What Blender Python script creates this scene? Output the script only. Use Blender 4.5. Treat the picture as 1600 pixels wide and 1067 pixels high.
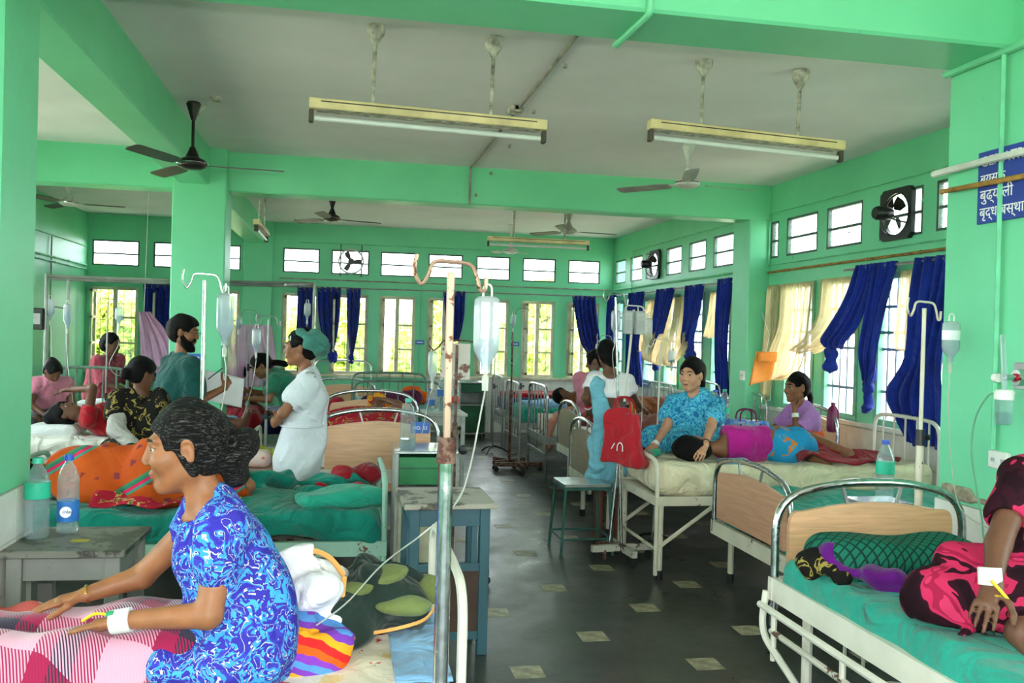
import bpy, math, random
import numpy as np
from mathutils import Vector, Matrix, Euler

for _o in list(bpy.data.objects):
    bpy.data.objects.remove(_o, do_unlink=True)
SC = bpy.context.scene
COL = SC.collection

# ------------------------------------------------------------------ camera
CAM_H, CAM_F, CAM_YAW, CAM_PITCH, CAM_ROLL = 1.6, 1379.9, 0.18805, 0.00874, -0.02713


def camera_axes():
    cy, sy, cp, sp = math.cos(CAM_YAW), math.sin(CAM_YAW), math.cos(CAM_PITCH), math.sin(CAM_PITCH)
    f = Vector((sy * cp, cy * cp, -sp))
    r = Vector((cy, -sy, 0))
    d = f.cross(r)
    cr, sr = math.cos(CAM_ROLL), math.sin(CAM_ROLL)
    return cr * r + sr * d, -sr * r + cr * d, f


_r, _d, _f = camera_axes()
cam_data = bpy.data.cameras.new('camera')
cam_data.sensor_width = 36.0
cam_data.lens = CAM_F / 1600 * 36
cam_data.clip_start, cam_data.clip_end = 0.05, 300
cam = bpy.data.objects.new('camera', cam_data)
COL.objects.link(cam)
cam.matrix_world = Matrix(((_r.x, -_d.x, -_f.x, 0), (_r.y, -_d.y, -_f.y, 0), (_r.z, -_d.z, -_f.z, CAM_H), (0, 0, 0, 1)))
SC.camera = cam

# ------------------------------------------------------------------ sky, sun, flash, exposure
world = bpy.data.worlds.new('World')
SC.world = world
world.use_nodes = True
_bg = world.node_tree.nodes['Background']
_bg.inputs[0].default_value = (0.93, 0.97, 1.0, 1)
_bg.inputs[1].default_value = 11.0

sun_data = bpy.data.lights.new('sun', 'SUN')
sun_data.energy = 12.0
sun_data.angle = math.radians(1.0)
sun = bpy.data.objects.new('sun', sun_data)
COL.objects.link(sun)
sun.rotation_euler = Vector((0.25, 0.45, -1.0)).to_track_quat('-Z', 'Y').to_euler()

flash_data = bpy.data.lights.new('camera_flash', 'POINT')   # the pop-up flash above the lens
flash_data.energy = 170
flash_data.shadow_soft_size = 0.025
flash_data.color = (1.0, 0.97, 0.93)
flash = bpy.data.objects.new('camera_flash', flash_data)
COL.objects.link(flash)
flash.location = (0.0, 0.0, CAM_H + 0.13)

SC.view_settings.view_transform = 'Standard'
SC.view_settings.look = 'None'
SC.view_settings.gamma = 1
SC.view_settings.use_curve_mapping = False
SC.view_settings.exposure = 0.28
SC.cycles.use_denoising = True
SC.cycles.max_bounces = 10
SC.cycles.diffuse_bounces = 6
SC.cycles.transparent_max_bounces = 16
SC.cycles.sample_clamp_indirect = 6
SC.cycles.caustics_reflective = False
SC.cycles.caustics_refractive = False
# ------------------------------------------------------------------ helpers: colours and materials
def lin(c):
    if isinstance(c, str):
        c = tuple(int(c[i:i + 2], 16) for i in (0, 2, 4))
    return tuple(((v / 255) / 12.92 if v / 255 <= 0.04045 else ((v / 255 + 0.055) / 1.055) ** 2.4) for v in c[:3]) + (1.0,)


MATS = {}


class NT:
    """small helper around a node tree"""

    def __init__(self, name):
        self.m = bpy.data.materials.new(name)
        self.m.use_nodes = True
        self.t = self.m.node_tree
        self.b = self.t.nodes['Principled BSDF']
        self._co = None

    def n(self, kind, **inp):
        nd = self.t.nodes.new('ShaderNode' + kind)
        for k, v in inp.items():
            if k.startswith('_'):
                setattr(nd, k[1:], v)
                continue
            k = int(k[1:]) if k[0] == 'i' and k[1:].isdigit() else k.replace('__', ' ')
            if hasattr(v, 'is_output'):
                self.t.links.new(v, nd.inputs[k])
            else:
                nd.inputs[k].default_value = v
        return nd

    def co(self, kind='Object'):
        if self._co is None:
            self._co = self.t.nodes.new('ShaderNodeTexCoord')
        return self._co.outputs[kind]

    def noise(self, scale, detail=3, rough=0.55, vec=None, dist=0.0):
        return self.n('TexNoise', Vector=vec or self.co(), Scale=scale, Detail=detail, Roughness=rough, Distortion=dist).outputs[0]

    def ramp(self, fac, stops, mode='LINEAR'):
        nd = self.t.nodes.new('ShaderNodeValToRGB')
        self.t.links.new(fac, nd.inputs[0])
        cr = nd.color_ramp
        cr.interpolation = mode
        while len(cr.elements) < len(stops):
            cr.elements.new(0.5)
        for e, (p, c) in zip(cr.elements, stops):
            e.position = p
            e.color = lin(c) if not isinstance(c, float) else (c, c, c, 1)
        return nd.outputs[0]

    def mix(self, fac, a, b, mode='MIX'):
        nd = self.t.nodes.new('ShaderNodeMix')
        nd.data_type = 'RGBA'
        nd.blend_type = mode
        for s, v in ((0, fac), (6, a), (7, b)):
            if hasattr(v, 'is_output'):
                self.t.links.new(v, nd.inputs[s])
            elif s == 0:
                nd.inputs[0].default_value = v
            else:
                nd.inputs[s].default_value = lin(v)
        return nd.outputs[2]

    def math(self, op, a, b=0.0):
        nd = self.t.nodes.new('ShaderNodeMath')
        nd.operation = op
        for s, v in ((0, a), (1, b)):
            if hasattr(v, 'is_output'):
                self.t.links.new(v, nd.inputs[s])
            else:
                nd.inputs[s].default_value = v
        return nd.outputs[0]

    def base(self, v):
        if hasattr(v, 'is_output'):
            self.t.links.new(v, self.b.inputs['Base Color'])
        else:
            self.b.inputs['Base Color'].default_value = lin(v)

    def set(self, **kw):
        for k, v in kw.items():
            s = self.b.inputs[k.replace('__', ' ')]
            if hasattr(v, 'is_output'):
                self.t.links.new(v, s)
            else:
                s.default_value = v

    def bump(self, h, strength=0.3, dist=0.01):
        nd = self.n('Bump', Strength=strength, Distance=dist, Height=h)
        self.t.links.new(nd.outputs[0], self.b.inputs['Normal'])


def mat(name, col, rough=0.6, metal=0.0, var=0.12, scale=6.0, bump=0.0, bscale=40.0, spec=0.4, sheen=0.0):
    """plain procedural material: a colour with soft noise variation and optional bump"""
    if name in MATS:
        return MATS[name]
    k = NT(name)
    c = lin(col)
    nz = k.noise(scale, 4)
    dark = tuple(int(max(0, v * (1 - var * 1.3))) for v in (col if not isinstance(col, str) else tuple(int(col[i:i + 2], 16) for i in (0, 2, 4))))
    lite = tuple(int(min(255, v * (1 + var * 0.7) + 255 * var * 0.05)) for v in (col if not isinstance(col, str) else tuple(int(col[i:i + 2], 16) for i in (0, 2, 4))))
    k.base(k.ramp(nz, [(0.3, dark), (0.7, lite)]))
    k.set(Roughness=rough, Metallic=metal, Specular__IOR__Level=spec)
    if sheen:
        k.set(Sheen__Weight=sheen)
    if bump:
        k.bump(k.noise(bscale, 3), bump, 0.01)
    MATS[name] = k.m
    return k.m


def worn(name, col, under, amount=0.42, scale=18.0, rough=0.5, metal=0.0):
    """paint with chipped patches that show another colour"""
    if name in MATS:
        return MATS[name]
    k = NT(name)
    mask = k.ramp(k.noise(scale, 6, 0.65), [(amount - 0.02, 1.0), (amount + 0.015, 0.0)])
    tint = k.ramp(k.noise(4, 3), [(0.3, tuple(int(v * 0.88) for v in col)), (0.7, col)])
    rust = k.ramp(k.noise(60, 4), [(0.35, tuple(int(v * 0.6) for v in under)), (0.65, under)])
    k.base(k.mix(mask, tint, rust))
    k.set(Roughness=rough, Metallic=metal)
    k.bump(mask, 0.25, 0.002)
    MATS[name] = k.m
    return k.m


def clear(name, tint=(255, 255, 255), amount=0.9, milky=(235, 240, 242), gloss=0.08):
    """clear or milky plastic: straight transparency mixed with a diffuse body and a gloss"""
    if name in MATS:
        return MATS[name]
    k = NT(name)
    t = k.t
    tr = k.n('BsdfTransparent', Color=lin(tint))
    nz = k.noise(30, 2)
    df = k.n('BsdfTranslucent', Color=k.ramp(nz, [(0.3, tuple(int(v * 0.93) for v in milky)), (0.7, milky)]))
    df2 = k.n('BsdfDiffuse', Color=lin(milky))
    hd = k.n('MixShader', Fac=0.5, i1=df.outputs[0], i2=df2.outputs[0])
    gl = k.n('BsdfGlossy', Color=(1, 1, 1, 1), Roughness=gloss)
    a = k.n('MixShader', Fac=amount, i1=hd.outputs[0], i2=tr.outputs[0])
    lw = k.n('LayerWeight', Blend=0.25)
    b = k.n('MixShader', Fac=k.math('MULTIPLY', lw.outputs[1], 0.55), i1=a.outputs[0], i2=gl.outputs[0])
    t.links.new(b.outputs[0], t.nodes['Material Output'].inputs[0])
    MATS[name] = k.m
    return k.m


def sheer(name, col, amount=0.35, var=0.1, fine=0.0):
    """thin cloth that lets light through"""
    if name in MATS:
        return MATS[name]
    k = NT(name)
    c = k.ramp(k.noise(9, 3), [(0.3, tuple(int(v * (1 - var)) for v in col)), (0.7, col)])
    df = k.n('BsdfDiffuse', Color=c)
    tl = k.n('BsdfTranslucent', Color=c)
    a = k.n('MixShader', Fac=0.5, i1=df.outputs[0], i2=tl.outputs[0])
    tr = k.n('BsdfTransparent', Color=(1, 1, 1, 1))
    b = k.n('MixShader', Fac=amount, i1=a.outputs[0], i2=tr.outputs[0])
    k.t.links.new(b.outputs[0], k.t.nodes['Material Output'].inputs[0])
    MATS[name] = k.m
    return k.m


# ------------------------------------------------------------------ helpers: objects
def tag(o, label=None, cat=None, group=None, kind=None):
    for k, v in (('label', label), ('category', cat), ('group', group), ('kind', kind)):
        if v is not None:
            o[k] = v
    return o


def empty(name, loc=(0, 0, 0), rz=0.0, label=None, cat=None, group=None, kind=None, parent=None):
    o = bpy.data.objects.new(name, None)
    o.empty_display_size = 0.1
    COL.objects.link(o)
    o.location = loc
    o.rotation_euler = (0, 0, rz)
    o.parent = parent
    return tag(o, label, cat, group, kind)


def mesh_obj(name, verts, faces, m=None, parent=None, smooth=False, angle=None):
    me = bpy.data.meshes.new(name)
    me.from_pydata([tuple(v) for v in verts], [], [tuple(f) for f in faces])
    me.update()
    if smooth:
        me.polygons.foreach_set('use_smooth', [True] * len(me.polygons))
        if angle:
            me.set_sharp_from_angle(angle=math.radians(angle))
    o = bpy.data.objects.new(name, me)
    if m:
        me.materials.append(MATS[m] if isinstance(m, str) else m)
    COL.objects.link(o)
    o.parent = parent
    return o


def inst(o, parent=None, loc=(0, 0, 0), rot=(0, 0, 0), scale=None):
    c = o.copy()
    COL.objects.link(c)
    c.parent = parent
    c.location = loc
    c.rotation_euler = rot
    if scale:
        c.scale = scale
    return c


def copy_tree(o, parent=None):
    kids = list(o.children)
    c = o.copy()
    COL.objects.link(c)
    c.parent = parent
    for ch in kids:
        copy_tree(ch, c)
    return c


class MB:
    def __init__(self):
        self.v, self.f = [], []

    def add(self, v, f):
        n = len(self.v)
        self.v += [tuple(x) for x in v]
        self.f += [tuple(i + n for i in q) for q in f]
        return self

    def box(self, lo, hi, bevel=0.0):
        (a, b, c), (d, e, g) = lo, hi
        if bevel <= 0:
            v = [(a, b, c), (d, b, c), (d, e, c), (a, e, c), (a, b, g), (d, b, g), (d, e, g), (a, e, g)]
            return self.add(v, [(3, 2, 1, 0), (4, 5, 6, 7), (0, 1, 5, 4), (1, 2, 6, 5), (2, 3, 7, 6), (3, 0, 4, 7)])
        w = min(bevel, (d - a) * .45, (e - b) * .45, (g - c) * .45)
        # chamfered box: 24 verts
        v = []
        idx = {}
        for sx in (0, 1):
            for sy in (0, 1):
                for sz in (0, 1):
                    x, y, z = (a, d)[sx], (b, e)[sy], (c, g)[sz]
                    ix, iy, iz = (w, -w)[sx], (w, -w)[sy], (w, -w)[sz]
                    for ax, p in (('x', (x, y + iy, z + iz)), ('y', (x + ix, y, z + iz)), ('z', (x + ix, y + iy, z))):
                        idx[(ax, sx, sy, sz)] = len(v)
                        v.append(p)
        f = []
        I = lambda ax, *s: idx[(ax,) + s]
        f += [(I('x', 0, 0, 0), I('x', 0, 0, 1), I('x', 0, 1, 1), I('x', 0, 1, 0)), (I('x', 1, 0, 0), I('x', 1, 1, 0), I('x', 1, 1, 1), I('x', 1, 0, 1)),
              (I('y', 0, 0, 0), I('y', 1, 0, 0), I('y', 1, 0, 1), I('y', 0, 0, 1)), (I('y', 0, 1, 0), I('y', 0, 1, 1), I('y', 1, 1, 1), I('y', 1, 1, 0)),
              (I('z', 0, 0, 0), I('z', 0, 1, 0), I('z', 1, 1, 0), I('z', 1, 0, 0)), (I('z', 0, 0, 1), I('z', 1, 0, 1), I('z', 1, 1, 1), I('z', 0, 1, 1))]
        for s in (0, 1):
            for t in (0, 1):
                f += [(I('y', 0, s, t), I('y', 1, s, t), I('z', 1, s, t), I('z', 0, s, t)),
                      (I('x', s, 0, t), I('x', s, 1, t), I('z', s, 1, t), I('z', s, 0, t)),
                      (I('x', s, t, 0), I('x', s, t, 1), I('y', s, t, 1), I('y', s, t, 0))]
        for s in (0, 1):
            for t in (0, 1):
                for u in (0, 1):
                    f.append((I('x', s, t, u), I('y', s, t, u), I('z', s, t, u)))
        return self.add(v, f)

    def bar(self, p, q, w, h=None, up=(0, 0, 1)):
        """square bar between two points"""
        p, q = Vector(p), Vector(q)
        h = h or w
        d = (q - p).normalized()
        u = Vector(up)
        if abs(d.dot(u)) > 0.95:
            u = Vector((0, 1, 0)) if abs(d.y) < 0.9 else Vector((1, 0, 0))
        s = d.cross(u).normalized()
        u = s.cross(d)
        v = [c + s * (w / 2 * a) + u * (h / 2 * b) for c in (p, q) for a, b in ((-1, -1), (1, -1), (1, 1), (-1, 1))]
        return self.add(v, [(0, 1, 2, 3), (7, 6, 5, 4), (0, 4, 5, 1), (1, 5, 6, 2), (2, 6, 7, 3), (3, 7, 4, 0)])

    def tube(self, pts, r, n=8, cap=True, flat=None):
        P = [Vector(p) for p in pts]
        R = r if isinstance(r, (list, tuple)) else [r] * len(P)
        T = []
        for i in range(len(P)):
            t = P[min(i + 1, len(P) - 1)] - P[max(i - 1, 0)]
            T.append(t.normalized() if t.length > 1e-9 else Vector((0, 0, 1)))
        u = Vector((0, 0, 1)) if abs(T[0].z) < 0.9 else Vector((1, 0, 0))
        u = (u - T[0] * u.dot(T[0])).normalized()
        v, f = [], []
        for i, p in enumerate(P):
            if i:
                u = u - T[i] * u.dot(T[i])
                u = u.normalized() if u.length > 1e-6 else T[i].orthogonal().normalized()
            w = T[i].cross(u)
            for j in range(n):
                a = 2 * math.pi * j / n
                v.append(p + (u * math.cos(a) + w * math.sin(a) * (flat or 1)) * R[i])
        for i in range(len(P) - 1):
            for j in range(n):
                k = (j + 1) % n
                f.append((i * n + j, i * n + k, (i + 1) * n + k, (i + 1) * n + j))
        if cap:
            f.append(tuple(range(n - 1, -1, -1)))
            f.append(tuple((len(P) - 1) * n + j for j in range(n)))
        return self.add(v, f)

    def lathe(self, prof, n=16, c=(0, 0, 0), axis='z'):
        v, f = [], []
        for r, z in prof:
            for j in range(n):
                a = 2 * math.pi * j / n
                x, y = r * math.cos(a), r * math.sin(a)
                p = {'z': (x, y, z), 'x': (z, x, y), 'y': (y, z, x)}[axis]
                v.append((c[0] + p[0], c[1] + p[1], c[2] + p[2]))
        for i in range(len(prof) - 1):
            for j in range(n):
                k = (j + 1) % n
                f.append((i * n + j, i * n + k, (i + 1) * n + k, (i + 1) * n + j))
        if prof[0][0] > 1e-5:
            f.append(tuple(range(n - 1, -1, -1)))
        if prof[-1][0] > 1e-5:
            f.append(tuple((len(prof) - 1) * n + j for j in range(n)))
        return self.add(v, f)

    def ball(self, c, r, n=10):
        rr = r if isinstance(r, (list, tuple)) else (r, r, r)
        prof = []
        v, f = [], []
        for i in range(n // 2 + 1):
            a = math.pi * i / (n // 2)
            for j in range(n):
                b = 2 * math.pi * j / n
                s = max(math.sin(a), 1e-4)
                v.append((c[0] + rr[0] * s * math.cos(b), c[1] + rr[1] * s * math.sin(b), c[2] - rr[2] * math.cos(a)))
        for i in range(n // 2):
            for j in range(n):
                k = (j + 1) % n
                f.append((i * n + j, i * n + k, (i + 1) * n + k, (i + 1) * n + j))
        return self.add(v, f)

    def poly(self, pts2, y0, y1, plane='xz'):
        """extrude a polygon; pts2 in the named plane, thickness along the other axis"""
        n = len(pts2)
        def P(a, b, t):
            return {'xz': (a, t, b), 'yz': (t, a, b), 'xy': (a, b, t)}[plane]
        v = [P(a, b, y0) for a, b in pts2] + [P(a, b, y1) for a, b in pts2]
        f = [tuple(range(n)), tuple(range(2 * n - 1, n - 1, -1))]
        f += [(i, i + n, (i + 1) % n + n, (i + 1) % n) for i in range(n)]
        return self.add(v, f)

    def xf(self, M):
        self.v = [tuple(M @ Vector(p)) for p in self.v]
        return self

    def build(self, name, m, parent=None, smooth=False, angle=40):
        return mesh_obj(name, self.v, self.f, m, parent, smooth, angle)


def fillet(pts, r, n=5):
    """round the inner corners of a polyline"""
    P = [Vector(p) for p in pts]
    out = [P[0]]
    for i in range(1, len(P) - 1):
        a, b, c = P[i - 1], P[i], P[i + 1]
        d1, d2 = (a - b), (c - b)
        k = min(r, d1.length * 0.49, d2.length * 0.49)
        s, e = b + d1.normalized() * k, b + d2.normalized() * k
        for j in range(n + 1):
            t = j / n
            out.append(s * (1 - t) ** 2 + b * 2 * t * (1 - t) + e * t * t)
    out.append(P[-1])
    return out


def spline(pts, n=8):
    """Catmull-Rom through points"""
    P = [Vector(p) for p in pts]
    Q = [P[0] * 2 - P[1]] + P + [P[-1] * 2 - P[-2]]
    out = []
    for i in range(1, len(Q) - 2):
        a, b, c, d = Q[i - 1], Q[i], Q[i + 1], Q[i + 2]
        for j in range(n):
            t = j / n
            out.append(0.5 * ((2 * b) + (c - a) * t + (2 * a - 5 * b + 4 * c - d) * t * t + (3 * b - a - 3 * c + d) * t ** 3))
    out.append(P[-1])
    return out


def grid_mesh(fn, nu, nv):
    v = [fn(i / nu, j / nv) for j in range(nv + 1) for i in range(nu + 1)]
    f = [(j * (nu + 1) + i, j * (nu + 1) + i + 1, (j + 1) * (nu + 1) + i + 1, (j + 1) * (nu + 1) + i) for j in range(nv) for i in range(nu)]
    return v, f


def thick_cloth(name, fn, nu, nv, m, parent=None, t=0.004, smooth=True):
    """a cloth sheet with real thickness (front and back skins joined at the border)"""
    v, f = grid_mesh(fn, nu, nv)
    V = np.array(v, float)
    G = V.reshape(nv + 1, nu + 1, 3)
    du = np.gradient(G, axis=1)
    dv = np.gradient(G, axis=0)
    N = np.cross(du, dv)
    N /= np.maximum(np.linalg.norm(N, axis=2, keepdims=True), 1e-9)
    B = (G - N * t).reshape(-1, 3)
    n = len(v)
    allv = np.vstack([V, B])
    fs = list(f) + [tuple(i + n for i in reversed(q)) for q in f]
    W = nu + 1
    for i in range(nu):
        fs.append((i + 1, i, i + n, i + 1 + n))
        a = nv * W + i
        fs.append((a, a + 1, a + 1 + n, a + n))
    for j in range(nv):
        a = j * W
        fs.append((a, a + W, a + W + n, a + n))
        a = j * W + nu
        fs.append((a + W, a, a + n, a + W + n))
    return mesh_obj(name, allv.tolist(), fs, m, parent, smooth)


# ------------------------------------------------------------------ helpers: smooth solid modelling (signed distance + surface nets)
def _rot_to(axes):
    return np.array(axes, float)


class SDF:
    """organic solids: rounded cones and ellipsoids blended smoothly, optionally cut by planes, meshed by surface nets"""

    def __init__(self, h=0.01, k=0.03):
        self.p, self.h, self.k = [], h, k

    def cap(self, a, b, r1, r2=None, k=None, wide=None, op='u'):
        """rounded cone a-b; wide=(axis, ratio) stretches the section along axis"""
        self.p.append(('c', np.array(a, float), np.array(b, float), r1, r1 if r2 is None else r2, self.k if k is None else k, wide, op))
        return self

    def chain(self, pts, rs, k=None, wide=None, op='u'):
        for i in range(len(pts) - 1):
            self.cap(pts[i], pts[i + 1], rs[i], rs[i + 1], k, wide, op)
        return self

    def ell(self, c, r, axes=None, k=None, op='u'):
        self.p.append(('e', np.array(c, float), np.array(r, float), None if axes is None else _rot_to(axes), None, self.k if k is None else k, None, op))
        return self

    def box(self, c, half, axes=None, rnd=0.02, k=None, op='u'):
        self.p.append(('b', np.array(c, float), np.array(half, float), None if axes is None else _rot_to(axes), rnd, self.k if k is None else k, None, op))
        return self

    def cut(self, point, normal, k=0.0):
        """remove the side the normal points to"""
        self.p.append(('p', np.array(point, float), np.array(normal, float) / np.linalg.norm(normal), 0, 0, k, None, 'cut'))
        return self

    def bounds(self):
        lo, hi = np.full(3, 1e9), np.full(3, -1e9)
        for q in self.p:
            if q[7] != 'u':
                continue
            a, b = self._bb(q)
            lo, hi = np.minimum(lo, a), np.maximum(hi, b)
        return lo, hi

    @staticmethod
    def _bb(q):
        if q[0] == 'c':
            r = max(q[3], q[4]) * (max(1.0, q[6][1]) if q[6] else 1.0)
            return np.minimum(q[1], q[2]) - r, np.maximum(q[1], q[2]) + r
        if q[0] == 'e':
            r = q[2].max() if q[3] is not None else q[2]
            return q[1] - r, q[1] + r
        if q[0] == 'b':
            r = np.linalg.norm(q[2]) if q[3] is not None else q[2] + 0
            return q[1] - r, q[1] + r

    def mesh(self, warp=None):
        h = self.h
        lo, hi = self.bounds()
        lo, hi = lo - 3 * h, hi + 3 * h
        n = np.ceil((hi - lo) / h).astype(int) + 1
        ax = [lo[i] + h * np.arange(n[i]) for i in range(3)]
        F = np.full(n, 0.5, np.float32)
        for q in self.p:
            if q[0] == 'p':
                d = ((ax[0] * q[2][0])[:, None, None] + (ax[1] * q[2][1])[None, :, None] + (ax[2] * q[2][2])[None, None, :] - q[1].dot(q[2])).astype(np.float32)
                F = np.maximum(F, d)
                continue
            a, b = self._bb(q)
            m = q[5] + 4 * h
            i0 = np.maximum(np.floor((a - m - lo) / h).astype(int), 0)
            i1 = np.minimum(np.ceil((b + m - lo) / h).astype(int) + 1, n)
            if (i1 <= i0).any():
                continue
            sl = tuple(slice(i0[i], i1[i]) for i in range(3))
            X = np.stack(np.meshgrid(*[ax[i][sl[i]] for i in range(3)], indexing='ij'), -1).astype(np.float32)
            if q[0] == 'c':
                A, B = q[1].astype(np.float32), q[2].astype(np.float32)
                P = X - A
                D = B - A
                if q[6]:
                    w = np.array(q[6][0], np.float32)
                    w = w / np.linalg.norm(w)
                    s = np.float32(1 - 1 / q[6][1])
                    P = P - (P @ w)[..., None] * w * s
                    D = D - D.dot(w) * w * s
                L = max(float(D.dot(D)), 1e-12)
                t = np.clip((P @ D) / L, 0, 1)
                d = np.linalg.norm(P - t[..., None] * D, axis=-1) - (q[3] + (q[4] - q[3]) * t)
            elif q[0] == 'e':
                P = X - q[1].astype(np.float32)
                if q[3] is not None:
                    P = P @ q[3].T.astype(np.float32)
                r = q[2].astype(np.float32)
                k0 = np.linalg.norm(P / r, axis=-1)
                k1 = np.linalg.norm(P / (r * r), axis=-1)
                d = k0 * (k0 - 1) / np.maximum(k1, 1e-6)
                d = np.where(k0 < 1e-3, -r.min(), d)
            else:
                P = X - q[1].astype(np.float32)
                if q[3] is not None:
                    P = P @ q[3].T.astype(np.float32)
                Q = np.abs(P) - (q[2] - q[4]).astype(np.float32)
                d = np.linalg.norm(np.maximum(Q, 0), axis=-1) + np.minimum(Q.max(-1), 0) - q[4]
            G = F[sl]
            k = q[5]
            if q[7] == 'u':
                if k > 0:
                    e = np.maximum(k - np.abs(G - d), 0) / k
                    F[sl] = np.minimum(G, d) - e * e * k * 0.25
                else:
                    F[sl] = np.minimum(G, d)
            else:
                d = -d
                if k > 0:
                    e = np.maximum(k - np.abs(G - d), 0) / k
                    F[sl] = np.maximum(G, d) + e * e * k * 0.25
                else:
                    F[sl] = np.maximum(G, d)
        if warp is not None:
            X = np.stack(np.meshgrid(*ax, indexing='ij'), -1)
            F = F + warp(X).astype(np.float32)
        F[0], F[-1] = np.maximum(F[0], h), np.maximum(F[-1], h)
        F[:, 0], F[:, -1] = np.maximum(F[:, 0], h), np.maximum(F[:, -1], h)
        F[:, :, 0], F[:, :, -1] = np.maximum(F[:, :, 0], h), np.maximum(F[:, :, -1], h)
        return nets(F, lo, h)

    def build(self, name, m, parent=None, warp=None, off=None):
        v, f = self.mesh(warp)
        if off is not None:
            v = v - np.array(off)
        return mesh_obj(name, v.tolist(), f.tolist(), m, parent, True)


def nets(F, lo, h):
    S = F < 0
    n = np.array(F.shape)
    C = np.zeros(n - 1, np.int8)
    corners = [(i, j, k) for i in (0, 1) for j in (0, 1) for k in (0, 1)]
    for i, j, k in corners:
        C += S[i:n[0] - 1 + i, j:n[1] - 1 + j, k:n[2] - 1 + k]
    act = (C > 0) & (C < 8)
    I = np.argwhere(act)
    idx = np.full(C.shape, -1, np.int64)
    idx[act] = np.arange(len(I))
    acc = np.zeros((len(I), 3))
    cnt = np.zeros(len(I))
    for c in corners:
        for a in range(3):
            if c[a]:
                continue
            d = list(c)
            d[a] = 1
            p, q = I + np.array(c), I + np.array(d)
            f0, f1 = F[p[:, 0], p[:, 1], p[:, 2]], F[q[:, 0], q[:, 1], q[:, 2]]
            s = (f0 < 0) != (f1 < 0)
            t = np.where(s, f0 / np.where(f0 == f1, 1, f0 - f1), 0)
            pt = np.tile(np.array(c, float), (len(I), 1))
            pt[:, a] += t
            acc += pt * s[:, None]
            cnt += s
    V = (I + acc / np.maximum(cnt, 1)[:, None]) * h + lo
    faces = []
    for a in range(3):
        b, c = (a + 1) % 3, (a + 2) % 3
        sl0 = [slice(None)] * 3
        sl1 = [slice(None)] * 3
        sl0[a], sl1[a] = slice(0, -1), slice(1, None)
        s0, s1 = S[tuple(sl0)], S[tuple(sl1)]
        E = np.argwhere(s0 != s1)
        E = E[(E[:, b] > 0) & (E[:, c] > 0) & (E[:, b] < n[b] - 1) & (E[:, c] < n[c] - 1)]
        eb, ec = np.zeros(3, int), np.zeros(3, int)
        eb[b], ec[c] = 1, 1
        g = lambda q: idx[q[:, 0], q[:, 1], q[:, 2]]
        Q = np.stack([g(E - eb - ec), g(E - ec), g(E), g(E - eb)], 1)
        inside = s0[E[:, 0], E[:, 1], E[:, 2]]
        Q[~inside] = Q[~inside][:, ::-1]
        faces.append(Q)
    Fc = np.vstack(faces)
    return V, Fc[(Fc >= 0).all(1)]
# ------------------------------------------------------------------ the room
XR, YB, XLW, YF, ZC = 4.352, 14.05, -3.764, -4.0, 3.217
ZBEAM, ZLBEAM = 2.851, 2.887


def wall_paint():
    k = NT('mint_green_paint')
    big = k.noise(1.1, 4, 0.6)
    fine = k.noise(14, 5, 0.65)
    c = k.ramp(big, [(0.3, (104, 196, 150)), (0.7, (118, 210, 164))])
    stain = k.ramp(fine, [(0.27, 1.0), (0.33, 0.0)])
    c = k.mix(k.math('MULTIPLY', stain, 0.25), c, (66, 140, 100))
    k.base(c)
    k.set(Roughness=0.42, Specular__IOR__Level=0.35)
    k.bump(fine, 0.12, 0.01)
    MATS['mint_green_paint'] = k.m


def floor_mat():
    k = NT('dark_stone_floor')
    big = k.noise(0.9, 5, 0.62)
    fine = k.noise(24, 5, 0.7)
    c = k.ramp(big, [(0.32, (38, 41, 38)), (0.62, (58, 61, 57)), (0.75, (84, 86, 82))])
    k.base(k.mix(0.35, c, k.ramp(fine, [(0.3, (32, 35, 32)), (0.7, (80, 82, 78))])))
    k.set(Roughness=k.ramp(k.noise(2.2, 5, 0.7), [(0.3, 0.24), (0.7, 0.46)]), Specular__IOR__Level=0.5)
    k.bump(fine, 0.05, 0.004)
    MATS['dark_stone_floor'] = k.m


wall_paint()
floor_mat()
mat('ceiling_white', (234, 228, 234), 0.85, var=0.03, scale=1.2, bump=0.1, bscale=18)
mat('glazed_white_tile', (222, 222, 214), 0.22, var=0.05, scale=5)
mat('grout', (168, 166, 156), 0.9)
mat('buff_tile', (150, 142, 118), 0.45, var=0.25, scale=16)
mat('cream_wood_frame', (206, 200, 172), 0.6, var=0.12)
mat('dark_window_frame', (70, 92, 84), 0.6, var=0.15)
mat('green_window_frame', (112, 176, 148), 0.55, var=0.1)
mat('pale_blue_bar', (128, 152, 178), 0.45, var=0.12)
mat('dark_grille', (92, 92, 80), 0.6)
mat('peeling_plaster', (150, 140, 120), 0.95, var=0.3, scale=20, bump=0.5)
clear('window_glass', (244, 250, 250), 0.96, (230, 240, 240), 0.03)

XR_OPEN_T = [(13.41, 13.94), (12.62, 13.18), (11.9, 12.46), (11.05, 11.62), (10.25, 10.8), (9.46, 10.03), (8.40, 8.56), (7.64, 8.23), (6.91, 7.48), (6.10, 6.66), (5.36, 5.94)]
YB_OPEN_T = [(-3.70, -3.04), (-2.84, -2.28), (-2.10, -1.58), (-0.95, -0.40), (-0.22, 0.36), (0.54, 1.10), (1.29, 1.84), (2.06, 2.61), (2.82, 3.37), (3.58, 4.12)]
CZ0, CZ1 = 2.455, 2.835


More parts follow.
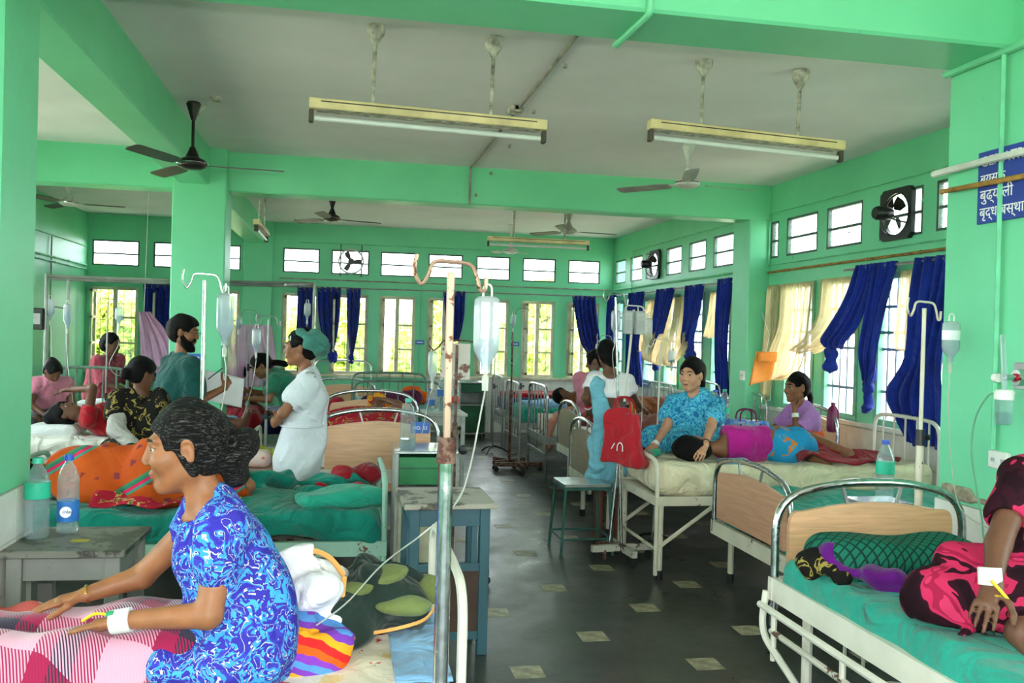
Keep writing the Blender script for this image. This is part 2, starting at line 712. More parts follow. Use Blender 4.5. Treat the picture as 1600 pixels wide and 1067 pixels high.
def wall_panel(name, P, a0, a1, z0, z1, thick, openings, m):
    """wall slab with rectangular openings; P(a, t, z) places a point"""
    A = sorted({a0, a1} | {x for o in openings for x in o[:2]})
    Z = sorted({z0, z1} | {x for o in openings for x in o[2:]})
    solid = {}
    for i in range(len(A) - 1):
        for j in range(len(Z) - 1):
            am, zm = (A[i] + A[i + 1]) / 2, (Z[j] + Z[j + 1]) / 2
            solid[i, j] = not any(o[0] < am < o[1] and o[2] < zm < o[3] for o in openings)
    b = MB()
    for (i, j), s in solid.items():
        if not s:
            continue
        x0, x1, y0, y1 = A[i], A[i + 1], Z[j], Z[j + 1]
        q = lambda a, t, z: P(a, t, z)
        faces = [[q(x0, 0, y0), q(x1, 0, y0), q(x1, 0, y1), q(x0, 0, y1)], [q(x1, thick, y0), q(x0, thick, y0), q(x0, thick, y1), q(x1, thick, y1)]]
        if not solid.get((i - 1, j)):
            faces.append([q(x0, thick, y0), q(x0, 0, y0), q(x0, 0, y1), q(x0, thick, y1)])
        if not solid.get((i + 1, j)):
            faces.append([q(x1, 0, y0), q(x1, thick, y0), q(x1, thick, y1), q(x1, 0, y1)])
        if not solid.get((i, j - 1)):
            faces.append([q(x0, thick, y0), q(x1, thick, y0), q(x1, 0, y0), q(x0, 0, y0)])
        if not solid.get((i, j + 1)):
            faces.append([q(x0, 0, y1), q(x1, 0, y1), q(x1, thick, y1), q(x0, thick, y1)])
        for f in faces:
            b.add(f, [(0, 1, 2, 3)])
    return tag(b.build(name, m), kind='structure')


P_back = lambda a, t, z: (a, YB + t, z)
P_right = lambda a, t, z: (XR + t, a, z)
P_left = lambda a, t, z: (XLW - t, a, z)
P_rear = lambda a, t, z: (a, YF - t, z)
TZB, TZR = (0.90, 2.14), (0.93, 2.18)
wall_panel('wall_back', P_back, XLW - .2, XR + .2, -.1, ZC + .1, 0.1, [(a, b, CZ0, CZ1) for a, b in YB_OPEN_T] + [(a, b) + TZB for a, b in YB_OPEN_T], 'mint_green_paint')
near_windows = [(-3.2, -1.4), (-0.6, 1.2), (2.0, 3.8)]
wall_panel('wall_right', P_right, YF, YB, -.1, ZC + .1, 0.055, [(a, b, CZ0, CZ1) for a, b in XR_OPEN_T] + [(a, b) + TZR for a, b in XR_OPEN_T] + [(a, b, 0.93, 2.6) for a, b in near_windows], 'mint_green_paint')
left_windows = [(-3.2, -1.4), (-0.8, 1.0), (1.6, 3.4), (4.0, 5.8), (6.4, 8.2), (9.0, 10.6)]
wall_panel('wall_left', P_left, YF, YB, -.1, ZC + .1, 0.2, [(a, b, 0.93, 2.6) for a, b in left_windows], 'mint_green_paint')
rear_windows = [(-3.3, -1.5), (-1.0, 0.8), (1.3, 3.9)]
wall_panel('wall_rear', P_rear, XLW - .2, XR + .2, -.1, ZC + .1, 0.2, [(a, b, 0.6, 2.8) for a, b in rear_windows], 'mint_green_paint')

floor = tag(MB().box((XLW - .2, YF - .2, -.12), (XR + .2, YB + .2, 0)).build('floor', 'dark_stone_floor'), kind='structure')
tag(MB().box((XLW - .4, YF - .4, ZC), (XR + .4, YB + .4, ZC + .18)).build('ceiling', 'ceiling_white'), kind='structure')
# pale accent tiles let into the dark floor
S_T = 0.1489
tile0 = MB().box((0, 0, -.004), (S_T, S_T, .0015)).build('accent_tile', 'buff_tile', floor)
tile0.location = (0.82, 4.0, 0)
for a in range(-9, 9):
    for b in range(-3, 22):
        x, y = 0.82 + 3 * S_T * a, 4.0 + 3 * S_T * b
        if (a + b) % 2 or (a, b) == (0, 0) or not (-3.3 < x < 4.1) or y > 12.8:
            continue
        if x < -0.1 and y < 7.5:
            continue
        inst(tile0, floor, (x, y, 0))

# beams and columns
def beam(name, lo, hi, m='mint_green_paint'):
    return tag(MB().box(lo, hi, 0.012).build(name, m), kind='structure')


beam('ceiling_beam_cross', (XLW, 8.576, ZBEAM), (XR, 8.85, ZC + .02))
beam('ceiling_beam_near', (-1.51, 3.25, ZBEAM), (XR, 3.60, ZC + .02))
beam('ceiling_beam_long', (-1.509, -4, ZLBEAM), (-1.24, YB, ZC + .02))
beam('ceiling_beam_rear', (XLW, -1.6, ZBEAM), (XR, -1.3, ZC + .02))
beam('column_left_near', (-1.72, 3.49, -.01), (-1.235, 3.88, ZC + .01))
beam('column_mid', (-1.56, 8.44, -.01), (-1.09, 8.86, ZC + .01))
beam('column_right_near', (2.712, 2.72, -.01), (3.25, 3.64, ZC + .01))
beam('column_right_far', (4.12, 8.58, -.01), (XR + .01, 8.98, ZC + .01))
beam('column_back', (-1.53, YB - .12, -.01), (-1.1, YB + .01, ZC + .01))

# glazed white tile dado: slabs with separate tiles
def dado(name, P, a0, a1, ztop, w=0.2, h=0.2):
    base = wall_panel(name, lambda a, t, z: P(a, t - .006, z), a0, a1, 0.0, ztop, 0.005, [], 'grout')
    g = 0.004
    p0, p1 = P(0, -.011, 0), P(w - g, -.004, h - g)
    lo = tuple(min(a, b) for a, b in zip(p0, p1))
    hi = tuple(max(a, b) for a, b in zip(p0, p1))
    na = max(1, int(round((a1 - a0) / w)))
    nz = max(1, int(round(ztop / h)))
    sw, sh = (a1 - a0) / na, ztop / nz
    t0 = None
    for i in range(na):
        for j in range(nz):
            if t0 is None:
                q0, q1 = P(0, -.012, 0), P(sw - g, -.004, sh - g)
                org = P(0, 0, 0)
                lo = [min(a, b) - o for a, b, o in zip(q0, q1, org)]
                hi = [max(a, b) - o for a, b, o in zip(q0, q1, org)]
                t0 = MB().box(lo, hi).build('wall_tile', 'glazed_white_tile', base)
                t0.location = P(a0, 0, 0)
            else:
                inst(t0, base, P(a0 + i * sw, 0, j * sh))
    return base


dado('wall_dado_right', P_right, 4.6, 8.58, 0.88, 0.22, 0.22)
dado('wall_dado_right_far', P_right, 8.98, 12.8, 0.88, 0.22, 0.22)
dado('wall_dado_column_right', lambda a, t, z: (2.712 + t, a, z), 2.72, 3.64, 0.9, 0.184, 0.18)
dado('wall_dado_column_left', lambda a, t, z: (-1.235 - t, a, z), 3.49, 3.88, 0.955, 0.195, 0.191)
dado('wall_dado_back', P_back, 1.3, XR - .02, 0.86, 0.25, 0.215)
tag(SDF(0.012, 0.02).box((2.709, 3.35, .935), (.006, .24, .022), rnd=.005).box((2.709, 3.5, .95), (.006, .1, .035), rnd=.005).box((2.709, 2.95, .93), (.006, .2, .02), rnd=.005).build('trim_1', 'peeling_plaster'), kind='structure')

# windows
WN = [0]


def win(P, a0, a1, z0, z1, style):
    WN[0] += 1
    c = P((a0 + a1) / 2, 0.06, z0)
    w = empty('window_%d' % WN[0], c, kind='structure')
    L = lambda a, t, z: tuple(x - y for x, y in zip(P(a, t, z), c))

    def slab(b, aa, ab, ta, tb, za, zb):
        p, q = L(aa, ta, za), L(ab, tb, zb)
        b.box(tuple(map(min, p, q)), tuple(map(max, p, q)))

    if style == 'clerestory':
        b = MB()
        f = 0.022
        slab(b, a0, a1, .0, .04, z0, z0 + f); slab(b, a0, a1, .0, .04, z1 - f, z1)
        slab(b, a0, a0 + f, .0, .04, z0 + f, z1 - f); slab(b, a1 - f, a1, .0, .04, z0 + f, z1 - f)
        b.build('window_frame', 'dark_window_frame', w)
        zm = z0 + (z1 - z0) * .47
        b = MB(); slab(b, a0 + f, a1 - f, .005, .035, zm - .011, zm + .011); b.build('glazing_bar', 'dark_window_frame', w)
        for za, zb in ((z0 + f, zm - .011), (zm + .011, z1 - f)):
            b = MB(); slab(b, a0 + f, a1 - f, .016, .022, za, zb); b.build('pane', 'window_glass', w)
    elif style == 'casement':
        m = 'cream_wood_frame'
        f = 0.045
        b = MB()
        slab(b, a0, a1, .02, .11, z0, z0 + f); slab(b, a0, a1, .02, .11, z1 - f, z1)
        slab(b, a0, a0 + f, .02, .11, z0 + f, z1 - f); slab(b, a1 - f, a1, .02, .11, z0 + f, z1 - f)
        b.build('window_frame', m, w)
        am = (a0 + a1) / 2
        b = MB(); slab(b, am - .03, am + .03, .03, .10, z0 + f, z1 - f); b.build('mullion', m, w)
        # grille of thin bars outside
        b = MB()
        n = max(3, int((a1 - a0) / .11))
        for i in range(1, n):
            a = a0 + (a1 - a0) * i / n
            slab(b, a - .004, a + .004, .09, .098, z0, z1)
        b.build('grille_upright', 'dark_grille', w)
        for i in range(1, 5):
            z = z0 + (z1 - z0) * i / 5
            b = MB(); slab(b, a0, a1, .098, .106, z - .004, z + .004); b.build('grille_rail', 'dark_grille', w)
        # right leaf closed with three panes
        zs = [z0 + f, z0 + f + .36, z0 + f + .74, z1 - f]
        for i in range(3):
            b = MB(); slab(b, am + .03, a1 - f, .062, .067, zs[i] + .016, zs[i + 1] - .016); b.build('pane', 'window_glass', w)
        for i in range(1, 3):
            b = MB(); slab(b, am + .03, a1 - f, .045, .085, zs[i] - .016, zs[i] + .016); b.build('transom', m, w)
        # left leaf swung inward, open
        lw = (a1 - a0) / 2 - f
        s = MB()
        slab(s, a0 + f, a0 + f + .03, -lw * .85, .02, z0 + f, z0 + f + .04); slab(s, a0 + f, a0 + f + .03, -lw * .85, .02, z1 - f - .04, z1 - f)
        slab(s, a0 + f, a0 + f + .03, -.02, .02, z0 + f, z1 - f); slab(s, a0 + f, a0 + f + .03, -lw * .85, -lw * .85 + .04, z0 + f, z1 - f)
        for i in range(1, 3):
            slab(s, a0 + f, a0 + f + .03, -lw * .85, .02, zs[i] - .015, zs[i] + .015)
        lf = s.build('window_leaf', m, w)
        b = MB(); slab(b, a0 + f + .013, a0 + f + .018, -lw * .8, 0, z0 + f + .03, z1 - f - .03); b.build('pane', 'window_glass', lf)
    elif style == 'barred':
        m = 'green_window_frame'
        f = 0.05
        b = MB()
        slab(b, a0, a1, -.01, .045, z0, z0 + f); slab(b, a0, a1, -.01, .05, z1 - f, z1)
        slab(b, a0, a0 + f, -.01, .05, z0 + f, z1 - f); slab(b, a1 - f, a1, -.01, .05, z0 + f, z1 - f)
        b.build('window_frame', m, w)
        n = max(2, int((a1 - a0) / .105))
        for i in range(1, n):
            a = a0 + (a1 - a0) * i / n
            b = MB(); slab(b, a - .009, a + .009, .035, .053, z0, z1); b.build('window_bar', 'pale_blue_bar', w)
        for fr in (.22, .5, .78):
            z = z0 + (z1 - z0) * fr
            b = MB(); slab(b, a0 + f, a1 - f, .030, .038, z - .012, z + .012); b.build('window_crossbar', 'pale_blue_bar', w)
        b = MB(); slab(b, a0 + f, a1 - f, .02, .025, z0 + (z1 - z0) * .62, z1 - f); b.build('pane', 'window_glass', w)
        b = MB(); slab(b, a0 + f, a1 - f, .0, .05, z0 + (z1 - z0) * .60, z0 + (z1 - z0) * .62); b.build('transom', m, w)
    elif style == 'plain':
        m = 'cream_wood_frame'
        b = MB()
        f = .06
        slab(b, a0, a1, .02, .11, z0, z0 + f); slab(b, a0, a1, .02, .11, z1 - f, z1)
        slab(b, a0, a0 + f, .02, .11, z0 + f, z1 - f); slab(b, a1 - f, a1, .02, .11, z0 + f, z1 - f)
        am = (a0 + a1) / 2
        slab(b, am - .03, am + .03, .03, .1, z0 + f, z1 - f)
        b.build('window_frame', m, w)
        for x0, x1 in ((a0 + f, am - .03), (am + .03, a1 - f)):
            b = MB(); slab(b, x0, x1, .06, .066, z0 + f, z1 - f); b.build('pane', 'window_glass', w)
    return w


for a, b in YB_OPEN_T:
    win(P_back, a, b, CZ0, CZ1, 'clerestory')
for a, b in XR_OPEN_T:
    win(P_right, a, b, CZ0, CZ1, 'clerestory')
for a, b in YB_OPEN_T:
    win(P_back, a, b, *TZB, 'casement')
for a, b in XR_OPEN_T:
    win(P_right, a, b, *TZR, 'barred')
for a, b in near_windows:
    win(P_right, a, b, 0.93, 2.6, 'plain')
for a, b in left_windows:
    win(P_left, a, b, 0.93, 2.6, 'plain')
for a, b in rear_windows:
    win(P_rear, a, b, 0.6, 2.8, 'plain')
b = MB().box((XLW, YB - .09, .865), (XR, YB + .02, .9)); tag(b.build('trim_2', 'cream_wood_frame'), kind='structure')
b = MB().box((XR - .07, 8.98, .895), (XR + .02, YB, .93)); tag(b.build('trim_3', 'glazed_white_tile'), kind='structure')
b = MB().box((XR - .07, 4.2, .895), (XR + .02, 8.58, .93)); tag(b.build('trim_4', 'glazed_white_tile'), kind='structure')

# outdoors: sandy ground, sunlit trees beyond the back windows
mat('dry_ground', (196, 190, 160), 0.95, var=0.2, scale=2)
tag(MB().box((-60, -50, -.5), (80, 90, -.35)).build('ground', 'dry_ground'), kind='structure')
mat('bark', (110, 92, 70), 0.9, bump=0.6)


def leaf_mat():
    k = NT('sunlit_leaf')
    c = k.ramp(k.noise(2.5, 4), [(0.3, (170, 196, 90)), (0.7, (226, 232, 150))])
    df = k.n('BsdfDiffuse', Color=c)
    tl = k.n('BsdfTranslucent', Color=c)
    a = k.n('MixShader', Fac=0.5, i1=df.outputs[0], i2=tl.outputs[0])
    k.t.links.new(a.outputs[0], k.t.nodes['Material Output'].inputs[0])
    MATS['sunlit_leaf'] = k.m


leaf_mat()


def tree(x, y, h, r, seed, label):
    rnd = np.random.default_rng(seed)
    t = empty('garden_tree', (x, y, -.36), label=label, cat='tree', group='trees behind the back windows')
    b = MB()
    b.tube(spline([(0, 0, 0), (.1, .05, h * .3), (-.05, .1, h * .6), (.05, 0, h * .85)], 4), [.16 - .008 * i for i in range(13)], 8)
    for i in range(5):
        a = i * 1.3
        b.tube(spline([(0, .05, h * (.3 + .08 * i)), (math.cos(a) * r * .4, math.sin(a) * r * .4, h * (.42 + .08 * i)), (math.cos(a) * r * .8, math.sin(a) * r * .8, h * (.48 + .08 * i))], 3), [.06, .055, .05, .04, .03, .025, .02], 6)
    b.build('trunk', 'bark', t, True)
    N = 3600
    d = rnd.normal(size=(N, 3)); d /= np.linalg.norm(d, axis=1)[:, None]
    c = d * (rnd.random(N) ** .45)[:, None] * np.array([r, r, h * .46]) + np.array([0, 0, h * .54])
    c += 0.25 * np.sin(c[:, [1, 2, 0]] * 3 + seed)
    u = rnd.normal(size=(N, 3)); u /= np.linalg.norm(u, axis=1)[:, None]
    w = np.cross(u, rnd.normal(size=(N, 3))); w /= np.linalg.norm(w, axis=1)[:, None]
    s = (.09 + .08 * rnd.random(N))[:, None]
    V = np.stack([c - u * s, c + w * s * .5, c + u * s, c - w * s * .5], 1).reshape(-1, 3)
    F = np.arange(4 * N).reshape(-1, 4)
    o = mesh_obj('foliage', V.tolist(), F.tolist(), 'sunlit_leaf', t)
    o['kind'] = 'stuff'


for i, (x, y, h, r, lb) in enumerate([(-4.6, 18.2, 3.0, 1.0, 'bushy green tree outside the leftmost back window'), (-2.5, 18.8, 2.9, 0.9, 'yellow-green tree behind the wall pillar beyond the back windows'),
                                      (-0.1, 18.3, 2.8, 0.9, 'yellow-green tree outside the back window with two blue curtains'), (1.9, 18.6, 2.7, 0.85, 'low leafy tree outside the windows above the rusty board'),
                                      (3.9, 18.2, 3.0, 0.9, 'bright leafy tree outside the back window left of the corner curtain'), (6.1, 18.8, 2.8, 0.95, 'leafy tree seen past the blue curtain in the far corner')]):
    tree(x, y, h, r, i + 3, lb)
# ------------------------------------------------------------------ furniture materials
def chrome():
    k = NT('chrome')
    k.base(k.ramp(k.noise(40, 4), [(0.3, (172, 172, 174)), (0.6, (205, 206, 208))]))
    k.set(Metallic=1.0, Roughness=k.ramp(k.noise(25, 3), [(0.3, 0.12), (0.7, 0.3)]))
    MATS['chrome'] = k.m


chrome()
worn('chipped_white', (216, 208, 188), (92, 58, 38), 0.36, 16)
worn('clean_white_paint', (222, 218, 204), (120, 84, 56), 0.25, 14)
worn('chipped_mint', (150, 190, 172), (112, 66, 40), 0.38, 14)
worn('rusty_chrome', (196, 160, 140), (126, 76, 54), 0.42, 22, 0.32, 0.75)
worn('rusty_steel', (120, 92, 78), (92, 52, 36), 0.5, 20, 0.7, 0.2)
worn('rusty_white_board', (206, 196, 186), (126, 70, 46), 0.44, 9)
worn('peeling_cream', (205, 200, 186), (100, 62, 42), 0.44, 12)
mat('grey_steel', (150, 152, 150), 0.4, 0.5, 0.12)
mat('green_steel', (112, 138, 124), 0.45, 0.2, 0.15)
mat('dark_teal_steel', (44, 92, 84), 0.5, 0.1, 0.2)
mat('black_rubber', (26, 26, 28), 0.7)
mat('black_plastic', (22, 22, 24), 0.4)
mat('blue_rubber', (30, 40, 92), 0.6)
mat('white_plastic', (228, 228, 222), 0.4)
mat('grey_plastic', (170, 172, 172), 0.45)
mat('under_bed_dark', (78, 72, 64), 0.8)


def laminate(name, col):
    k = NT(name)
    mp = k.n('Mapping', Vector=k.co(), Scale=(1.5, 1.5, 26))
    g = k.noise(2.4, 5, 0.6, mp.outputs[0], 0.6)
    k.base(k.ramp(g, [(0.3, tuple(int(v * 0.86) for v in col)), (0.7, col)]))
    k.set(Roughness=0.4)
    MATS[name] = k.m


laminate('beech_laminate', (226, 176, 134))
laminate('tan_laminate', (204, 152, 122))
laminate('grey_laminate', (150, 134, 112))


def fabric(name, col, var=0.12, bump=0.25, bscale=180, rough=0.9, scale=3.0, fold=0.5):
    if name in MATS:
        return MATS[name]
    k = NT(name)
    c = k.ramp(k.noise(scale, 4), [(0.3, tuple(int(v * (1 - var)) for v in col)), (0.7, tuple(min(255, int(v * (1 + var * .4))) for v in col))])
    k.base(c)
    k.set(Roughness=rough, Specular__IOR__Level=0.15, Sheen__Weight=0.15)
    hgt = k.math('ADD', k.math('MULTIPLY', k.noise(bscale, 2), 0.03), k.math('MULTIPLY', k.noise(6.5, 2, 0.45, None, 1.1), fold * 1.6))
    k.bump(hgt, min(1.0, bump * 1.7), 0.085)
    MATS[name] = k.m
    return k.m


fabric('teal_sheet', (18, 124, 108), 0.15, 0.7)
fabric('turquoise_sheet', (40, 152, 134), 0.1, 0.5)
fabric('cream_sheet', (226, 214, 182), 0.12, 0.5)
fabric('white_sheet', (222, 220, 210), 0.08, 0.5)
fabric('peach_rexine', (176, 126, 104), 0.12, 0.2, rough=0.55)
fabric('brown_blanket', (120, 78, 62), 0.15, 0.6)
fabric('blue_sheet', (128, 172, 214), 0.08, 0.4)
fabric('dark_blue_cloth', (34, 42, 88), 0.2, 0.5)
fabric('red_cloth', (170, 24, 34), 0.18, 0.6)
fabric('crimson_cloth', (150, 22, 36), 0.2, 0.6)
fabric('maroon_cloth', (120, 40, 60), 0.2, 0.6)
fabric('brown_cloth', (136, 84, 74), 0.18, 0.7)
fabric('rust_brown_cloth', (128, 70, 34), 0.2, 0.7)
fabric('plum_cloth', (112, 42, 84), 0.2, 0.6)
fabric('peach_cloth', (222, 150, 128), 0.12, 0.6)
fabric('grey_pink_cloth', (178, 146, 148), 0.15, 0.6)
fabric('royal_blue_curtain', (26, 46, 138), 0.18, 0.35)
fabric('mint_pillow', (40, 156, 132), 0.1, 0.5)


def flowers(name, ground, reds, yellows, scale=9.0):
    k = NT(name)
    co = k.co()
    v1 = k.n('TexVoronoi', Vector=co, Scale=scale)
    v2 = k.n('TexVoronoi', Vector=k.n('Mapping', Vector=co, Location=(3.1, 1.7, .5)).outputs[0], Scale=scale * 0.8)
    nz = k.noise(scale * 7, 3)
    m1 = k.ramp(k.math('ADD', v1.outputs['Distance'], k.math('MULTIPLY', nz, 0.5)), [(0.46, 1.0), (0.5, 0.0)])
    m2 = k.ramp(k.math('ADD', v2.outputs['Distance'], k.math('MULTIPLY', nz, 0.6)), [(0.5, 1.0), (0.56, 0.0)])
    c = k.mix(k.math('MULTIPLY', m2, 0.75), ground, yellows)
    c = k.mix(m1, c, reds)
    k.base(c)
    k.set(Roughness=0.9, Specular__IOR__Level=0.15)
    k.bump(k.noise(9, 4, 0.55, None, 0.8), 0.5, 0.03)
    MATS[name] = k.m


flowers('floral_sheet', (226, 216, 196), (206, 78, 74), (222, 190, 110), 9)
flowers('coral_floral_sheet', (206, 92, 88), (228, 190, 176), (214, 120, 110), 10)
flowers('pink_rose_pillow', (226, 200, 192), (222, 118, 110), (226, 160, 150), 14)


def folds(seed, amp=0.008, freq=9.0, n=5):
    r = np.random.default_rng(seed)
    D = r.normal(size=(n, 3)); D /= np.linalg.norm(D, axis=1)[:, None]
    ph = r.random(n) * 6.28
    fr = freq * (0.5 + r.random(n) * 1.3)
    def w(X):
        s = 0
        for i in range(n):
            q = X @ (D[i] * fr[i]) + ph[i]
            s = s + np.sin(q + 0.9 * np.sin(0.6 * q + i))
        return s * (amp / n * 2.0)
    return w


def soft(name, c, half, m, label, cat, rnd=0.05, h=0.02, amp=0.008, freq=9, seed=1, axes=None, group=None, extra=None, top=True):
    """a soft slab (mattress, folded cloth, pillow)"""
    s = SDF(h, 0.04)
    s.box(c, half, axes, rnd)
    if extra:
        extra(s)
    o = s.build(name, m, None, folds(seed, amp, freq))
    if top:
        tag(o, label, cat, group)
    return o


# ------------------------------------------------------------------ beds
def arch(b, x, y0, y1, zb, zt, r, bow=0.05, rc=0.12, n=8):
    ym = (y0 + y1) / 2
    pts = [(x, y0, zb), (x, y0, zt - bow), (x, ym - (y1 - y0) * .2, zt - bow * .05), (x, ym + (y1 - y0) * .2, zt - bow * .05), (x, y1, zt - bow), (x, y1, zb)]
    b.tube(fillet(pts, rc, 6), r, n)


def bed(loc, rz, L, W, label, group, foot=('panel', 1.0, 'chrome', 'beech_laminate'), head=('panel', 1.05, 'chrome', 'beech_laminate'), rail_z=0.46, frame='clean_white_paint', leg=True, rail_h=0.08, inset=0.12, crank=False, plate=True, foot_low=0.34):
    t = empty('hospital_bed', loc, rz, label, 'bed', group)
    for x0, sgn, (style, zt, tm, pm) in ((0.0, 1, foot), (L, -1, head)):
        if style == 'panel':
            b = MB(); arch(b, x0, 0.02, W - .02, foot_low, zt, 0.017, 0.07, 0.14, 10)
            e = b.build('end_frame', tm, t, True)
            zp = zt - 0.09
            pts = [(0.075, foot_low + .1)] + [(0.075 + .03 - .03 * math.cos(a), zp - .09 + .06 * math.sin(a)) for a in (0, .5, 1, 1.57)]
            arcp = [(0.13 + (W - .26) * i / 10, zp - .03 + 0.035 * math.sin(math.pi * i / 10)) for i in range(11)]
            pts += arcp + [(W - p[0], p[1]) for p in reversed(pts)]
            MB().poly(pts, x0 - .011, x0 + .011, 'yz').build('end_panel', pm, t)
            for yy in (0.38 * W, 0.62 * W):
                MB().bar((x0, yy, zp - .02), (x0, yy + (yy - W / 2) * .25, zt - .02), .012).build('strut', 'grey_steel', e)
        elif style in ('bars', 'tube'):
            b = MB(); arch(b, x0, 0.02, W - .02, 0.0 if style == 'bars' else 0.03, zt, 0.015, 0.015, 0.12, 8)
            e = b.build('end_frame', tm, t, True)
            if style == 'bars':
                n = 6
                for i in range(1, n):
                    y = W * i / n
                    MB().tube([(x0, y, .3), (x0, y, zt - .012)], 0.008, 6).build('upright', tm, t, True)
                MB().tube([(x0, .02, .3), (x0, W - .02, .3)], 0.011, 6).build('lower_rail', tm, t, True)
            else:
                MB().tube([(x0, .02, rail_z - .02), (x0, W - .02, rail_z - .02)], 0.013, 6).build('lower_rail', tm, t, True)
    for y in (0.02, W - .02):
        b = MB(); b.bar((0.0, y, rail_z), (L, y, rail_z), .03, rail_h); b.build('side_rail', frame, t)
    for x in (0.0, L):
        b = MB(); b.bar((x, 0.0, rail_z), (x, W, rail_z), .03, rail_h); b.build('end_rail', frame, t)
    if plate:
        MB().box((0.03, 0.03, rail_z + .0), (L - .03, W - .03, rail_z + .02)).build('base_plate', 'peeling_cream', t)
    if leg:
        for x in (inset, L - inset):
            for y in (0.03, W - .03):
                g = MB().tube([(x, y, .05), (x, y, rail_z)], 0.02, 8).build('leg', frame, t, True)
                MB().tube([(x, y, 0.0), (x, y, .06)], 0.025, 8).build('foot', 'black_rubber', g, True)
    if crank:
        for x, a in ((0.55, .35), (1.15, .28)):
            MB().tube([(x, W * .5, rail_z - .05), (x + .1, W * .5, rail_z - .2), (x + .1, .05, rail_z - .2)], .012, 6).build('crank_arm', 'rusty_steel', t, True)
    return t


G_R, G_L = 'beds along the windowed right wall', 'beds on the left of the aisle'
PI = math.pi
# right-hand beds
b_r1 = bed((1.715, 3.30, 0), -PI / 2, 2.1, 0.89, 'nearest right bed with turquoise sheet and arched chrome head bow', G_R, ('panel', 1.03, 'chrome', 'beech_laminate'), ('panel', 1.03, 'chrome', 'beech_laminate'), 0.60, 'clean_white_paint', True, 0.09, 0.25, True, True, 0.45)
b_r2 = bed((2.42, 4.42, 0), 0, 1.88, 1.04, 'bed with peach wooden footboard between cream mattress bed and nearest right bed', G_R, ('panel', 0.86, 'chrome', 'tan_laminate'), ('tube', 0.9, 'chrome', 'tan_laminate'), 0.37, 'chipped_white', True, 0.09, 0.12)
b_r3 = bed((2.06, 5.52, 0), 0, 2.08, 0.82, 'chipped white iron bed with thick cream mattress beside the green stool', G_R, ('tube', 0.80, 'chipped_white', None), ('bars', 1.06, 'clean_white_paint', None), 0.52, 'chipped_white', True, 0.06, 0.03)
b_r4 = bed((2.0, 6.76, 0), 0, 2.1, 0.84, 'bed with grey board foot end beside the woman in the pale blue sari', G_R, ('panel', 0.9, 'chrome', 'grey_laminate'), ('panel', 1.04, 'chrome', 'beech_laminate'), 0.40, 'clean_white_paint')
b_r4b = bed((2.26, 8.25, 0), 0, 1.95, 0.86, 'bed with grey board foot end just before the steel barred crib', G_R, ('panel', 0.93, 'chrome', 'grey_laminate'), ('bars', 1.05, 'chrome', None), 0.42, 'clean_white_paint')
b_r5 = bed((2.18, 9.30, 0), 0, 2.0, 0.98, 'bed with nearest steel barred end on the right of the aisle', G_R, ('bars', 1.04, 'chrome', None), ('bars', 1.1, 'chrome', None), 0.45, 'grey_steel', False)
b_r6 = bed((2.18, 10.78, 0), 0, 2.0, 0.98, 'middle of the three beds with steel barred ends', G_R, ('bars', 0.98, 'grey_steel', None), ('bars', 1.0, 'grey_steel', None), 0.45, 'grey_steel', False)
b_r7 = bed((2.24, 12.3, 0), 0, 1.9, 0.98, 'farthest barred bed next to the green locker', G_R, ('bars', 0.98, 'grey_steel', None), ('bars', 1.0, 'grey_steel', None), 0.45, 'grey_steel', False)
# left-hand beds
b_l1 = bed((0.36, 3.45, 0), PI, 2.0, 0.93, 'nearest left bed with floral sheet and white tube end', G_L, ('tube', 0.87, 'clean_white_paint', None), ('tube', 0.9, 'clean_white_paint', None), 0.40, 'clean_white_paint', True, 0.06, 0.03)
b_l2 = bed((0.24, 5.72, 0), PI, 1.95, 0.92, 'bed with dark teal sheet and chipped mint end behind the seated woman', G_L, ('tube', 0.80, 'chipped_mint', None), ('tube', 0.84, 'chipped_mint', None), 0.42, 'chipped_mint', True, 0.08, 0.03)
b_l3 = bed((0.71, 6.42, 0), PI / 2, 1.88, 0.90, 'bed with blue numbered plate on its wooden footboard', G_L, ('panel', 1.03, 'chrome', 'beech_laminate'), ('panel', 1.04, 'chrome', 'beech_laminate'), 0.55, 'clean_white_paint', True, 0.1, 0.1)
b_l4 = bed((-0.42, 6.98, 0), PI, 2.0, 0.74, 'low bed with peach mattress behind the orange sari', G_L, ('tube', 0.62, 'rusty_steel', None), ('tube', 0.8, 'clean_white_paint', None), 0.38, 'rusty_steel', True, 0.08, 0.03)
b_l5 = bed((-0.72, 8.28, 0), PI, 1.98, 0.80, 'bed where the patient in red lies with white sheet', G_L, ('tube', 0.72, 'clean_white_paint', None), ('bars', 0.98, 'green_steel', None), 0.46, 'clean_white_paint', True, 0.08, 0.03)
b_l6 = bed((-2.02, 9.05, 0), PI / 2, 1.9, 0.72, 'pale green barred bed by the left wall', G_L, ('bars', 1.17, 'green_steel', None), ('bars', 1.1, 'green_steel', None), 0.55, 'green_steel', False)
b_l7 = bed((1.10, 9.75, 0), PI / 2, 1.9, 1.0, 'bed with green barred end and plum bag on it', G_L, ('bars', 1.05, 'green_steel', None), ('bars', 1.05, 'green_steel', None), 0.55, 'green_steel', False)
b_l8 = bed((0.45, 12.0, 0), PI / 2, 1.9, 0.9, 'far bed with double chrome bows under the back window', G_L, ('panel', 0.95, 'chrome', 'beech_laminate'), ('tube', 1.12, 'chrome', None), 0.5, 'clean_white_paint')
b_l9 = bed((-0.55, 9.2, 0), PI / 2, 1.9, 0.8, 'bed under the pink mosquito net', G_L, ('tube', 0.7, 'green_steel', None), ('bars', 1.0, 'green_steel', None), 0.48, 'green_steel')

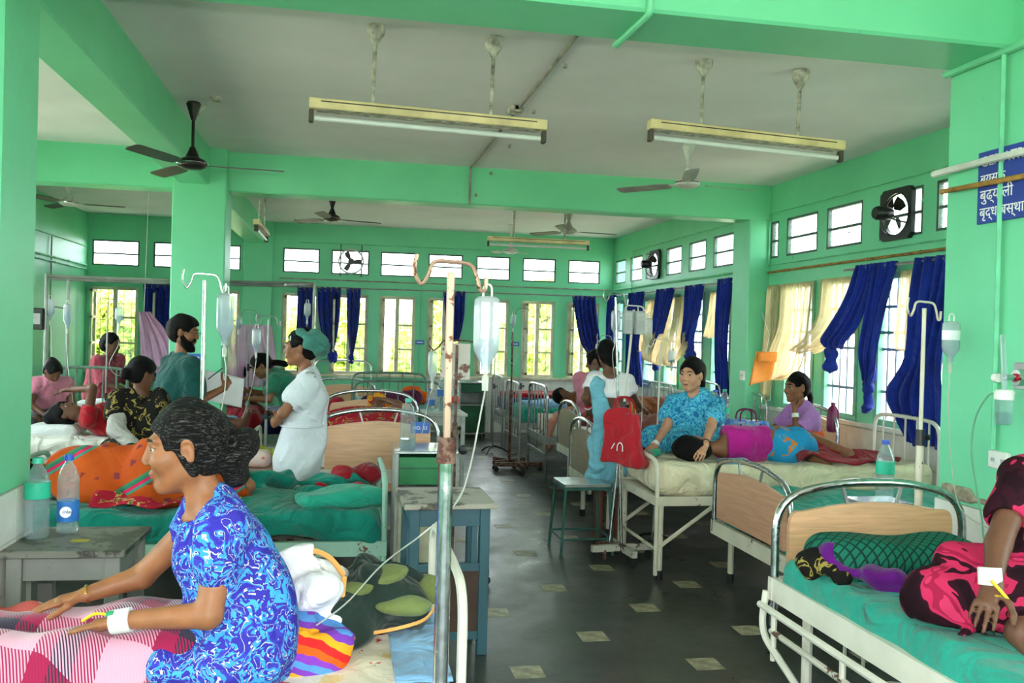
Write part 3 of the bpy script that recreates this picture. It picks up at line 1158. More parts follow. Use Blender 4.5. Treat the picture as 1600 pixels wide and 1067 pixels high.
# fold-down side guard of the nearest right bed, number plate, crank
gd = empty('side_guard', (0, 0, 0), parent=b_r1)
MB().tube(fillet([(0.03, -.03, .60), (.03, -.05, .44), (.42, -.05, .30), (.62, -.05, .30)], .08), .014, 8).build('guard_bend', 'clean_white_paint', gd, True)
MB().tube([(0.02, -.05, .545), (1.95, -.05, .545)], .014, 8).build('guard_top_tube', 'clean_white_paint', gd, True)
MB().tube([(0.12, -.05, .47), (1.95, -.05, .47)], .012, 8).build('guard_low_tube', 'peeling_cream', gd, True)
for x in (0.14, 0.62, 1.2, 1.7):
    MB().tube([(x, -.05, .545), (x, -.05, .36)], .011, 6).build('guard_upright', 'clean_white_paint', gd, True)
MB().tube([(.6, -.09, .30), (.6, .12, .30)], .03, 10).build('guard_pivot', 'rusty_steel', gd, True)
b = MB()
for i in range(10):
    for j in range(4):
        b.box((.12 + i * .12, .1, .06 + j * .1), (.12 + i * .12 + .035, .104, .06 + j * .1 + .035))
crate = empty('plastic_crate', (2.05, 2.35, 0), 0, 'grey slotted crate stored under the nearest right bed', 'crate')
cb = MB()
for (x0, x1, y0, y1) in ((-.3, .3, -.25, -.24), (-.3, .3, .24, .25), (-.3, -.29, -.24, .24), (.29, .3, -.24, .24)):
    cb.box((x0, y0, .0), (x1, y1, .05)); cb.box((x0, y0, .36), (x1, y1, .42))
    n = 7
    for i in range(n + 1):
        if x1 - x0 > .1:
            xx = x0 + (x1 - x0 - .05) * i / n
            cb.box((xx, y0, .05), (xx + .05, y1, .36))
        else:
            yy = y0 + (y1 - y0 - .05) * i / n
            cb.box((x0, yy, .05), (x1, yy + .05, .36))
    for z in (.14, .25):
        cb.box((x0, y0, z), (x1, y1, z + .03))
cb.build('crate_side', 'grey_plastic', crate)
MB().box((-.3, -.25, 0), (.3, .25, .02)).build('crate_bottom', 'grey_plastic', crate)


def text_obj(name, body, size, m, loc, rot, parent=None, align='LEFT', ext=0.001):
    cu = bpy.data.curves.new(name, 'FONT')
    cu.body = body
    cu.size = size
    cu.extrude = ext
    cu.align_x = align
    cu.materials.append(MATS[m])
    tmp = bpy.data.objects.new(name, cu)
    COL.objects.link(tmp)
    me = bpy.data.meshes.new_from_object(tmp.evaluated_get(bpy.context.evaluated_depsgraph_get()))
    bpy.data.objects.remove(tmp, do_unlink=True)
    o = bpy.data.objects.new(name, me)
    COL.objects.link(o)
    o.location, o.rotation_euler, o.parent = loc, rot, parent
    return o


mat('sign_blue', (34, 60, 150), 0.45, var=0.08)
mat('plate_blue', (52, 104, 190), 0.4, var=0.06)
mat('lettering_white', (240, 240, 240), 0.5, var=0.02)
pl = MB().box((-.016, .085, .86), (-.012, .22, .945), .002).build('number_plate', 'plate_blue', b_l3)
text_obj('plate_lettering', 'NO. 33', .034, 'lettering_white', (-.0165, .205, .888), (PI / 2, 0, -PI / 2), pl)

# iron diagonal braces of the chipped white bed
for y in (0.02, .80):
    MB().tube([(0.0, y, .2), (.42, y, .5)], .014, 6).build('brace', 'chipped_white', b_r3, True)
MB().tube([(0.0, .02, .2), (0.0, .80, .2)], .012, 6).build('stretcher', 'chipped_white', b_r3, True)

# ------------------------------------------------------------------ mattresses and bedding
GM = 'mattresses on the beds'
soft('mattress', (2.16, 2.27, .665), (.425, 1.0, .075), 'turquoise_sheet', 'mattress in turquoise sheet on the nearest right bed', 'mattress', .05, .016, .014, 11, 1, group=GM)
soft('mattress', (3.35, 4.95, .5), (.88, .48, .12), 'turquoise_sheet', 'mattress in crumpled turquoise sheet behind the nearest right bed', 'mattress', .05, .016, .022, 13, 2, group=GM)
soft('mattress', (3.1, 5.93, .655), (1.02, .38, .105), 'cream_sheet', 'thick cream mattress with the patient in magenta blouse on it', 'mattress', .07, .016, .012, 10, 3, group=GM)
soft('mattress', (3.05, 7.18, .53), (.98, .38, .1), 'cream_sheet', 'mattress on the bed behind the seated woman in turquoise', 'mattress', .05, .02, .008, 9, 4, group=GM)
soft('mattress', (3.25, 8.68, .55), (.92, .38, .1), 'grey_pink_cloth', 'mattress in greyish pink cover before the steel barred crib', 'mattress', .05, .02, .01, 9, 5, group=GM)
soft('mattress', (3.2, 9.79, .58), (.95, .44, .1), 'white_sheet', 'mattress on the bed with nearest steel barred end', 'mattress', .05, .02, .01, 9, 6, group=GM)
soft('mattress', (3.2, 11.27, .58), (.95, .44, .1), 'turquoise_sheet', 'turquoise mattress on the middle barred bed', 'mattress', .05, .02, .01, 9, 7, group=GM)
soft('mattress', (3.2, 12.79, .58), (.9, .44, .1), 'dark_blue_cloth', 'dark blue mattress on the farthest barred bed', 'mattress', .05, .02, .01, 9, 8, group=GM)
m_l1 = soft('mattress', (-.66, 2.985, .49), (.99, .45, .08), 'floral_sheet', 'mattress in cream floral sheet under the seated woman', 'mattress', .05, .012, .006, 11, 9, group=GM)
soft('mattress', (-.76, 5.26, .535), (.98, .44, .085), 'teal_sheet', 'mattress in dark teal sheet behind the seated woman', 'mattress', .05, .014, .022, 16, 10, group=GM)
soft('mattress', (.26, 7.36, .65), (.42, .9, .06), 'white_sheet', 'mattress on the bed with the numbered footboard', 'mattress', .04, .02, .008, 9, 11, group=GM)
soft('mattress', (-1.43, 6.61, .50), (.98, .34, .10), 'peach_rexine', 'peach mattress with the black floral skirt spread on it', 'mattress', .04, .02, .004, 7, 12, group=GM)
soft('mattress', (-1.72, 7.88, .575), (.96, .37, .09), 'white_sheet', 'white mattress under the patient in red', 'mattress', .05, .02, .01, 9, 13, group=GM)
soft('mattress', (-2.38, 10.0, .64), (.32, .9, .09), 'white_sheet', 'white mattress on the pale green barred bed', 'mattress', .05, .02, .01, 9, 14, group=GM)
soft('mattress', (.60, 10.7, .64), (.46, .9, .09), 'turquoise_sheet', 'turquoise mattress behind the green bars', 'mattress', .05, .02, .01, 9, 15, group=GM)
soft('mattress', (0.0, 12.95, .59), (.42, .9, .09), 'white_sheet', 'white mattress on the far bed with chrome bows', 'mattress', .05, .02, .01, 9, 16, group=GM)
soft('mattress', (-.95, 10.15, .57), (.37, .9, .09), 'dark_blue_cloth', 'blue mattress under the pink mosquito net', 'mattress', .05, .02, .01, 9, 17, group=GM)
# ------------------------------------------------------------------ tables, stool, lockers
worn('grey_painted_wood', (128, 128, 124), (86, 76, 64), 0.36, 10, 0.55)
worn('stained_grey_top', (108, 106, 98), (60, 58, 52), 0.5, 5, 0.4)
worn('blue_teal_wood', (46, 88, 100), (70, 60, 52), 0.34, 12)
worn('stained_pale_top', (168, 160, 146), (96, 86, 74), 0.47, 7, 0.5)
mat('pale_grey_paint', (186, 190, 184), 0.5)
mat('emerald_enamel', (40, 128, 76), 0.4, var=0.1)
mat('dark_green_enamel', (30, 90, 62), 0.45, var=0.12)
mat('steel_top', (196, 200, 200), 0.25, 0.8, 0.1)
mat('dark_brown_board', (70, 52, 44), 0.8)  # dark brown board, the lower panel of the blue-green table
mat('yellow_mark', (190, 170, 40), 0.6)


def table(loc, rz, w, d, h, top_m, leg_m, label, cat='table', lw=0.055, apron=0.09, over=0.02, name='side_table', shelf=None, group=None):
    t = empty(name, loc, rz, label, cat, group)
    MB().box((-w / 2, -d / 2, h - .028), (w / 2, d / 2, h), .004).build('table_top', top_m, t)
    for sx in (-1, 1):
        for sy in (-1, 1):
            x, y = sx * (w / 2 - over - lw / 2), sy * (d / 2 - over - lw / 2)
            MB().box((x - lw / 2, y - lw / 2, 0), (x + lw / 2, y + lw / 2, h - .028), .003).build('leg', leg_m, t)
    for s in (-1, 1):
        MB().box((-w / 2 + over + lw, s * (d / 2 - over - lw / 2) - .011, h - .028 - apron), (w / 2 - over - lw, s * (d / 2 - over - lw / 2) + .011, h - .028)).build('apron', leg_m, t)
        MB().box((s * (w / 2 - over - lw / 2) - .011, -d / 2 + over + lw, h - .028 - apron), (s * (w / 2 - over - lw / 2) + .011, d / 2 - over - lw, h - .028)).build('apron', leg_m, t)
    if shelf:
        z, m = shelf
        MB().box((-w / 2 + over + .01, -d / 2 + over + .01, z), (w / 2 - over - .01, d / 2 - over - .01, z + .02)).build('shelf', m, t)
    return t


tb = table((-1.0, 3.72, 0), -0.03, .44, .42, .75, 'stained_grey_top', 'grey_painted_wood', 'grey painted wooden table with two water bottles by the left column')
MB().box((-.02, -.06, .7502), (.045, -.02, .7512)).build('paint_spot', 'yellow_mark', tb)
t2 = table((.53, 4.52, 0), 0.03, .46, .48, .76, 'stained_pale_top', 'blue_teal_wood', 'blue-green wooden table with stained pale top beside the chrome drip pole', lw=.05, over=.03)
for s in (-1, 1):
    MB().box((s * .16 - .05, -.2, .46), (s * .16 - .02, -.185, .64)).build('slat', 'blue_teal_wood', t2)
MB().box((-.18, -.205, .42), (.18, -.185, .46)).build('cross_rail', 'blue_teal_wood', t2)
MB().box((-.16, -.2, .12), (.16, -.18, .42)).build('lower_panel', 'dark_brown_board', t2)
MB().box((-.18, -.205, .08), (.18, -.185, .12)).build('cross_rail', 'blue_teal_wood', t2)
table((1.0, 8.85, 0), 0.02, .42, .5, .80, 'pale_grey_paint', 'pale_grey_paint', 'small pale grey table with three drinks bottles on it', lw=.04)


def locker(loc, w, d, h, label, style):
    t = empty('bedside_locker', loc, 0, label, 'locker', 'bedside lockers')
    MB().box((-w / 2 - .01, -d / 2 - .01, h - .02), (w / 2 + .01, d / 2 + .01, h), .004).build('locker_top', 'steel_top', t)
    b = MB()
    b.box((-w / 2, -d / 2, .06), (-w / 2 + .02, d / 2, h - .02)); b.box((w / 2 - .02, -d / 2, .06), (w / 2, d / 2, h - .02)); b.box((-w / 2 + .02, d / 2 - .015, .06), (w / 2 - .02, d / 2, h - .02))
    b.box((-w / 2 + .02, -d / 2, .06), (w / 2 - .02, d / 2 - .015, .08)); b.box((-w / 2 + .02, -d / 2 + .01, h * .58), (w / 2 - .02, d / 2 - .015, h * .58 + .015))
    b.build('locker_body', 'pale_grey_paint', t)
    if style == 'drawer':
        dr = MB().box((-w / 2 + .022, -d / 2 - .012, h - .22), (w / 2 - .022, d / 2 - .06, h - .04), .003).build('drawer', 'emerald_enamel', t)
        MB().box((-w / 2 + .022, -d / 2 - .016, h - .115), (w / 2 - .022, -d / 2 - .012, h - .108)).build('drawer_groove', 'dark_green_enamel', dr)
        MB().box((-w / 2 + .022, -d / 2 - .012, .09), (w / 2 - .022, -d / 2 + .002, h - .24), .003).build('door', 'cream_wood_frame', t)
    else:
        MB().box((-w / 2 + .022, -d / 2 - .01, h - .16), (w / 2 - .022, d / 2 - .06, h - .03), .003).build('drawer', 'dark_green_enamel', t)
        MB().box((-w / 2 + .022, -d / 2 - .01, .09), (w / 2 - .022, -d / 2 + .002, h * .57), .003).build('door', 'dark_green_enamel', t)
    for sx in (-1, 1):
        for sy in (-1, 1):
            MB().tube([(sx * (w / 2 - .03), sy * (d / 2 - .03), 0), (sx * (w / 2 - .03), sy * (d / 2 - .03), .07)], .014, 6).build('foot', 'black_rubber', t)
    return t


locker((.55, 5.97, 0), .40, .42, .82, 'green and cream bedside locker with large water bottle on top', 'drawer')
locker((1.95, 13.5, 0), .42, .42, .85, 'dark green open-fronted locker by the back wall', 'open')
locker((3.95, 8.4, 0), .3, .3, .80, 'white locker below the orange envelope near the window pillar', 'drawer')

st = empty('stool', (1.77, 6.36, 0), 0.02, 'green steel stool with flat square seat in the aisle', 'stool')
MB().box((-.175, -.165, .495), (.175, .165, .52), .004).build('seat', 'steel_top', st)
MB().box((-.18, -.17, .475), (.18, .17, .497)).build('seat_frame', 'dark_teal_steel', st)
for sx in (-1, 1):
    for sy in (-1, 1):
        MB().tube([(sx * .165, sy * .155, .48), (sx * .195, sy * .175, 0)], .011, 8).build('leg', 'dark_teal_steel', st, True)
for s in (-1, 1):
    MB().tube([(s * .188, -.171, .12), (s * .188, .171, .12)], .008, 6).build('stretcher', 'dark_teal_steel', st, True)
    MB().tube([(-.188, s * .171, .12), (.188, s * .171, .12)], .008, 6).build('stretcher', 'dark_teal_steel', st, True)
st2 = copy_tree(st)
st2.location = (-2.62, 8.60, .08)
st2.scale = (1, 1, 1.18)
st2.location.z = 0
st2['label'] = 'stool under the person in dusty pink by the left rail posts'

# ------------------------------------------------------------------ bottles
clear('pet_plastic', (238, 246, 248), 0.78, (214, 226, 230), 0.06)
clear('drinking_water', (225, 240, 245), 0.86, (200, 220, 226), 0.03)
mat('cap_green', (60, 178, 150), 0.4)
mat('cap_blue', (40, 84, 190), 0.4)
mat('cap_white', (230, 230, 228), 0.4)
mat('cap_red', (190, 30, 40), 0.4)
mat('label_teal', (40, 182, 148), 0.5)
mat('label_blue', (44, 112, 190), 0.5)
mat('label_red', (206, 60, 60), 0.5)
mat('label_white', (225, 228, 230), 0.5)
mat('cola_red', (150, 24, 30), 0.4)
mat('purple_drink', (112, 26, 72), 0.35)
GB = 'drinks bottles around the ward'


def bottle(loc, r, h, cap_m, lab_m, label, lab=(0.3, 0.52), fill=0.0, ribs=True, body='pet_plastic', text=None, lean=0.0, water='drinking_water'):
    t = empty('water_bottle', loc, 0, label, 'bottle', GB)
    t.rotation_euler = (0, lean, 0)
    prof = [(0.0, .004), (r * .75, .0), (r * .96, .008)]
    nr = 9
    for i in range(nr):
        z = .02 + (h * .66 - .02) * i / nr
        dz = (h * .66 - .02) / nr
        inl = lab and lab[0] * h < z < lab[1] * h
        prof += [(r, z + dz * .25), (r if not ribs or inl else r * .955, z + dz * .75)]
    prof += [(r, h * .67), (r * .92, h * .74), (r * .62, h * .84), (r * .36, h * .9), (r * .34, h * .945)]
    MB().lathe(prof, 20).build('bottle_body', body, t, True, 60)
    MB().lathe([(r * .44, h * .93), (r * .44, h * .99), (r * .40, h), (0, h)], 16).build('bottle_cap', cap_m, t, True, 40)
    if fill:
        MB().lathe([(0, .008), (r * .9, .008), (r * .93, .02), (r * .93, h * fill), (0, h * fill)], 18).build('contents', water, t, True, 40)
    if lab:
        lb = MB().lathe([(r * 1.005, lab[0] * h), (r * 1.012, lab[0] * h + .002), (r * 1.012, lab[1] * h - .002), (r * 1.005, lab[1] * h)], 20).build('bottle_label', lab_m, t, True, 60)
        if text:
            b = MB()
            b.lathe([(0, 0), (.022, 0), (.022, .001), (0, .001)], 20)
            disc = b.build('label_disc', 'lettering_white', t)
            disc.rotation_euler = (PI / 2, 0, 0.12)
            disc.location = (.004, -r * 1.02, (lab[0] + lab[1]) / 2 * h)
            text_obj('label_lettering', text, .019, 'sign_blue', (-.0135, -r * 1.06, (lab[0] + lab[1]) / 2 * h - .005), (PI / 2, 0, 0.0), t, 'LEFT', .0008)
    return t


bottle((-1.165, 3.74, .75), .046, .315, 'cap_green', 'label_teal', 'ribbed water bottle with teal label and green cap on the grey table', (.50, .70), .0)
bottle((-1.075, 3.82, .75), .041, .315, 'cap_blue', 'label_blue', 'water bottle with blue cap and blue label on the grey table', (.16, .42), .0, False, text='kinley')
bottle((.43, 5.86, .82), .053, .335, 'cap_green', None, 'large clear ribbed bottle with green cap on the green locker', None, .2)
bottle((.86, 8.75, .80), .042, .235, 'cap_blue', 'label_blue', 'small water bottle with blue label on the pale grey table', (.3, .55), .2)
bottle((1.0, 8.95, .80), .058, .33, 'cap_green', 'label_blue', 'big water bottle with green cap on the pale grey table', (.45, .65), .3)
bottle((1.11, 8.80, .80), .038, .26, 'cap_red', 'label_red', 'slim bottle with red label on the pale grey table', (.35, .6), .0, False)
bottle((-.17, 8.05, .72), .045, .30, 'cap_blue', 'label_blue', 'water bottle with blue label behind the nurse', (.2, .45), .3)
bottle((3.62, 8.2, .80), .05, .3, 'cap_blue', 'label_blue', 'left of the two clear bottles under the far blue curtain', (.2, .4), .3)
bottle((3.78, 8.33, .80), .05, .3, 'cap_green', 'label_teal', 'right of the two clear bottles under the far blue curtain', (.2, .4), .3)
bottle((-2.66, 7.9, .665), .045, .24, 'cap_green', None, 'green bottle beside the head of the patient in red', None, .7, True)
bottle((4.1, 6.86, .84), .05, .25, 'purple_drink', 'purple_drink', 'dark purple bottle by the wooden headboard behind the girl', (.1, .6), .6, False, 'purple_drink')
bottle((2.62, 3.9, .83), .043, .30, 'cap_blue', 'label_teal', 'water bottle with teal label by the right column edge', (.45, .65), .0)
sh = empty('wall_shelf', (2.64, 3.93, 0), 0, 'narrow steel tray stand at the edge of the right column', 'stand')
MB().box((-.16, -.1, .81), (.1, .1, .83), .003).build('shelf_board', 'steel_top', sh)
for sx, sy in ((-.14, -.08), (.08, -.08), (-.14, .08), (.08, .08)):
    MB().tube([(sx, sy, 0), (sx, sy, .815)], .01, 6).build('leg', 'clean_white_paint', sh, True)

# ------------------------------------------------------------------ drip stands and drip bottles
clear('drip_plastic', (236, 242, 246), 0.50, (226, 232, 238), 0.12)
clear('drip_fluid', (214, 232, 240), 0.70, (196, 214, 226), 0.03)
clear('yellow_fluid', (240, 232, 60), 0.45, (236, 222, 40), 0.03)
clear('tube_plastic', (240, 240, 236), 0.25, (226, 228, 220), 0.15)
GS, GD = 'drip stands', 'hanging drip bottles'


def hook_bar(b, z, w, r, a=0.0, n=8):
    pts = [(-w, 0, z + .045), (-w * 1.06, 0, z + .0), (-w * .86, 0, z - .035), (-w * .66, 0, z - .01), (-w * .5, 0, z + .025), (0, 0, z + .028), (w * .55, 0, z + .022), (w * .75, 0, z - .01), (w * .86, 0, z - .045), (w * 1.0, 0, z - .045), (w * 1.04, 0, z - .01)]
    c, s = math.cos(a), math.sin(a)
    b.tube([(p[0] * c, p[0] * s, p[2]) for p in spline(pts, 4)], r, n)


def stand(loc, top, label, m='chrome', low_m=None, r=0.009, low_r=0.016, low_h=0.9, w=0.09, a=0.0, lean=(0, 0), base='cross', base_m='black_plastic', hooks=True, br=0.26, brot=0.0):
    t = empty('drip_stand', loc, 0, label, 'stand', GS)
    top_p = (lean[0], lean[1], top)
    k = low_h / top
    lo_p = (lean[0] * k, lean[1] * k, low_h)
    MB().tube([lo_p, top_p], r, 8).build('upper_pole', m, t, True)
    MB().tube([(0, 0, .06), lo_p], low_r, 10).build('lower_pole', low_m or m, t, True)
    MB().tube([(lo_p[0], lo_p[1], low_h - .04), (lo_p[0], lo_p[1], low_h + .03)], [low_r * 1.35, low_r * 1.1], 10).build('collar', 'rusty_steel' if 'rusty' in (low_m or m) + m else 'black_plastic', t, True)
    kn = MB().ball((lo_p[0] + low_r * 2.2, lo_p[1], low_h - .005), .014, 8)
    kn.build('clamp_knob', 'black_plastic', t, True)
    if hooks:
        b = MB(); hook_bar(b, top, w, r * .55, a)
        b.v = [(x + lean[0], y + lean[1], z) for x, y, z in b.v]
        b.build('hook_bar', m, t, True)
    if base == 'cross':
        for i in range(2):
            an = brot + i * PI / 2
            MB().bar((-br * math.cos(an), -br * math.sin(an), .085), (br * math.cos(an), br * math.sin(an), .085), .04, .045).build('base_bar', base_m, t)
        for i in range(4):
            an = brot + i * PI / 2
            x, y = br * .93 * math.cos(an), br * .93 * math.sin(an)
            c = MB(); c.lathe([(.0, -.011), (.028, -.011), (.03, 0), (.028, .011), (0, .011)], 12, (x, y, .03), 'y'); c.bar((x, y, .03), (x, y, .07), .014)
            c.build('castor', 'black_rubber', t, True)
    else:
        for i in range(3):
            an = brot + i * 2.094
            MB().tube(spline([(0, 0, .1), (.12 * math.cos(an), .12 * math.sin(an), .07), (br * math.cos(an), br * math.sin(an), .012)], 4), .012, 6).build('base_leg', base_m, t, True)
    return t


def drip(top, h, r, label, fill=0.45, fluid='drip_fluid', line=None, flat=0.7, body='drip_plastic', tag_m=None):
    """upside-down drip bottle hanging at its top eyelet"""
    t = empty('drip_bottle', top, 0, label, 'bottle', GD)
    P = [(0, -.012), (r * .7, -.014), (r * .97, -.024), (r, -.045), (r, -h * .66), (r * .93, -h * .73), (r * .45, -h * .87), (r * .36, -h * .9), (r * .36, -h)]
    b = MB().lathe([(x, z) for x, z in reversed(P)], 20)
    b.v = [(x, y * flat, z) for x, y, z in b.v]
    b.build('bottle_body', body, t, True, 50)
    if fill:
        zf = -.045 - (h * .66) * (1 - fill)
        Q = [(r * .3, -h * .97), (r * .3, -h * .89), (r * .42, -h * .86), (r * .88, -h * .725), (r * .94, min(zf - .004, -h * .66)), (r * .94, zf), (0, zf)]
        b = MB().lathe(Q, 18)
        b.v = [(x, y * flat, z) for x, y, z in b.v]
        b.build('fluid', fluid, t, True, 40)
    MB().tube(spline([(-.012, 0, -.016), (-.011, 0, .012), (0, 0, .02), (.011, 0, .012), (.012, 0, -.016)], 4), .003, 6).build('hanger_loop', 'white_plastic', t, True)
    MB().lathe([(.0, -h - .05), (.009, -h - .05), (.01, -h - .012), (.005, -h - .005), (.005, -h + .005), (0, -h + .005)][::1], 10).build('drip_chamber', 'tube_plastic', t, True)
    if tag_m:
        b = MB().lathe([(r * 1.01, -h * .5), (r * 1.015, -h * .28)], 20)
        b.v = [(x, y * flat, z) for x, y, z in b.v]
        b.build('bottle_label', tag_m, t, True)
    if line:
        pts = [(0, 0, -h - .048)] + [tuple(p[i] - top[i] for i in range(3)) for p in line]
        MB().tube(spline(pts, 7), .0026, 6).build('tubing', 'tube_plastic', t, True)
    return t


stand((.285, 2.42, 0), 1.765, 'thick chrome drip pole at the foot of the nearest left bed', 'rusty_chrome', 'chrome', .011, .021, 1.28, .095, 0.0, base='cross', base_m='peeling_cream', br=.22)
drip((.388, 2.42, 1.715), .225, .037, 'large half-full drip bottle on the thick chrome pole', .42, line=[(.385, 2.44, 1.40), (.36, 2.5, 1.2), (.33, 2.55, 1.10), (.26, 2.72, .98), (.14, 2.85, .85), (.02, 2.82, .73), (-.12, 2.72, .665)], tag_m=None)
stand((-.60, 4.02, 0), 1.795, 'thin chrome drip pole rising behind the seated woman', 'chrome', 'chrome', .008, .012, .8, .085, .12, base='tri', br=.2)
drip((-.512, 4.03, 1.755), .24, .037, 'nearly full glassy drip bottle on the thin pole above the seated woman', .8, line=[(-.50, 4.0, 1.40), (-.51, 3.98, 1.25), (-.56, 3.9, 1.05), (-.62, 3.8, .9), (-.6, 3.62, .72), (-.5, 3.4, .58)])
stand((.70, 5.52, 0), 1.52, 'rusty drip stand with metal chart board beyond the thick chrome pole', 'rusty_steel', 'rusty_steel', .009, .013, 1.0, .17, 0.0, base='cross', base_m='rusty_steel', br=.24)
bd = MB().box((.60, 5.545, 1.30), (.79, 5.553, 1.53), .002).build('chart_board', 'rusty_white_board')
tag(bd, 'rust-stained white metal chart board hung on the rusty stand', 'board')
drip((.55, 5.52, 1.49), .2, .03, 'empty clear drip bottle on the rusty stand', 0.0, line=[(.53, 5.55, 1.15), (.5, 5.6, .95)])
stand((2.49, 3.46, 0), 1.76, 'rust-spotted white drip pole beside the right green column', 'chipped_white', 'chipped_white', .009, .017, 1.2, .085, 0.1, base='tri', base_m='chipped_white', br=.12)
drip((2.61, 3.44, 1.72), .19, .043, 'flat drip bag with white label beside the right green column', .5, line=[(2.6, 3.43, 1.35), (2.57, 3.36, 1.1), (2.5, 3.2, .93), (2.42, 2.9, .9), (2.3, 2.62, .86)], flat=.45, tag_m='label_white')
stand((2.0, 6.08, 0), 1.88, 'steel drip stand on a rusty castor base by the green stool', 'chrome', 'chrome', .009, .013, 1.0, .1, .3, (-.1, -.02), 'cross', 'peeling_cream', br=.23, brot=.1)
stand((1.93, 6.16, 0), 1.80, 'leaning white drip pole crossing in front of the red bag', 'clean_white_paint', 'chrome', .009, .014, 1.1, .12, .2, (.14, .0), 'tri', 'rusty_steel', br=.13)
drip((2.19, 6.19, 1.755), .22, .036, 'drip bottle with bright yellow fluid beside the window', .42, 'yellow_fluid', line=[(2.19, 6.25, 1.4), (2.2, 6.3, 1.2), (2.22, 6.35, 1.0), (2.16, 6.2, .83)])
drip((1.91, 6.08, 1.80), .2, .034, 'white drip bottle beside the two grey boxes', .6, line=[(1.9, 6.1, 1.45), (1.95, 6.15, 1.2), (2.02, 6.3, 1.02)])
for x, lb in ((2.01, 'left of two grey equipment boxes on the leaning pole'), (2.10, 'right of two grey equipment boxes on the leaning pole')):
    u = empty('monitor_box', (x, 6.12, 1.62), .15, lb, 'device', 'grey boxes on the leaning pole')
    MB().box((-.036, -.022, 0), (.036, .022, .17), .006).build('box_shell', 'grey_plastic', u)
    MB().box((-.028, -.024, .1), (.028, -.0215, .155)).build('box_face', 'pale_grey_paint', u)
    MB().tube([(0, .022, .17), (0, .03, .2)], .004, 6).build('strap', 'white_plastic', u)
stand((2.36, 6.42, 0), 1.56, 'thin pale drip pole behind the seated woman in turquoise', 'clean_white_paint', 'chrome', .007, .01, .9, .1, .1, (.02, 0), 'tri', br=.12)
drip((2.47, 6.42, 1.52), .12, .03, 'small drip bottle hanging by the cream window cloth', .3)
stand((2.03, 10.05, 0), 1.87, 'tall grey drip stand before the steel barred beds', 'grey_steel', 'grey_steel', .009, .014, 1.0, .11, 0.0, base='cross', base_m='rusty_steel', br=.28)
drip((1.92, 10.05, 1.83), .16, .032, 'white drip bottle with looped line by the back windows', .5, line=[(1.92, 10.05, 1.55), (1.86, 10.05, 1.35), (1.95, 10.05, 1.25), (1.97, 10.03, 1.5)])
stand((1.97, 10.32, 0), 1.62, 'dark rusty drip stand next to the tall grey one', 'rusty_steel', 'rusty_steel', .012, .018, .9, .06, .5, base='cross', base_m='rusty_steel', br=.26, brot=.6, hooks=False)
stand((1.98, 11.6, 0), 1.75, 'farthest thin drip stand before the green locker', 'grey_steel', 'grey_steel', .008, .012, .9, .12, 0.0, base='tri', br=.22)
stand((2.75, 9.1, 0), 1.58, 'drip stand beside the woman in the pink blouse', 'grey_steel', 'grey_steel', .008, .012, .9, .09, 0.0, base='tri', br=.1)
drip((2.83, 9.1, 1.53), .17, .035, 'drip bottle with white looped line before the corner curtain', .5, line=[(2.83, 9.1, 1.25), (2.78, 9.1, 1.05), (2.72, 9.2, .9)])
drip((2.67, 9.1, 1.53), .15, .03, 'smaller drip bottle before the corner curtain', .2)
stand((-.93, 9.12, 0), 1.74, 'drip stand in front of the pink mosquito net', 'grey_steel', 'grey_steel', .007, .012, 1.2, .1, 0.0, base='tri', br=.16)
drip((-1.03, 9.12, 1.70), .13, .03, 'small white drip bottle on the stand by the pink net', .7, line=[(-1.03, 9.12, 1.4), (-1.02, 9.15, 1.15)])
stand((-.60, 7.35, 0), 1.66, 'drip stand between the doctor and the nurse', 'grey_steel', 'grey_steel', .008, .012, .9, .09, 0.2, base='tri', br=.11)
drip((-.69, 7.34, 1.60), .2, .035, 'clear drip bottle hanging left of the nurse', .4, line=[(-.69, 7.34, 1.3), (-.72, 7.35, 1.1), (-.8, 7.5, .85)])
drip((-.36, 8.9, 1.86), .17, .032, 'drip bottle tied to the end of the ceiling-high rail', .5, line=[(-.36, 8.75, 1.5), (-.3, 8.75, 1.3)])
stand((-2.22, 9.0, 0), 1.80, 'drip stand before the left window', 'grey_steel', 'grey_steel', .007, .01, .9, .12, 0.3, base='tri', br=.14)
drip((-2.12, 9.02, 1.76), .17, .038, 'white drip bottle with looped line before the left blue curtain', .6, line=[(-2.12, 9.02, 1.4), (-2.2, 9.02, 1.2), (-2.1, 9.0, 1.1), (-2.02, 9.02, 1.3)])
drip((-2.57, 8.98, 1.78), .24, .035, 'drip bottle on the left rail post above the patient in red', .7, line=[(-2.57, 8.97, 1.4), (-2.5, 8.8, 1.15), (-2.35, 8.4, .95), (-2.25, 8.1, .8)])
drip((-2.70, 8.90, 1.82), .2, .04, 'grey drip bag at the far left rail post', .5, line=[(-2.68, 8.88, 1.5), (-2.66, 8.84, 1.2), (-2.66, 8.8, 1.0)], flat=.4)

# rails for bed curtains on the left
rl = empty('curtain_rail', (-1.6, 8.90, 0), 0, 'grey steel curtain rail frame over the left beds', 'rail')
for y, z in ((-.02, 2.02), (.12, 2.0)):
    MB().tube([(-1.13, y, z), (.0, y, z), (1.3, y, z + .02)], .014, 8).build('rail_tube', 'grey_steel', rl, True)
for x, y, zt, zb in ((-1.13, -.02, 2.04, 0), (-.98, .12, 2.0, 0.0), (1.3, .05, 2.05, .0)):
    MB().tube([(x, y, zb), (x, y, zt)], .014, 8).build('rail_post', 'grey_steel', rl, True)
MB().tube([(-1.13, -.02, 1.75), (-.98, .12, 1.72)], .008, 6).build('rail_link', 'grey_steel', rl, True)
MB().tube([(1.3, .05, 2.04), (1.05, -.4, 2.0)], .012, 6).build('rail_arm', 'grey_steel', rl, True)
bx = empty('switch_box', (-2.80, 8.88, 1.52), 0, 'dark control box on the left rail post', 'box')
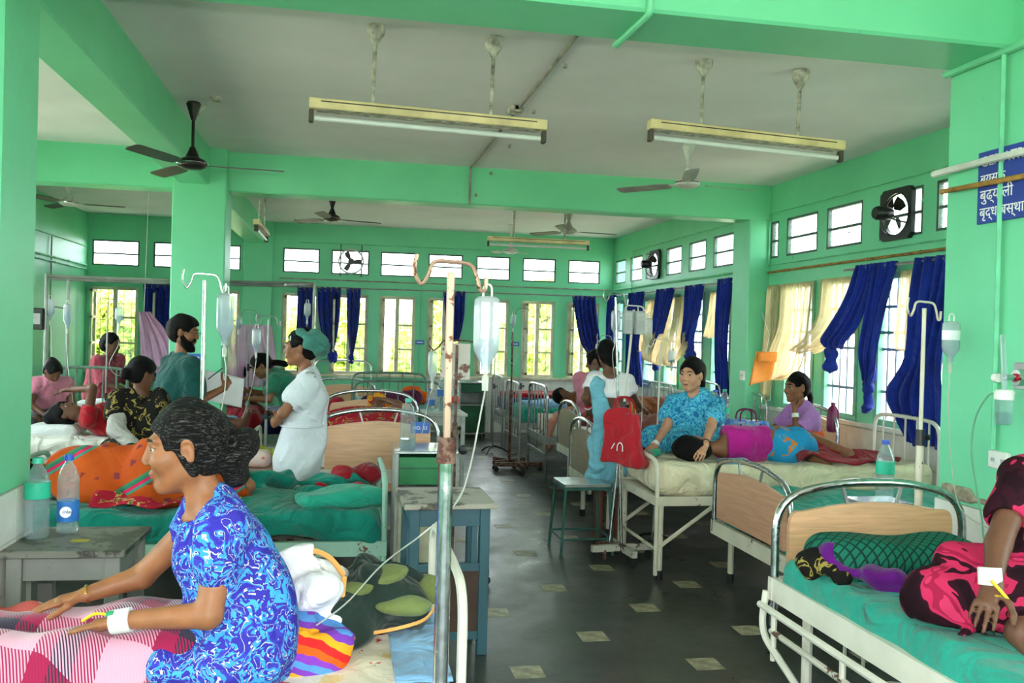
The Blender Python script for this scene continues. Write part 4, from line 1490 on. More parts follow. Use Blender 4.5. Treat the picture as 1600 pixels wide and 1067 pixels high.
MB().box((-.06, -.05, 0), (.06, .05, .2), .006).build('box_shell', 'black_plastic', bx)
MB().box((-.04, -.053, .05), (.04, -.049, .15)).build('box_face', 'grey_plastic', bx)

# ------------------------------------------------------------------ ceiling lights and fans
mat('cream_batten', (214, 196, 148), 0.45, var=0.1)
mat('tube_glass', (206, 210, 208), 0.25, var=0.03)
mat('dark_holder', (70, 62, 54), 0.6)
mat('fan_black', (36, 26, 24), 0.28, 0.2)
mat('fan_brown_blade', (70, 60, 56), 0.4)
mat('fan_white', (206, 206, 200), 0.4)
mat('fan_grey', (150, 152, 146), 0.45)
mat('dirty_white', (176, 172, 160), 0.7, var=0.3, scale=20)


def tube_light(c, length, rz, drop, label):
    t = empty('tube_light', c, rz, label, 'light', 'hanging tube lights')
    b = MB(); b.box((-length / 2, -.035, 0), (length / 2, .035, .055), .004); b.build('batten', 'cream_batten', t)
    MB().box((-length / 2 + .06, -.037, .035), (length / 2 - .06, -.0352, .041)).build('batten_groove', 'dark_holder', t)
    rf = MB(); rf.poly([(-.045, -.004), (.045, -.004), (.03, .0), (-.03, .0)], -length / 2 + .04, length / 2 - .04, 'yz'); rf.build('reflector', 'dirty_white', t)
    for s in (-1, 1):
        MB().box((s * (length / 2 - .012) - .012, -.022, -.07), (s * (length / 2 - .012) + .012, .022, -.002), .004).build('lamp_holder', 'dark_holder', t)
    MB().tube([(-length / 2 + .03, 0, -.045), (length / 2 - .03, 0, -.045)], .015, 12).build('fluorescent_tube', 'tube_glass', t, True)
    for s in (-.245, .255):
        r_ = MB().tube([(length * s, 0, .055), (length * s, 0, drop - .06)], .011, 8).build('suspension_rod', 'dirty_white', t, True)
        MB().lathe([(.016, drop - .1), (.03, drop - .075), (.046, drop - .05), (.05, drop - .03), (.05, drop + .002), (0, drop + .002)], 14, (length * s, 0, 0)).build('ceiling_rose', 'dirty_white', r_, True, 40)
    return t


l1 = tube_light((.43, 4.78, 2.74), 1.28, 0.01, ZC - 2.74, 'hanging cream tube light left of the ceiling conduit')
l2 = tube_light((2.305, 4.86, 2.775), 1.24, 0.03, ZC - 2.775, 'hanging cream tube light nearest the right windows')
l1.rotation_euler[1] = 0.02
l2.rotation_euler[1] = 0.03
tube_light((2.36, 10.8, 2.745), 1.3, 0, ZC - 2.745, 'hanging tube light beyond the cross beam in the far bay')
tube_light((-.92, 10.1, 2.66), 1.22, PI / 2, ZC - 2.66, 'hanging tube light seen end-on beside the middle pillar')


def fan(c, drop, span, rz, body, blade, label, canopy=True):
    """ceiling fan hung at c on the ceiling"""
    t = empty('ceiling_fan', c, rz, label, 'fan', 'ceiling fans')
    MB().tube([(0, 0, -.02), (0, 0, -drop + .1)], .011, 8).build('down_rod', body, t, True)
    if canopy:
        MB().lathe([(.016, -.15), (.04, -.07), (.052, -.035), (.045, -.02), (.0, -.02)], 16).build('canopy', body, t, True)
    MB().lathe([(0, -drop - .035), (.06, -drop - .03), (.098, -drop - .01), (.105, -drop + .012), (.09, -drop + .035), (.05, -drop + .055), (.035, -drop + .09), (.018, -drop + .13), (.0, -drop + .13)], 20).build('motor', body, t, True, 40)
    MB().lathe([(.106, -drop + .004), (.109, -drop + .01), (.106, -drop + .016)], 20).build('motor_band', 'chrome', t, True)
    pr = [(.16, -.045), (.22, -.06), (span * .6, -.064), (span * .97, -.06), (span, -.03), (span, .035), (span * .96, .055), (span * .5, .055), (.22, .05), (.16, .035)]
    for i in range(3):
        a = i * 2.0944
        b = MB().poly(pr, -.003, .003, 'xy')
        M = Matrix.Translation((0, 0, -drop + .0)) @ Matrix.Rotation(a, 4, 'Z') @ Matrix.Rotation(.2, 4, 'X')
        bl = b.xf(M).build('blade', blade, t)
        h = MB().bar((.08, 0, 0), (.19, 0, 0), .03, .006).xf(M)
        h.build('blade_bracket', body, bl)
    return t


fan((-1.10, 6.67, ZC), .47, .64, 0.06, 'fan_black', 'fan_brown_blade', 'black ceiling fan nearest the left beam')
fan((2.75, 6.9, ZC), .345, .66, 0.2, 'fan_white', 'fan_grey', 'white ceiling fan behind the right tube light')
fan((-.18, 11.0, ZC), .28, .62, 0.3, 'fan_black', 'fan_brown_blade', 'black ceiling fan in the far bay')
fan((2.83, 11.15, ZC), .27, .66, 0.1, 'fan_grey', 'fan_brown_blade', 'grey ceiling fan in the far right corner')
fan((-3.16, 11.0, ZC), .25, .6, 0.15, 'fan_white', 'fan_brown_blade', 'white ceiling fan at far left beyond the near column')
fan((2.36, 12.7, ZC), .42, .3, 0.5, 'fan_white', 'fan_white', 'small white fan below the far tube light')
rb = empty('ceiling_junction_box', (-.93, 6.55, ZC), 0, 'white round junction box beside the black fan', 'fitting')
MB().lathe([(.0, -.03), (.035, -.03), (.04, -.01), (.04, 0), (0, 0)], 14).build('box_cap', 'dirty_white', rb, True, 40)
MB().tube(spline([(-.02, 0, -.02), (-.08, .02, -.07), (-.13, .05, -.13)], 5), .005, 6).build('lead_wire', 'dirty_white', rb, True)

# exhaust fans
ex = empty('exhaust_fan', (XR - .03, 6.38, 2.64), 0, 'black exhaust fan in the right wall window strip', 'fan', 'exhaust fans')
N = 28
outer = []
b = MB()
ring = [(.165 * math.cos(2 * PI * i / N), .165 * math.sin(2 * PI * i / N)) for i in range(N)]
def sq(a):
    c, s = math.cos(a), math.sin(a)
    k = .205 / max(abs(c), abs(s))
    return (c * k, s * k)
sqr = [sq(2 * PI * i / N) for i in range(N)]
for t0 in (0.0,):
    v = [(-.02, y, z) for y, z in sqr] + [(-.02, y, z) for y, z in ring] + [(.02, y, z) for y, z in sqr] + [(.02, y, z) for y, z in ring]
    f = []
    for i in range(N):
        j = (i + 1) % N
        f += [(i, j, N + j, N + i), (2 * N + j, 2 * N + i, 3 * N + i, 3 * N + j), (N + i, N + j, 3 * N + j, 3 * N + i), (j, i, 2 * N + i, 2 * N + j)]
    b.add(v, f)
b.build('fan_plate', 'black_plastic', ex, True, 30)
MB().lathe([(0, -.2), (.045, -.2), (.055, -.18), (.055, -.08), (.04, -.05), (0, -.05)], 14, (0, 0, 0), 'x').build('fan_motor', 'black_plastic', ex, True, 40)
for i in range(4):
    a = i * PI / 2 + .5
    MB().tube(spline([(-.12, .05 * math.cos(a), .05 * math.sin(a)), (-.1, .13 * math.cos(a), .13 * math.sin(a)), (-.02, .185 * math.cos(a), .185 * math.sin(a))], 4), .007, 6).build('motor_arm', 'black_plastic', ex, True)
for i in range(4):
    a = i * PI / 2 + .9
    pr = [(.03, -.02), (.08, -.055), (.14, -.06), (.15, .0), (.13, .05), (.06, .03)]
    b = MB().poly(pr, -.002, .002, 'xy').xf(Matrix.Translation((-.03, 0, 0)) @ Matrix.Rotation(a, 4, 'X') @ Matrix.Rotation(PI / 2, 4, 'Y') @ Matrix.Rotation(.4, 4, 'X'))
    b.build('fan_blade', 'fan_black', ex)
ex2 = copy_tree(ex); ex2.location = (XR - .03, 12.0, 2.64); ex2['label'] = 'dark exhaust fan near the far corner of the right wall'
ex3 = empty('exhaust_fan', (.08, YB - .02, 2.66), 0, 'exhaust fan with white ring and three dark blades in the back wall', 'fan', 'exhaust fans')
b = MB(); rr = [(.2 * math.cos(2 * PI * i / N), .2 * math.sin(2 * PI * i / N)) for i in range(N)]; ri = [(.175 * math.cos(2 * PI * i / N), .175 * math.sin(2 * PI * i / N)) for i in range(N)]
v = [(x, -.03, z) for x, z in rr] + [(x, -.03, z) for x, z in ri] + [(x, .03, z) for x, z in rr] + [(x, .03, z) for x, z in ri]
f = []
for i in range(N):
    j = (i + 1) % N
    f += [(i, N + i, N + j, j), (2 * N + i, 2 * N + j, 3 * N + j, 3 * N + i), (N + i, 3 * N + i, 3 * N + j, N + j), (i, j, 2 * N + j, 2 * N + i)]
b.add(v, f).build('fan_ring', 'pale_grey_paint', ex3, True, 30)
MB().lathe([(0, -.03), (.05, -.03), (.05, .02), (0, .02)], 14, (0, 0, 0), 'y').build('fan_motor', 'fan_black', ex3, True, 40)
for i in range(3):
    a = i * 2.094
    b = MB().poly([(.04, -.02), (.09, -.04), (.16, -.045), (.165, .03), (.1, .04), (.04, .02)], -.003, .003, 'xy').xf(Matrix.Rotation(-a, 4, 'Y') @ Matrix.Rotation(PI / 2, 4, 'X'))
    b.build('fan_blade', 'fan_black', ex3)
for x in (-.16, .16):
    MB().bar((x, -.02, -.24), (x, -.02, .26), .02, .012).build('mount_bar', 'dark_grille', ex3)

# ------------------------------------------------------------------ pipes and conduits
mat('green_pipe', (110, 200, 156), 0.5, var=0.08)
mat('brown_pipe', (150, 110, 50), 0.55, var=0.25, scale=14)
mat('white_pipe', (205, 208, 200), 0.45, var=0.1)
mat('grey_conduit', (150, 146, 136), 0.6, var=0.2)


def pipe(name, pts, r, m, label, clips=None):
    t = empty(name, pts[0], 0, label, 'pipe', 'pipes and conduits')
    L = [tuple(p[i] - pts[0][i] for i in range(3)) for p in pts]
    MB().tube(fillet(L, .03, 4) if len(L) > 2 else L, r, 8).build('pipe_run', m, t, True)
    a, c = Vector(L[0]), Vector(L[-1])
    for i in range(clips or 0):
        p = a + (c - a) * ((i + .5) / clips)
        MB().ball(p, r * 1.5, 6).build('pipe_clip', m, t, True)
    return t


pipe('ceiling_conduit', [(1.19, 3.62, ZC - .012), (1.17, 8.56, ZC - .012), (1.17, 8.562, ZBEAM + .0)], .011, 'grey_conduit', 'thin grey conduit running along the ceiling between the tube lights', 6)
cj = empty('conduit_box', (1.16, 6.2, ZC), 0, 'small pale junction box on the ceiling conduit', 'fitting'); MB().box((-.05, -.06, -.045), (.05, .06, 0), .006).build('box_cap', 'dirty_white', cj); MB().tube([(0, -.06, -.02), (0, .06, -.02)], .014, 8).build('conduit_socket', 'grey_conduit', cj)
pipe('wall_pipe', [(XR - .03, 5.0, 2.31), (XR - .03, 8.56, 2.31)], .012, 'brown_pipe', 'brown rusty pipe along the right wall above the curtain rod', 5)
pipe('wall_pipe', [(XR - .02, 4.6, 2.385), (XR - .02, 8.56, 2.385)], .008, 'green_pipe', 'green painted conduit just above the brown pipe on the right wall', 4)
pipe('wall_pipe', [(XR - .02, 4.6, 2.92), (XR - .02, 8.56, 2.92), (XR - .02, 8.56, 2.36)], .008, 'green_pipe', 'green painted conduit above the clerestory windows in the near bay', 4)
pipe('wall_pipe', [(XR - .02, 9.0, 2.93), (XR - .02, 13.0, 2.93), (XR - .02, 13.1, .95)], .008, 'green_pipe', 'green painted conduit above the clerestory windows in the far bay', 4)
pipe('wall_pipe', [(XR - .03, 9.0, 2.36), (XR - .03, 13.9, 2.36)], .012, 'green_pipe', 'painted pipe above the far blue curtains on the right wall', 4)
pipe('wall_pipe', [(-1.0, YB - .03, 2.36), (4.3, YB - .03, 2.36)], .01, 'grey_conduit', 'thin pipe along the back wall under the clerestory windows', 6)
pipe('wall_pipe', [(-.7, YB - .02, 2.93), (2.3, YB - .02, 2.93), (2.3, YB - .02, .95)], .008, 'green_pipe', 'painted conduit above the back clerestory windows', 5)
pipe('wall_pipe', [(1.18, YB - .02, 2.4), (1.18, YB - .02, .9)], .009, 'green_pipe', 'vertical painted pipe between two back windows')
for z, r_ in ((2.72, .007), (2.44, .012), (2.38, .01)):
    pipe('wall_pipe', [(XLW + .02, 11.0, z), (XLW + .02, 13.95, z)], r_, 'green_pipe', 'green conduit on the left wall at %s' % {2.72: 'lintel height', 2.44: 'window head height', 2.38: 'curtain height'}[z], 5)
pipe('wall_pipe', [(XLW + .02, 12.35, 2.7), (XLW + .02, 12.35, 1.0)], .01, 'grey_conduit', 'dark vertical cable pipe on the left wall')
pipe('column_pipe', [(2.69, 3.27, 2.85), (2.69, 3.26, 1.17)], .011, 'green_pipe', 'green vertical pipe down the right column')
pipe('column_pipe', [(2.66, 3.66, 2.39), (2.66, 3.30, 2.39), (2.66, 3.0, 2.385)], .016, 'white_pipe', 'white pipe crossing over the blue sign')
pipe('column_pipe', [(2.66, 3.60, 2.30), (2.66, 3.0, 2.285)], .012, 'brown_pipe', 'brown pipe crossing over the blue sign')
pipe('column_pipe', [(2.69, 3.64, 2.845), (2.69, 3.2, 2.84), (2.69, 2.8, 2.84)], .018, 'green_pipe', 'green pipe at the top of the right column under the beam')
pipe('beam_pipe', [(1.12, 3.235, 3.2), (1.12, 3.235, 2.84), (1.10, 3.62, 2.835)], .014, 'green_pipe', 'green conduit stub under the near ceiling beam', 0)

# wall fittings on the right column
sg = empty('wall_sign', (2.70, 3.41, 2.13), 0, 'dark blue sign with white lettering on the right column', 'sign')
MB().box((-.006, -.62, 0), (.006, 0, .31), .002).build('sign_board', 'sign_blue', sg)
for i, (tx, sz) in enumerate((('GERIATRIC', .062), ('बयस्क', .056), ('बुढ्यौली', .066), ('बृद्धाबस्था', .062))):
    text_obj('sign_lettering', tx, sz, 'lettering_white', (-.008, -.02, .245 - i * .073), (PI / 2, 0, -PI / 2), sg)
fm = empty('oxygen_flowmeter', (2.70, 3.10, 1.48), 0, 'oxygen flowmeter with clear humidifier jar on the right column', 'device')
MB().box((-.012, -.10, -.05), (.012, .06, .06), .004).build('wall_plate', 'grey_plastic', fm)
MB().lathe([(0, -.05), (.03, -.05), (.034, -.03), (.034, -.01), (0, -.01)], 18, (0, 0, 0), 'x').build('outlet_ring', 'chrome', fm, True, 40)
MB().lathe([(0, -.056), (.016, -.056), (.016, -.05), (0, -.05)], 14, (0, 0, 0), 'x').build('outlet_core', 'cap_red', fm, True, 40)
MB().tube([(-.05, 0, 0), (-.10, .0, 0)], .012, 8).build('connector', 'chrome', fm, True)
MB().tube([(-.10, .0, -.05), (-.10, .005, .02), (-.10, .02, .17)], [.011, .012, .011], 10).build('flow_tube', 'pet_plastic', fm, True)
MB().lathe([(0, -.012), (.018, -.012), (.018, .012), (0, .012)], 12, (-.10, .045, -.005), 'y').build('flow_knob', 'white_plastic', fm, True)
MB().lathe([(0, -.09), (.036, -.09), (.037, -.06), (.03, -.05), (0, -.05)], 18, (-.10, 0, 0)).build('jar_cap', 'white_plastic', fm, True, 40)
MB().lathe([(0, -.19), (.028, -.19), (.032, -.18), (.034, -.09), (0, -.09)], 18, (-.10, 0, 0)).build('humidifier_jar', 'pet_plastic', fm, True, 40)
MB().lathe([(0, -.187), (.026, -.187), (.031, -.14), (0, -.14)], 16, (-.10, 0, 0)).build('jar_water', 'drinking_water', fm, True, 40)
mat('green_tubing', (110, 170, 140), 0.4)
MB().tube(spline([(-.10, .035, -.07), (-.10, .09, -.08), (-.1, .16, -.18), (-.09, .19, -.32), (-.1, .14, -.47), (-.12, .08, -.58), (-.2, -.05, -.66), (-.3, -.3, -.64), (-.38, -.5, -.6)], 6), .004, 6).build('oxygen_line', 'green_tubing', fm, True)
so = empty('wall_socket', (2.70, 3.23, 1.09), 0, 'white double wall socket below the flowmeter', 'socket')
MB().box((-.012, -.05, 0), (.012, .06, .075), .005).build('socket_plate', 'white_plastic', so)
for y in (-.025, .03):
    MB().box((-.014, y - .01, .03), (-.0118, y + .01, .045)).build('switch', 'grey_plastic', so)
so2 = empty('wall_socket', (4.10, 8.62, 1.18), 0, 'small white socket on the far right pilaster', 'socket')
MB().box((-.005, -.03, 0), (.02, .05, .1), .004).build('socket_plate', 'white_plastic', so2); MB().box((-.008, 0, .04), (-.0045, .02, .06)).build('switch', 'grey_plastic', so2)
for i, (x, y, z, lb) in enumerate(((-1.34, 8.435, 1.27, 'small blue plate on the middle pillar beside the doctor'), (1.18, YB - .045, 1.39, 'small blue plate between back windows left of the rusty board'), (2.72, YB - .01, 1.4, 'small blue plate between the back windows near the corner'))):
    p = empty('number_sign', (x, y, z), 0, lb, 'sign', 'small blue wall plates')
    MB().box((-.07, -.006, 0), (.07, .002, .07), .002).build('sign_plate', 'plate_blue', p)
    MB().box((-.05, -.008, .028), (.05, -.0058, .042)).build('sign_lettering', 'lettering_white', p)

# ------------------------------------------------------------------ curtains
rod_m = 'grey_steel'
for nm, pts, lb in (('curtain_rod', [(4.22, 9.0, 2.245), (4.22, 13.95, 2.245)], 'grey curtain rod along the far right windows'), ('curtain_rod', [(4.22, 4.9, 2.225), (4.22, 6.95, 2.225)], 'grey curtain rod at the near right window'), ('curtain_rod', [(-.98, 13.93, 2.235), (4.2, 13.93, 2.245)], 'grey curtain rod along the back windows'), ('curtain_rod', [(-3.7, 13.93, 2.22), (-1.6, 13.93, 2.22)], 'grey curtain rod at the back left window')):
    r = empty(nm, pts[0], 0, lb, 'rod', 'curtain rods')
    d = tuple(b_ - a_ for a_, b_ in zip(*pts))
    MB().tube([(0, 0, 0), d], .011, 8).build('rod_tube', rod_m, r, True)
    for fr in (.02, .98):
        q = tuple(c * fr for c in d)
        e = (q[0] + (.1 if abs(d[1]) > abs(d[0]) else 0), q[1] + (.1 if abs(d[0]) > abs(d[1]) else 0), q[2])
        MB().tube([q, e], .008, 6).build('rod_bracket', rod_m, r, True)

Cr = lambda a, t, z: (4.22 + t, a, z)
Cb = lambda a, t, z: (a, 13.93 + t, z)


def curtain(P, prof, nf, amp, label, m='royal_blue_curtain', knot=None, eyelets=True, name='curtain', group='royal blue curtains', t=.004, nu=56):
    """prof: rows (z, a_left, a_right, out) from top to bottom"""
    o = empty(name, P((prof[0][1] + prof[0][2]) / 2, 0, prof[0][0]), 0, label, 'curtain', group)
    org = o.location
    rows = spline([Vector((p[1], p[2], p[0])) for p in prof], 6)
    outs = [v.x for v in spline([Vector((p[3], 0, 0)) for p in prof], 6)]
    n = len(rows) - 1
    w0 = abs(rows[0].y - rows[0].x)
    def fn(u, v):
        i = min(int(round(v * n)), n)
        q = rows[i]
        w = abs(q.y - q.x)
        k = amp * (0.6 + 0.8 * min(1.6, w0 / max(w, .05)) * .5)
        a = q.x + (q.y - q.x) * u
        ph = 2 * PI * nf * u
        tt = k * math.sin(ph) + k * .4 * math.sin(2.3 * ph + 3 * v) + outs[i]
        p = P(a + .006 * math.sin(7 * v + 5 * u), tt, q.z + .012 * math.sin(9 * u + 1) * v)
        return (p[0] - org[0], p[1] - org[1], p[2] - org[2])
    c = thick_cloth('curtain_cloth', fn, nu, n, m, o, t)
    if eyelets:
        for i in range(nf):
            a = prof[0][1] + (prof[0][2] - prof[0][1]) * (i + .5) / nf
            p = P(a, -amp * .2, prof[0][0] - .045)
            tor = MB(); R_ = .022
            vert = abs(P(1, 0, 0)[1] - P(0, 0, 0)[1]) > .5
            tor.tube([(p[0] - org[0] + (0 if vert else R_ * math.cos(x)), p[1] - org[1] + (R_ * math.cos(x) if vert else 0), p[2] - org[2] + R_ * math.sin(x)) for x in [2 * PI * j / 10 for j in range(11)]], .005, 5)
            tor.build('eyelet', 'grey_steel', c, True)
    if knot:
        z, a, r, tail = knot
        p = P(a, prof[-1][3], z)
        q = np.array(p) - np.array(org)
        s = SDF(.012, .03)
        s.ell(q, (r * .8, r, r)); s.ell(q + [0.0, r * .4, r * .5], (r * .5, r * .5, r * .5)); s.cap(q, q + np.array([0, .0, -tail]), r * .55, r * .95)
        s.build('curtain_knot', m, o, folds(int(abs(a * 10)), .012, 60))
    return o


curtain(Cr, [(2.25, 6.0, 5.45, 0), (1.95, 6.02, 5.5, -.02), (1.5, 6.03, 5.58, -.04), (1.2, 6.25, 5.55, -.05), (.86, 5.98, 5.6, -.02)], 5, .035, 'long blue curtain beside the right green column')
curtain(Cr, [(2.25, 6.75, 6.50, 0), (2.0, 6.85, 6.50, -.04), (1.75, 7.05, 6.58, -.08), (1.62, 7.15, 6.72, -.1), (1.55, 7.1, 6.8, -.08)], 4, .03, 'swept-aside blue curtain half at the near right window', knot=(1.5, 6.98, .06, .1))
curtain(Cr, [(2.25, 6.50, 6.22, 0), (1.9, 6.55, 6.32, -.02), (1.55, 6.62, 6.38, -.04), (1.35, 6.56, 6.42, -.03), (1.27, 6.53, 6.46, -.03)], 4, .03, 'knotted blue curtain half at the near right window', knot=(1.24, 6.5, .055, .16))
curtain(Cr, [(2.29, 9.55, 9.2, 0), (1.6, 9.55, 9.22, -.02), (.88, 9.5, 9.2, 0)], 4, .03, 'long straight blue curtain before the far right pilaster')
curtain(Cr, [(2.26, 10.55, 10.0, 0), (1.9, 10.5, 10.05, -.02), (1.6, 10.5, 10.15, -.04), (1.45, 10.42, 10.2, -.04)], 4, .035, 'blue curtain with tied end, second from the far right pilaster', knot=(1.42, 10.25, .07, .03))
curtain(Cr, [(2.26, 11.6, 10.95, 0), (1.9, 11.6, 11.1, -.02), (1.5, 11.6, 11.32, -.03), (1.32, 11.52, 11.4, -.03)], 4, .035, 'blue curtain with tied end, third from the far right pilaster', knot=(1.28, 11.45, .06, .08))
curtain(Cr, [(2.26, 12.8, 12.1, 0), (1.6, 12.75, 12.2, -.02), (1.0, 12.8, 12.0, -.03), (.9, 12.75, 12.0, -.03)], 5, .035, 'long blue curtain on the right wall near the far corner')
curtain(Cr, [(2.26, 13.86, 13.42, 0), (1.7, 13.8, 13.5, -.02), (1.3, 13.8, 13.45, -.02)], 4, .03, 'short blue curtain in the far corner of the right wall')
curtain(Cb, [(2.25, 3.62, 4.02, 0), (1.9, 3.68, 4.04, -.03), (1.5, 3.78, 4.1, -.05), (1.28, 3.9, 4.12, -.05)], 5, .03, 'blue curtain swept to the right on the back wall corner')
curtain(Cb, [(2.25, 1.52, 1.88, 0), (1.9, 1.56, 1.86, -.02), (1.6, 1.64, 1.82, -.02), (1.46, 1.68, 1.78, -.02)], 4, .03, 'narrow blue curtain behind the thick chrome pole')
curtain(Cb, [(2.24, .02, .24, 0), (1.8, .03, .22, -.02), (1.4, .08, .18, -.02), (1.2, .1, .15, -.02)], 3, .03, 'slim knotted blue curtain on the back wall', knot=(1.16, .12, .05, .06))
curtain(Cb, [(2.24, -.42, -.06, 0), (1.8, -.40, -.08, -.02), (1.4, -.3, -.12, -.03), (1.25, -.24, -.14, -.03)], 4, .035, 'wide knotted blue curtain on the back wall', knot=(1.2, -.17, .085, .05))
curtain(Cb, [(2.24, -.72, -.48, 0), (1.5, -.72, -.5, -.01), (.92, -.7, -.5, -.02)], 3, .03, 'straight blue curtain behind the nurse')
curtain(Cb, [(2.2, -2.95, -2.5, 0), (1.5, -2.93, -2.5, -.02), (.78, -2.95, -2.52, -.02)], 5, .035, 'long blue curtain at the back left window')
curtain(lambda a, t, z: (a, 13.80 + t, z), [(2.02, -2.62, -2.2, 0), (1.75, -2.6, -2.22, -.03), (1.62, -2.5, -2.3, -.03)], 3, .03, 'short looped blue curtain beside the left pillar', eyelets=False)

sheer('cream_net', (240, 222, 184), 0.38)
sheer('pink_net', (238, 196, 228), 0.42)
Cs = lambda a, t, z: (4.315 + t, a, z)
GCn = 'cream cloths over the right windows'
curtain(Cs, [(2.17, 8.55, 8.3, 0), (1.7, 8.56, 8.28, -.02), (1.3, 8.62, 8.3, -.03), (1.0, 8.56, 8.36, -.03)], 4, .012, 'cream cloth strip beside the far right pilaster', 'cream_net', None, False, 'window_cloth', GCn, .002)
curtain(Cs, [(2.17, 8.27, 7.6, 0), (1.75, 8.25, 7.6, -.03), (1.5, 8.3, 7.5, -.1), (1.3, 8.25, 7.62, -.12), (1.22, 8.22, 8.0, -.1)], 6, .018, 'cream cloth sagging to a corner behind the orange envelope', 'cream_net', None, False, 'window_cloth', GCn, .002)
curtain(Cs, [(2.18, 7.5, 6.9, 0), (1.85, 7.5, 6.85, -.03), (1.66, 7.6, 6.8, -.08), (1.5, 7.8, 7.3, -.14)], 5, .018, 'cream cloth pulled sideways under the swept blue curtain', 'cream_net', None, False, 'window_cloth', GCn, .002)
curtain(Cs, [(2.18, 6.3, 5.95, 0), (1.8, 6.32, 5.95, -.02), (1.56, 6.36, 5.95, -.04)], 4, .014, 'cream cloth between the two near blue curtains', 'cream_net', None, False, 'window_cloth', GCn, .002)
curtain(Cs, [(2.16, 10.0, 9.55, 0), (1.9, 9.98, 9.5, -.04), (1.62, 9.95, 9.5, -.1)], 4, .02, 'cream cloth bundled above the long straight curtain', 'cream_net', None, False, 'window_cloth', GCn, .002)
curtain(Cs, [(2.14, 11.9, 10.6, 0), (1.8, 11.9, 10.5, -.06), (1.5, 11.9, 10.2, -.2), (1.3, 11.7, 10.5, -.22), (1.24, 11.3, 10.8, -.16)], 7, .04, 'large cream cloth billowing between the tied curtains', 'cream_net', None, False, 'window_cloth', GCn, .002)
curtain(Cs, [(2.14, 12.1, 11.95, 0), (1.7, 12.5, 11.9, -.06), (1.4, 12.4, 11.9, -.12)], 4, .03, 'small cream cloth beside the long far curtain', 'cream_net', None, False, 'window_cloth', GCn, .002)
curtain(lambda a, t, z: (a, 9.25 + t, z), [(1.62, -1.48, -.72, 0.05), (1.45, -1.5, -.70, 0), (1.2, -1.5, -.66, .04), (.98, -1.52, -.64, .02)], 7, .03, 'pink mosquito net hanging behind the bending woman', 'pink_net', None, False, 'mosquito_net', 'pink mosquito nets', .002)
curtain(lambda a, t, z: (a, 11.6 + t, z), [(1.75, -2.52, -2.36, 0), (1.4, -2.48, -2.1, 0), (1.0, -2.45, -1.95, 0)], 4, .03, 'pale pink mosquito net beside the left blue curtain', 'pink_net', None, False, 'mosquito_net', 'pink mosquito nets', .002)
MB().tube([(0, 0, -.02), (.02, 0, ZC - 1.75)], .004, 5).build('net_cord', 'white_plastic', bpy.data.objects['mosquito_net.001'], True)
# ------------------------------------------------------------------ people: materials
def skin(name, col):
    k = NT(name)
    c = k.ramp(k.noise(18, 4), [(0.3, tuple(int(v * 0.9) for v in col)), (0.7, tuple(min(255, int(v * 1.05)) for v in col))])
    k.base(c)
    k.set(Roughness=0.48, Specular__IOR__Level=0.35, Subsurface__Weight=0.06, Subsurface__Radius=(0.02, 0.008, 0.004), Subsurface__Scale=0.3)
    k.bump(k.noise(160, 3), 0.08, 0.004)
    MATS[name] = k.m


skin('skin_warm', (152, 98, 64))
skin('skin_brown', (136, 88, 60))
skin('skin_dark', (104, 68, 50))
skin('skin_fair', (196, 142, 112))
mat('lip_tone', (146, 84, 70), 0.5, var=0.05)
mat('eye_white', (172, 160, 150), 0.5, var=0.02)
mat('eye_dark', (24, 16, 14), 0.15, var=0.02)


def hair_mat(name, dark, lite, fac=0.62):
    k = NT(name)
    mp = k.n('Mapping', Vector=k.co(), Scale=(7, 70, 70))
    g = k.noise(3.0, 4, 0.7, mp.outputs[0], 0.5)
    k.base(k.ramp(g, [(fac - .12, dark), (fac + .12, lite)]))
    k.set(Roughness=0.5, Specular__IOR__Level=0.14)
    k.bump(g, 0.9, 0.008)
    MATS[name] = k.m


hair_mat('hair_black', (4, 3, 3), (15, 12, 11))
hair_mat('hair_greying', (10, 9, 9), (120, 114, 110), 0.645)
fabric('white_uniform', (206, 210, 216), 0.05, 0.35)
fabric('bottle_green_shirt', (26, 76, 72), 0.15, 0.4)
fabric('grey_trousers', (60, 58, 60), 0.15, 0.4)
fabric('green_kurta', (44, 122, 96), 0.15, 0.4)
fabric('pink_sari', (164, 66, 82), 0.25, 0.6)
fabric('dusty_pink', (196, 120, 140), 0.15, 0.5)
fabric('lilac_top', (186, 128, 204), 0.1, 0.4)
fabric('magenta_blouse', (176, 30, 130), 0.12, 0.4)
fabric('pale_blue_sari', (120, 186, 206), 0.15, 0.6)
fabric('white_blouse', (232, 226, 230), 0.06, 0.4)
fabric('pale_grey_sleeve', (180, 176, 170), 0.1, 0.5)
fabric('cap_mesh', (70, 130, 120), 0.3, 0.6)
mat('paper_white', (232, 232, 236), 0.7, var=0.03)
mat('bandage_white', (232, 230, 224), 0.8, var=0.05, bump=0.2)
mat('gold', (206, 160, 70), 0.25, 0.9, 0.1)
mat('cannula_yellow', (226, 196, 40), 0.4)
mat('cannula_green', (40, 150, 100), 0.4)


def swirl(name, cols, scale=22, rough=0.85, dist=2.5):
    """flowing print: distorted bands in several colours"""
    k = NT(name)
    n1 = k.noise(scale, 2, 0.5, None, dist)
    n2 = k.noise(scale * 1.7, 2, 0.5, k.n('Mapping', Vector=k.co(), Location=(5.2, 1.3, 2.2)).outputs[0], dist)
    c = k.ramp(n1, cols[0], 'CONSTANT')
    if len(cols) > 1:
        m = k.ramp(n2, [(0.0, 0.0), (cols[2], 1.0)], 'CONSTANT')
        c = k.mix(m, c, k.ramp(n1, cols[1], 'CONSTANT'))
    k.base(c)
    k.set(Roughness=rough, Specular__IOR__Level=0.15)
    k.bump(k.noise(6, 3, 0.5, None, 0.7), 0.35, 0.03)
    MATS[name] = k.m


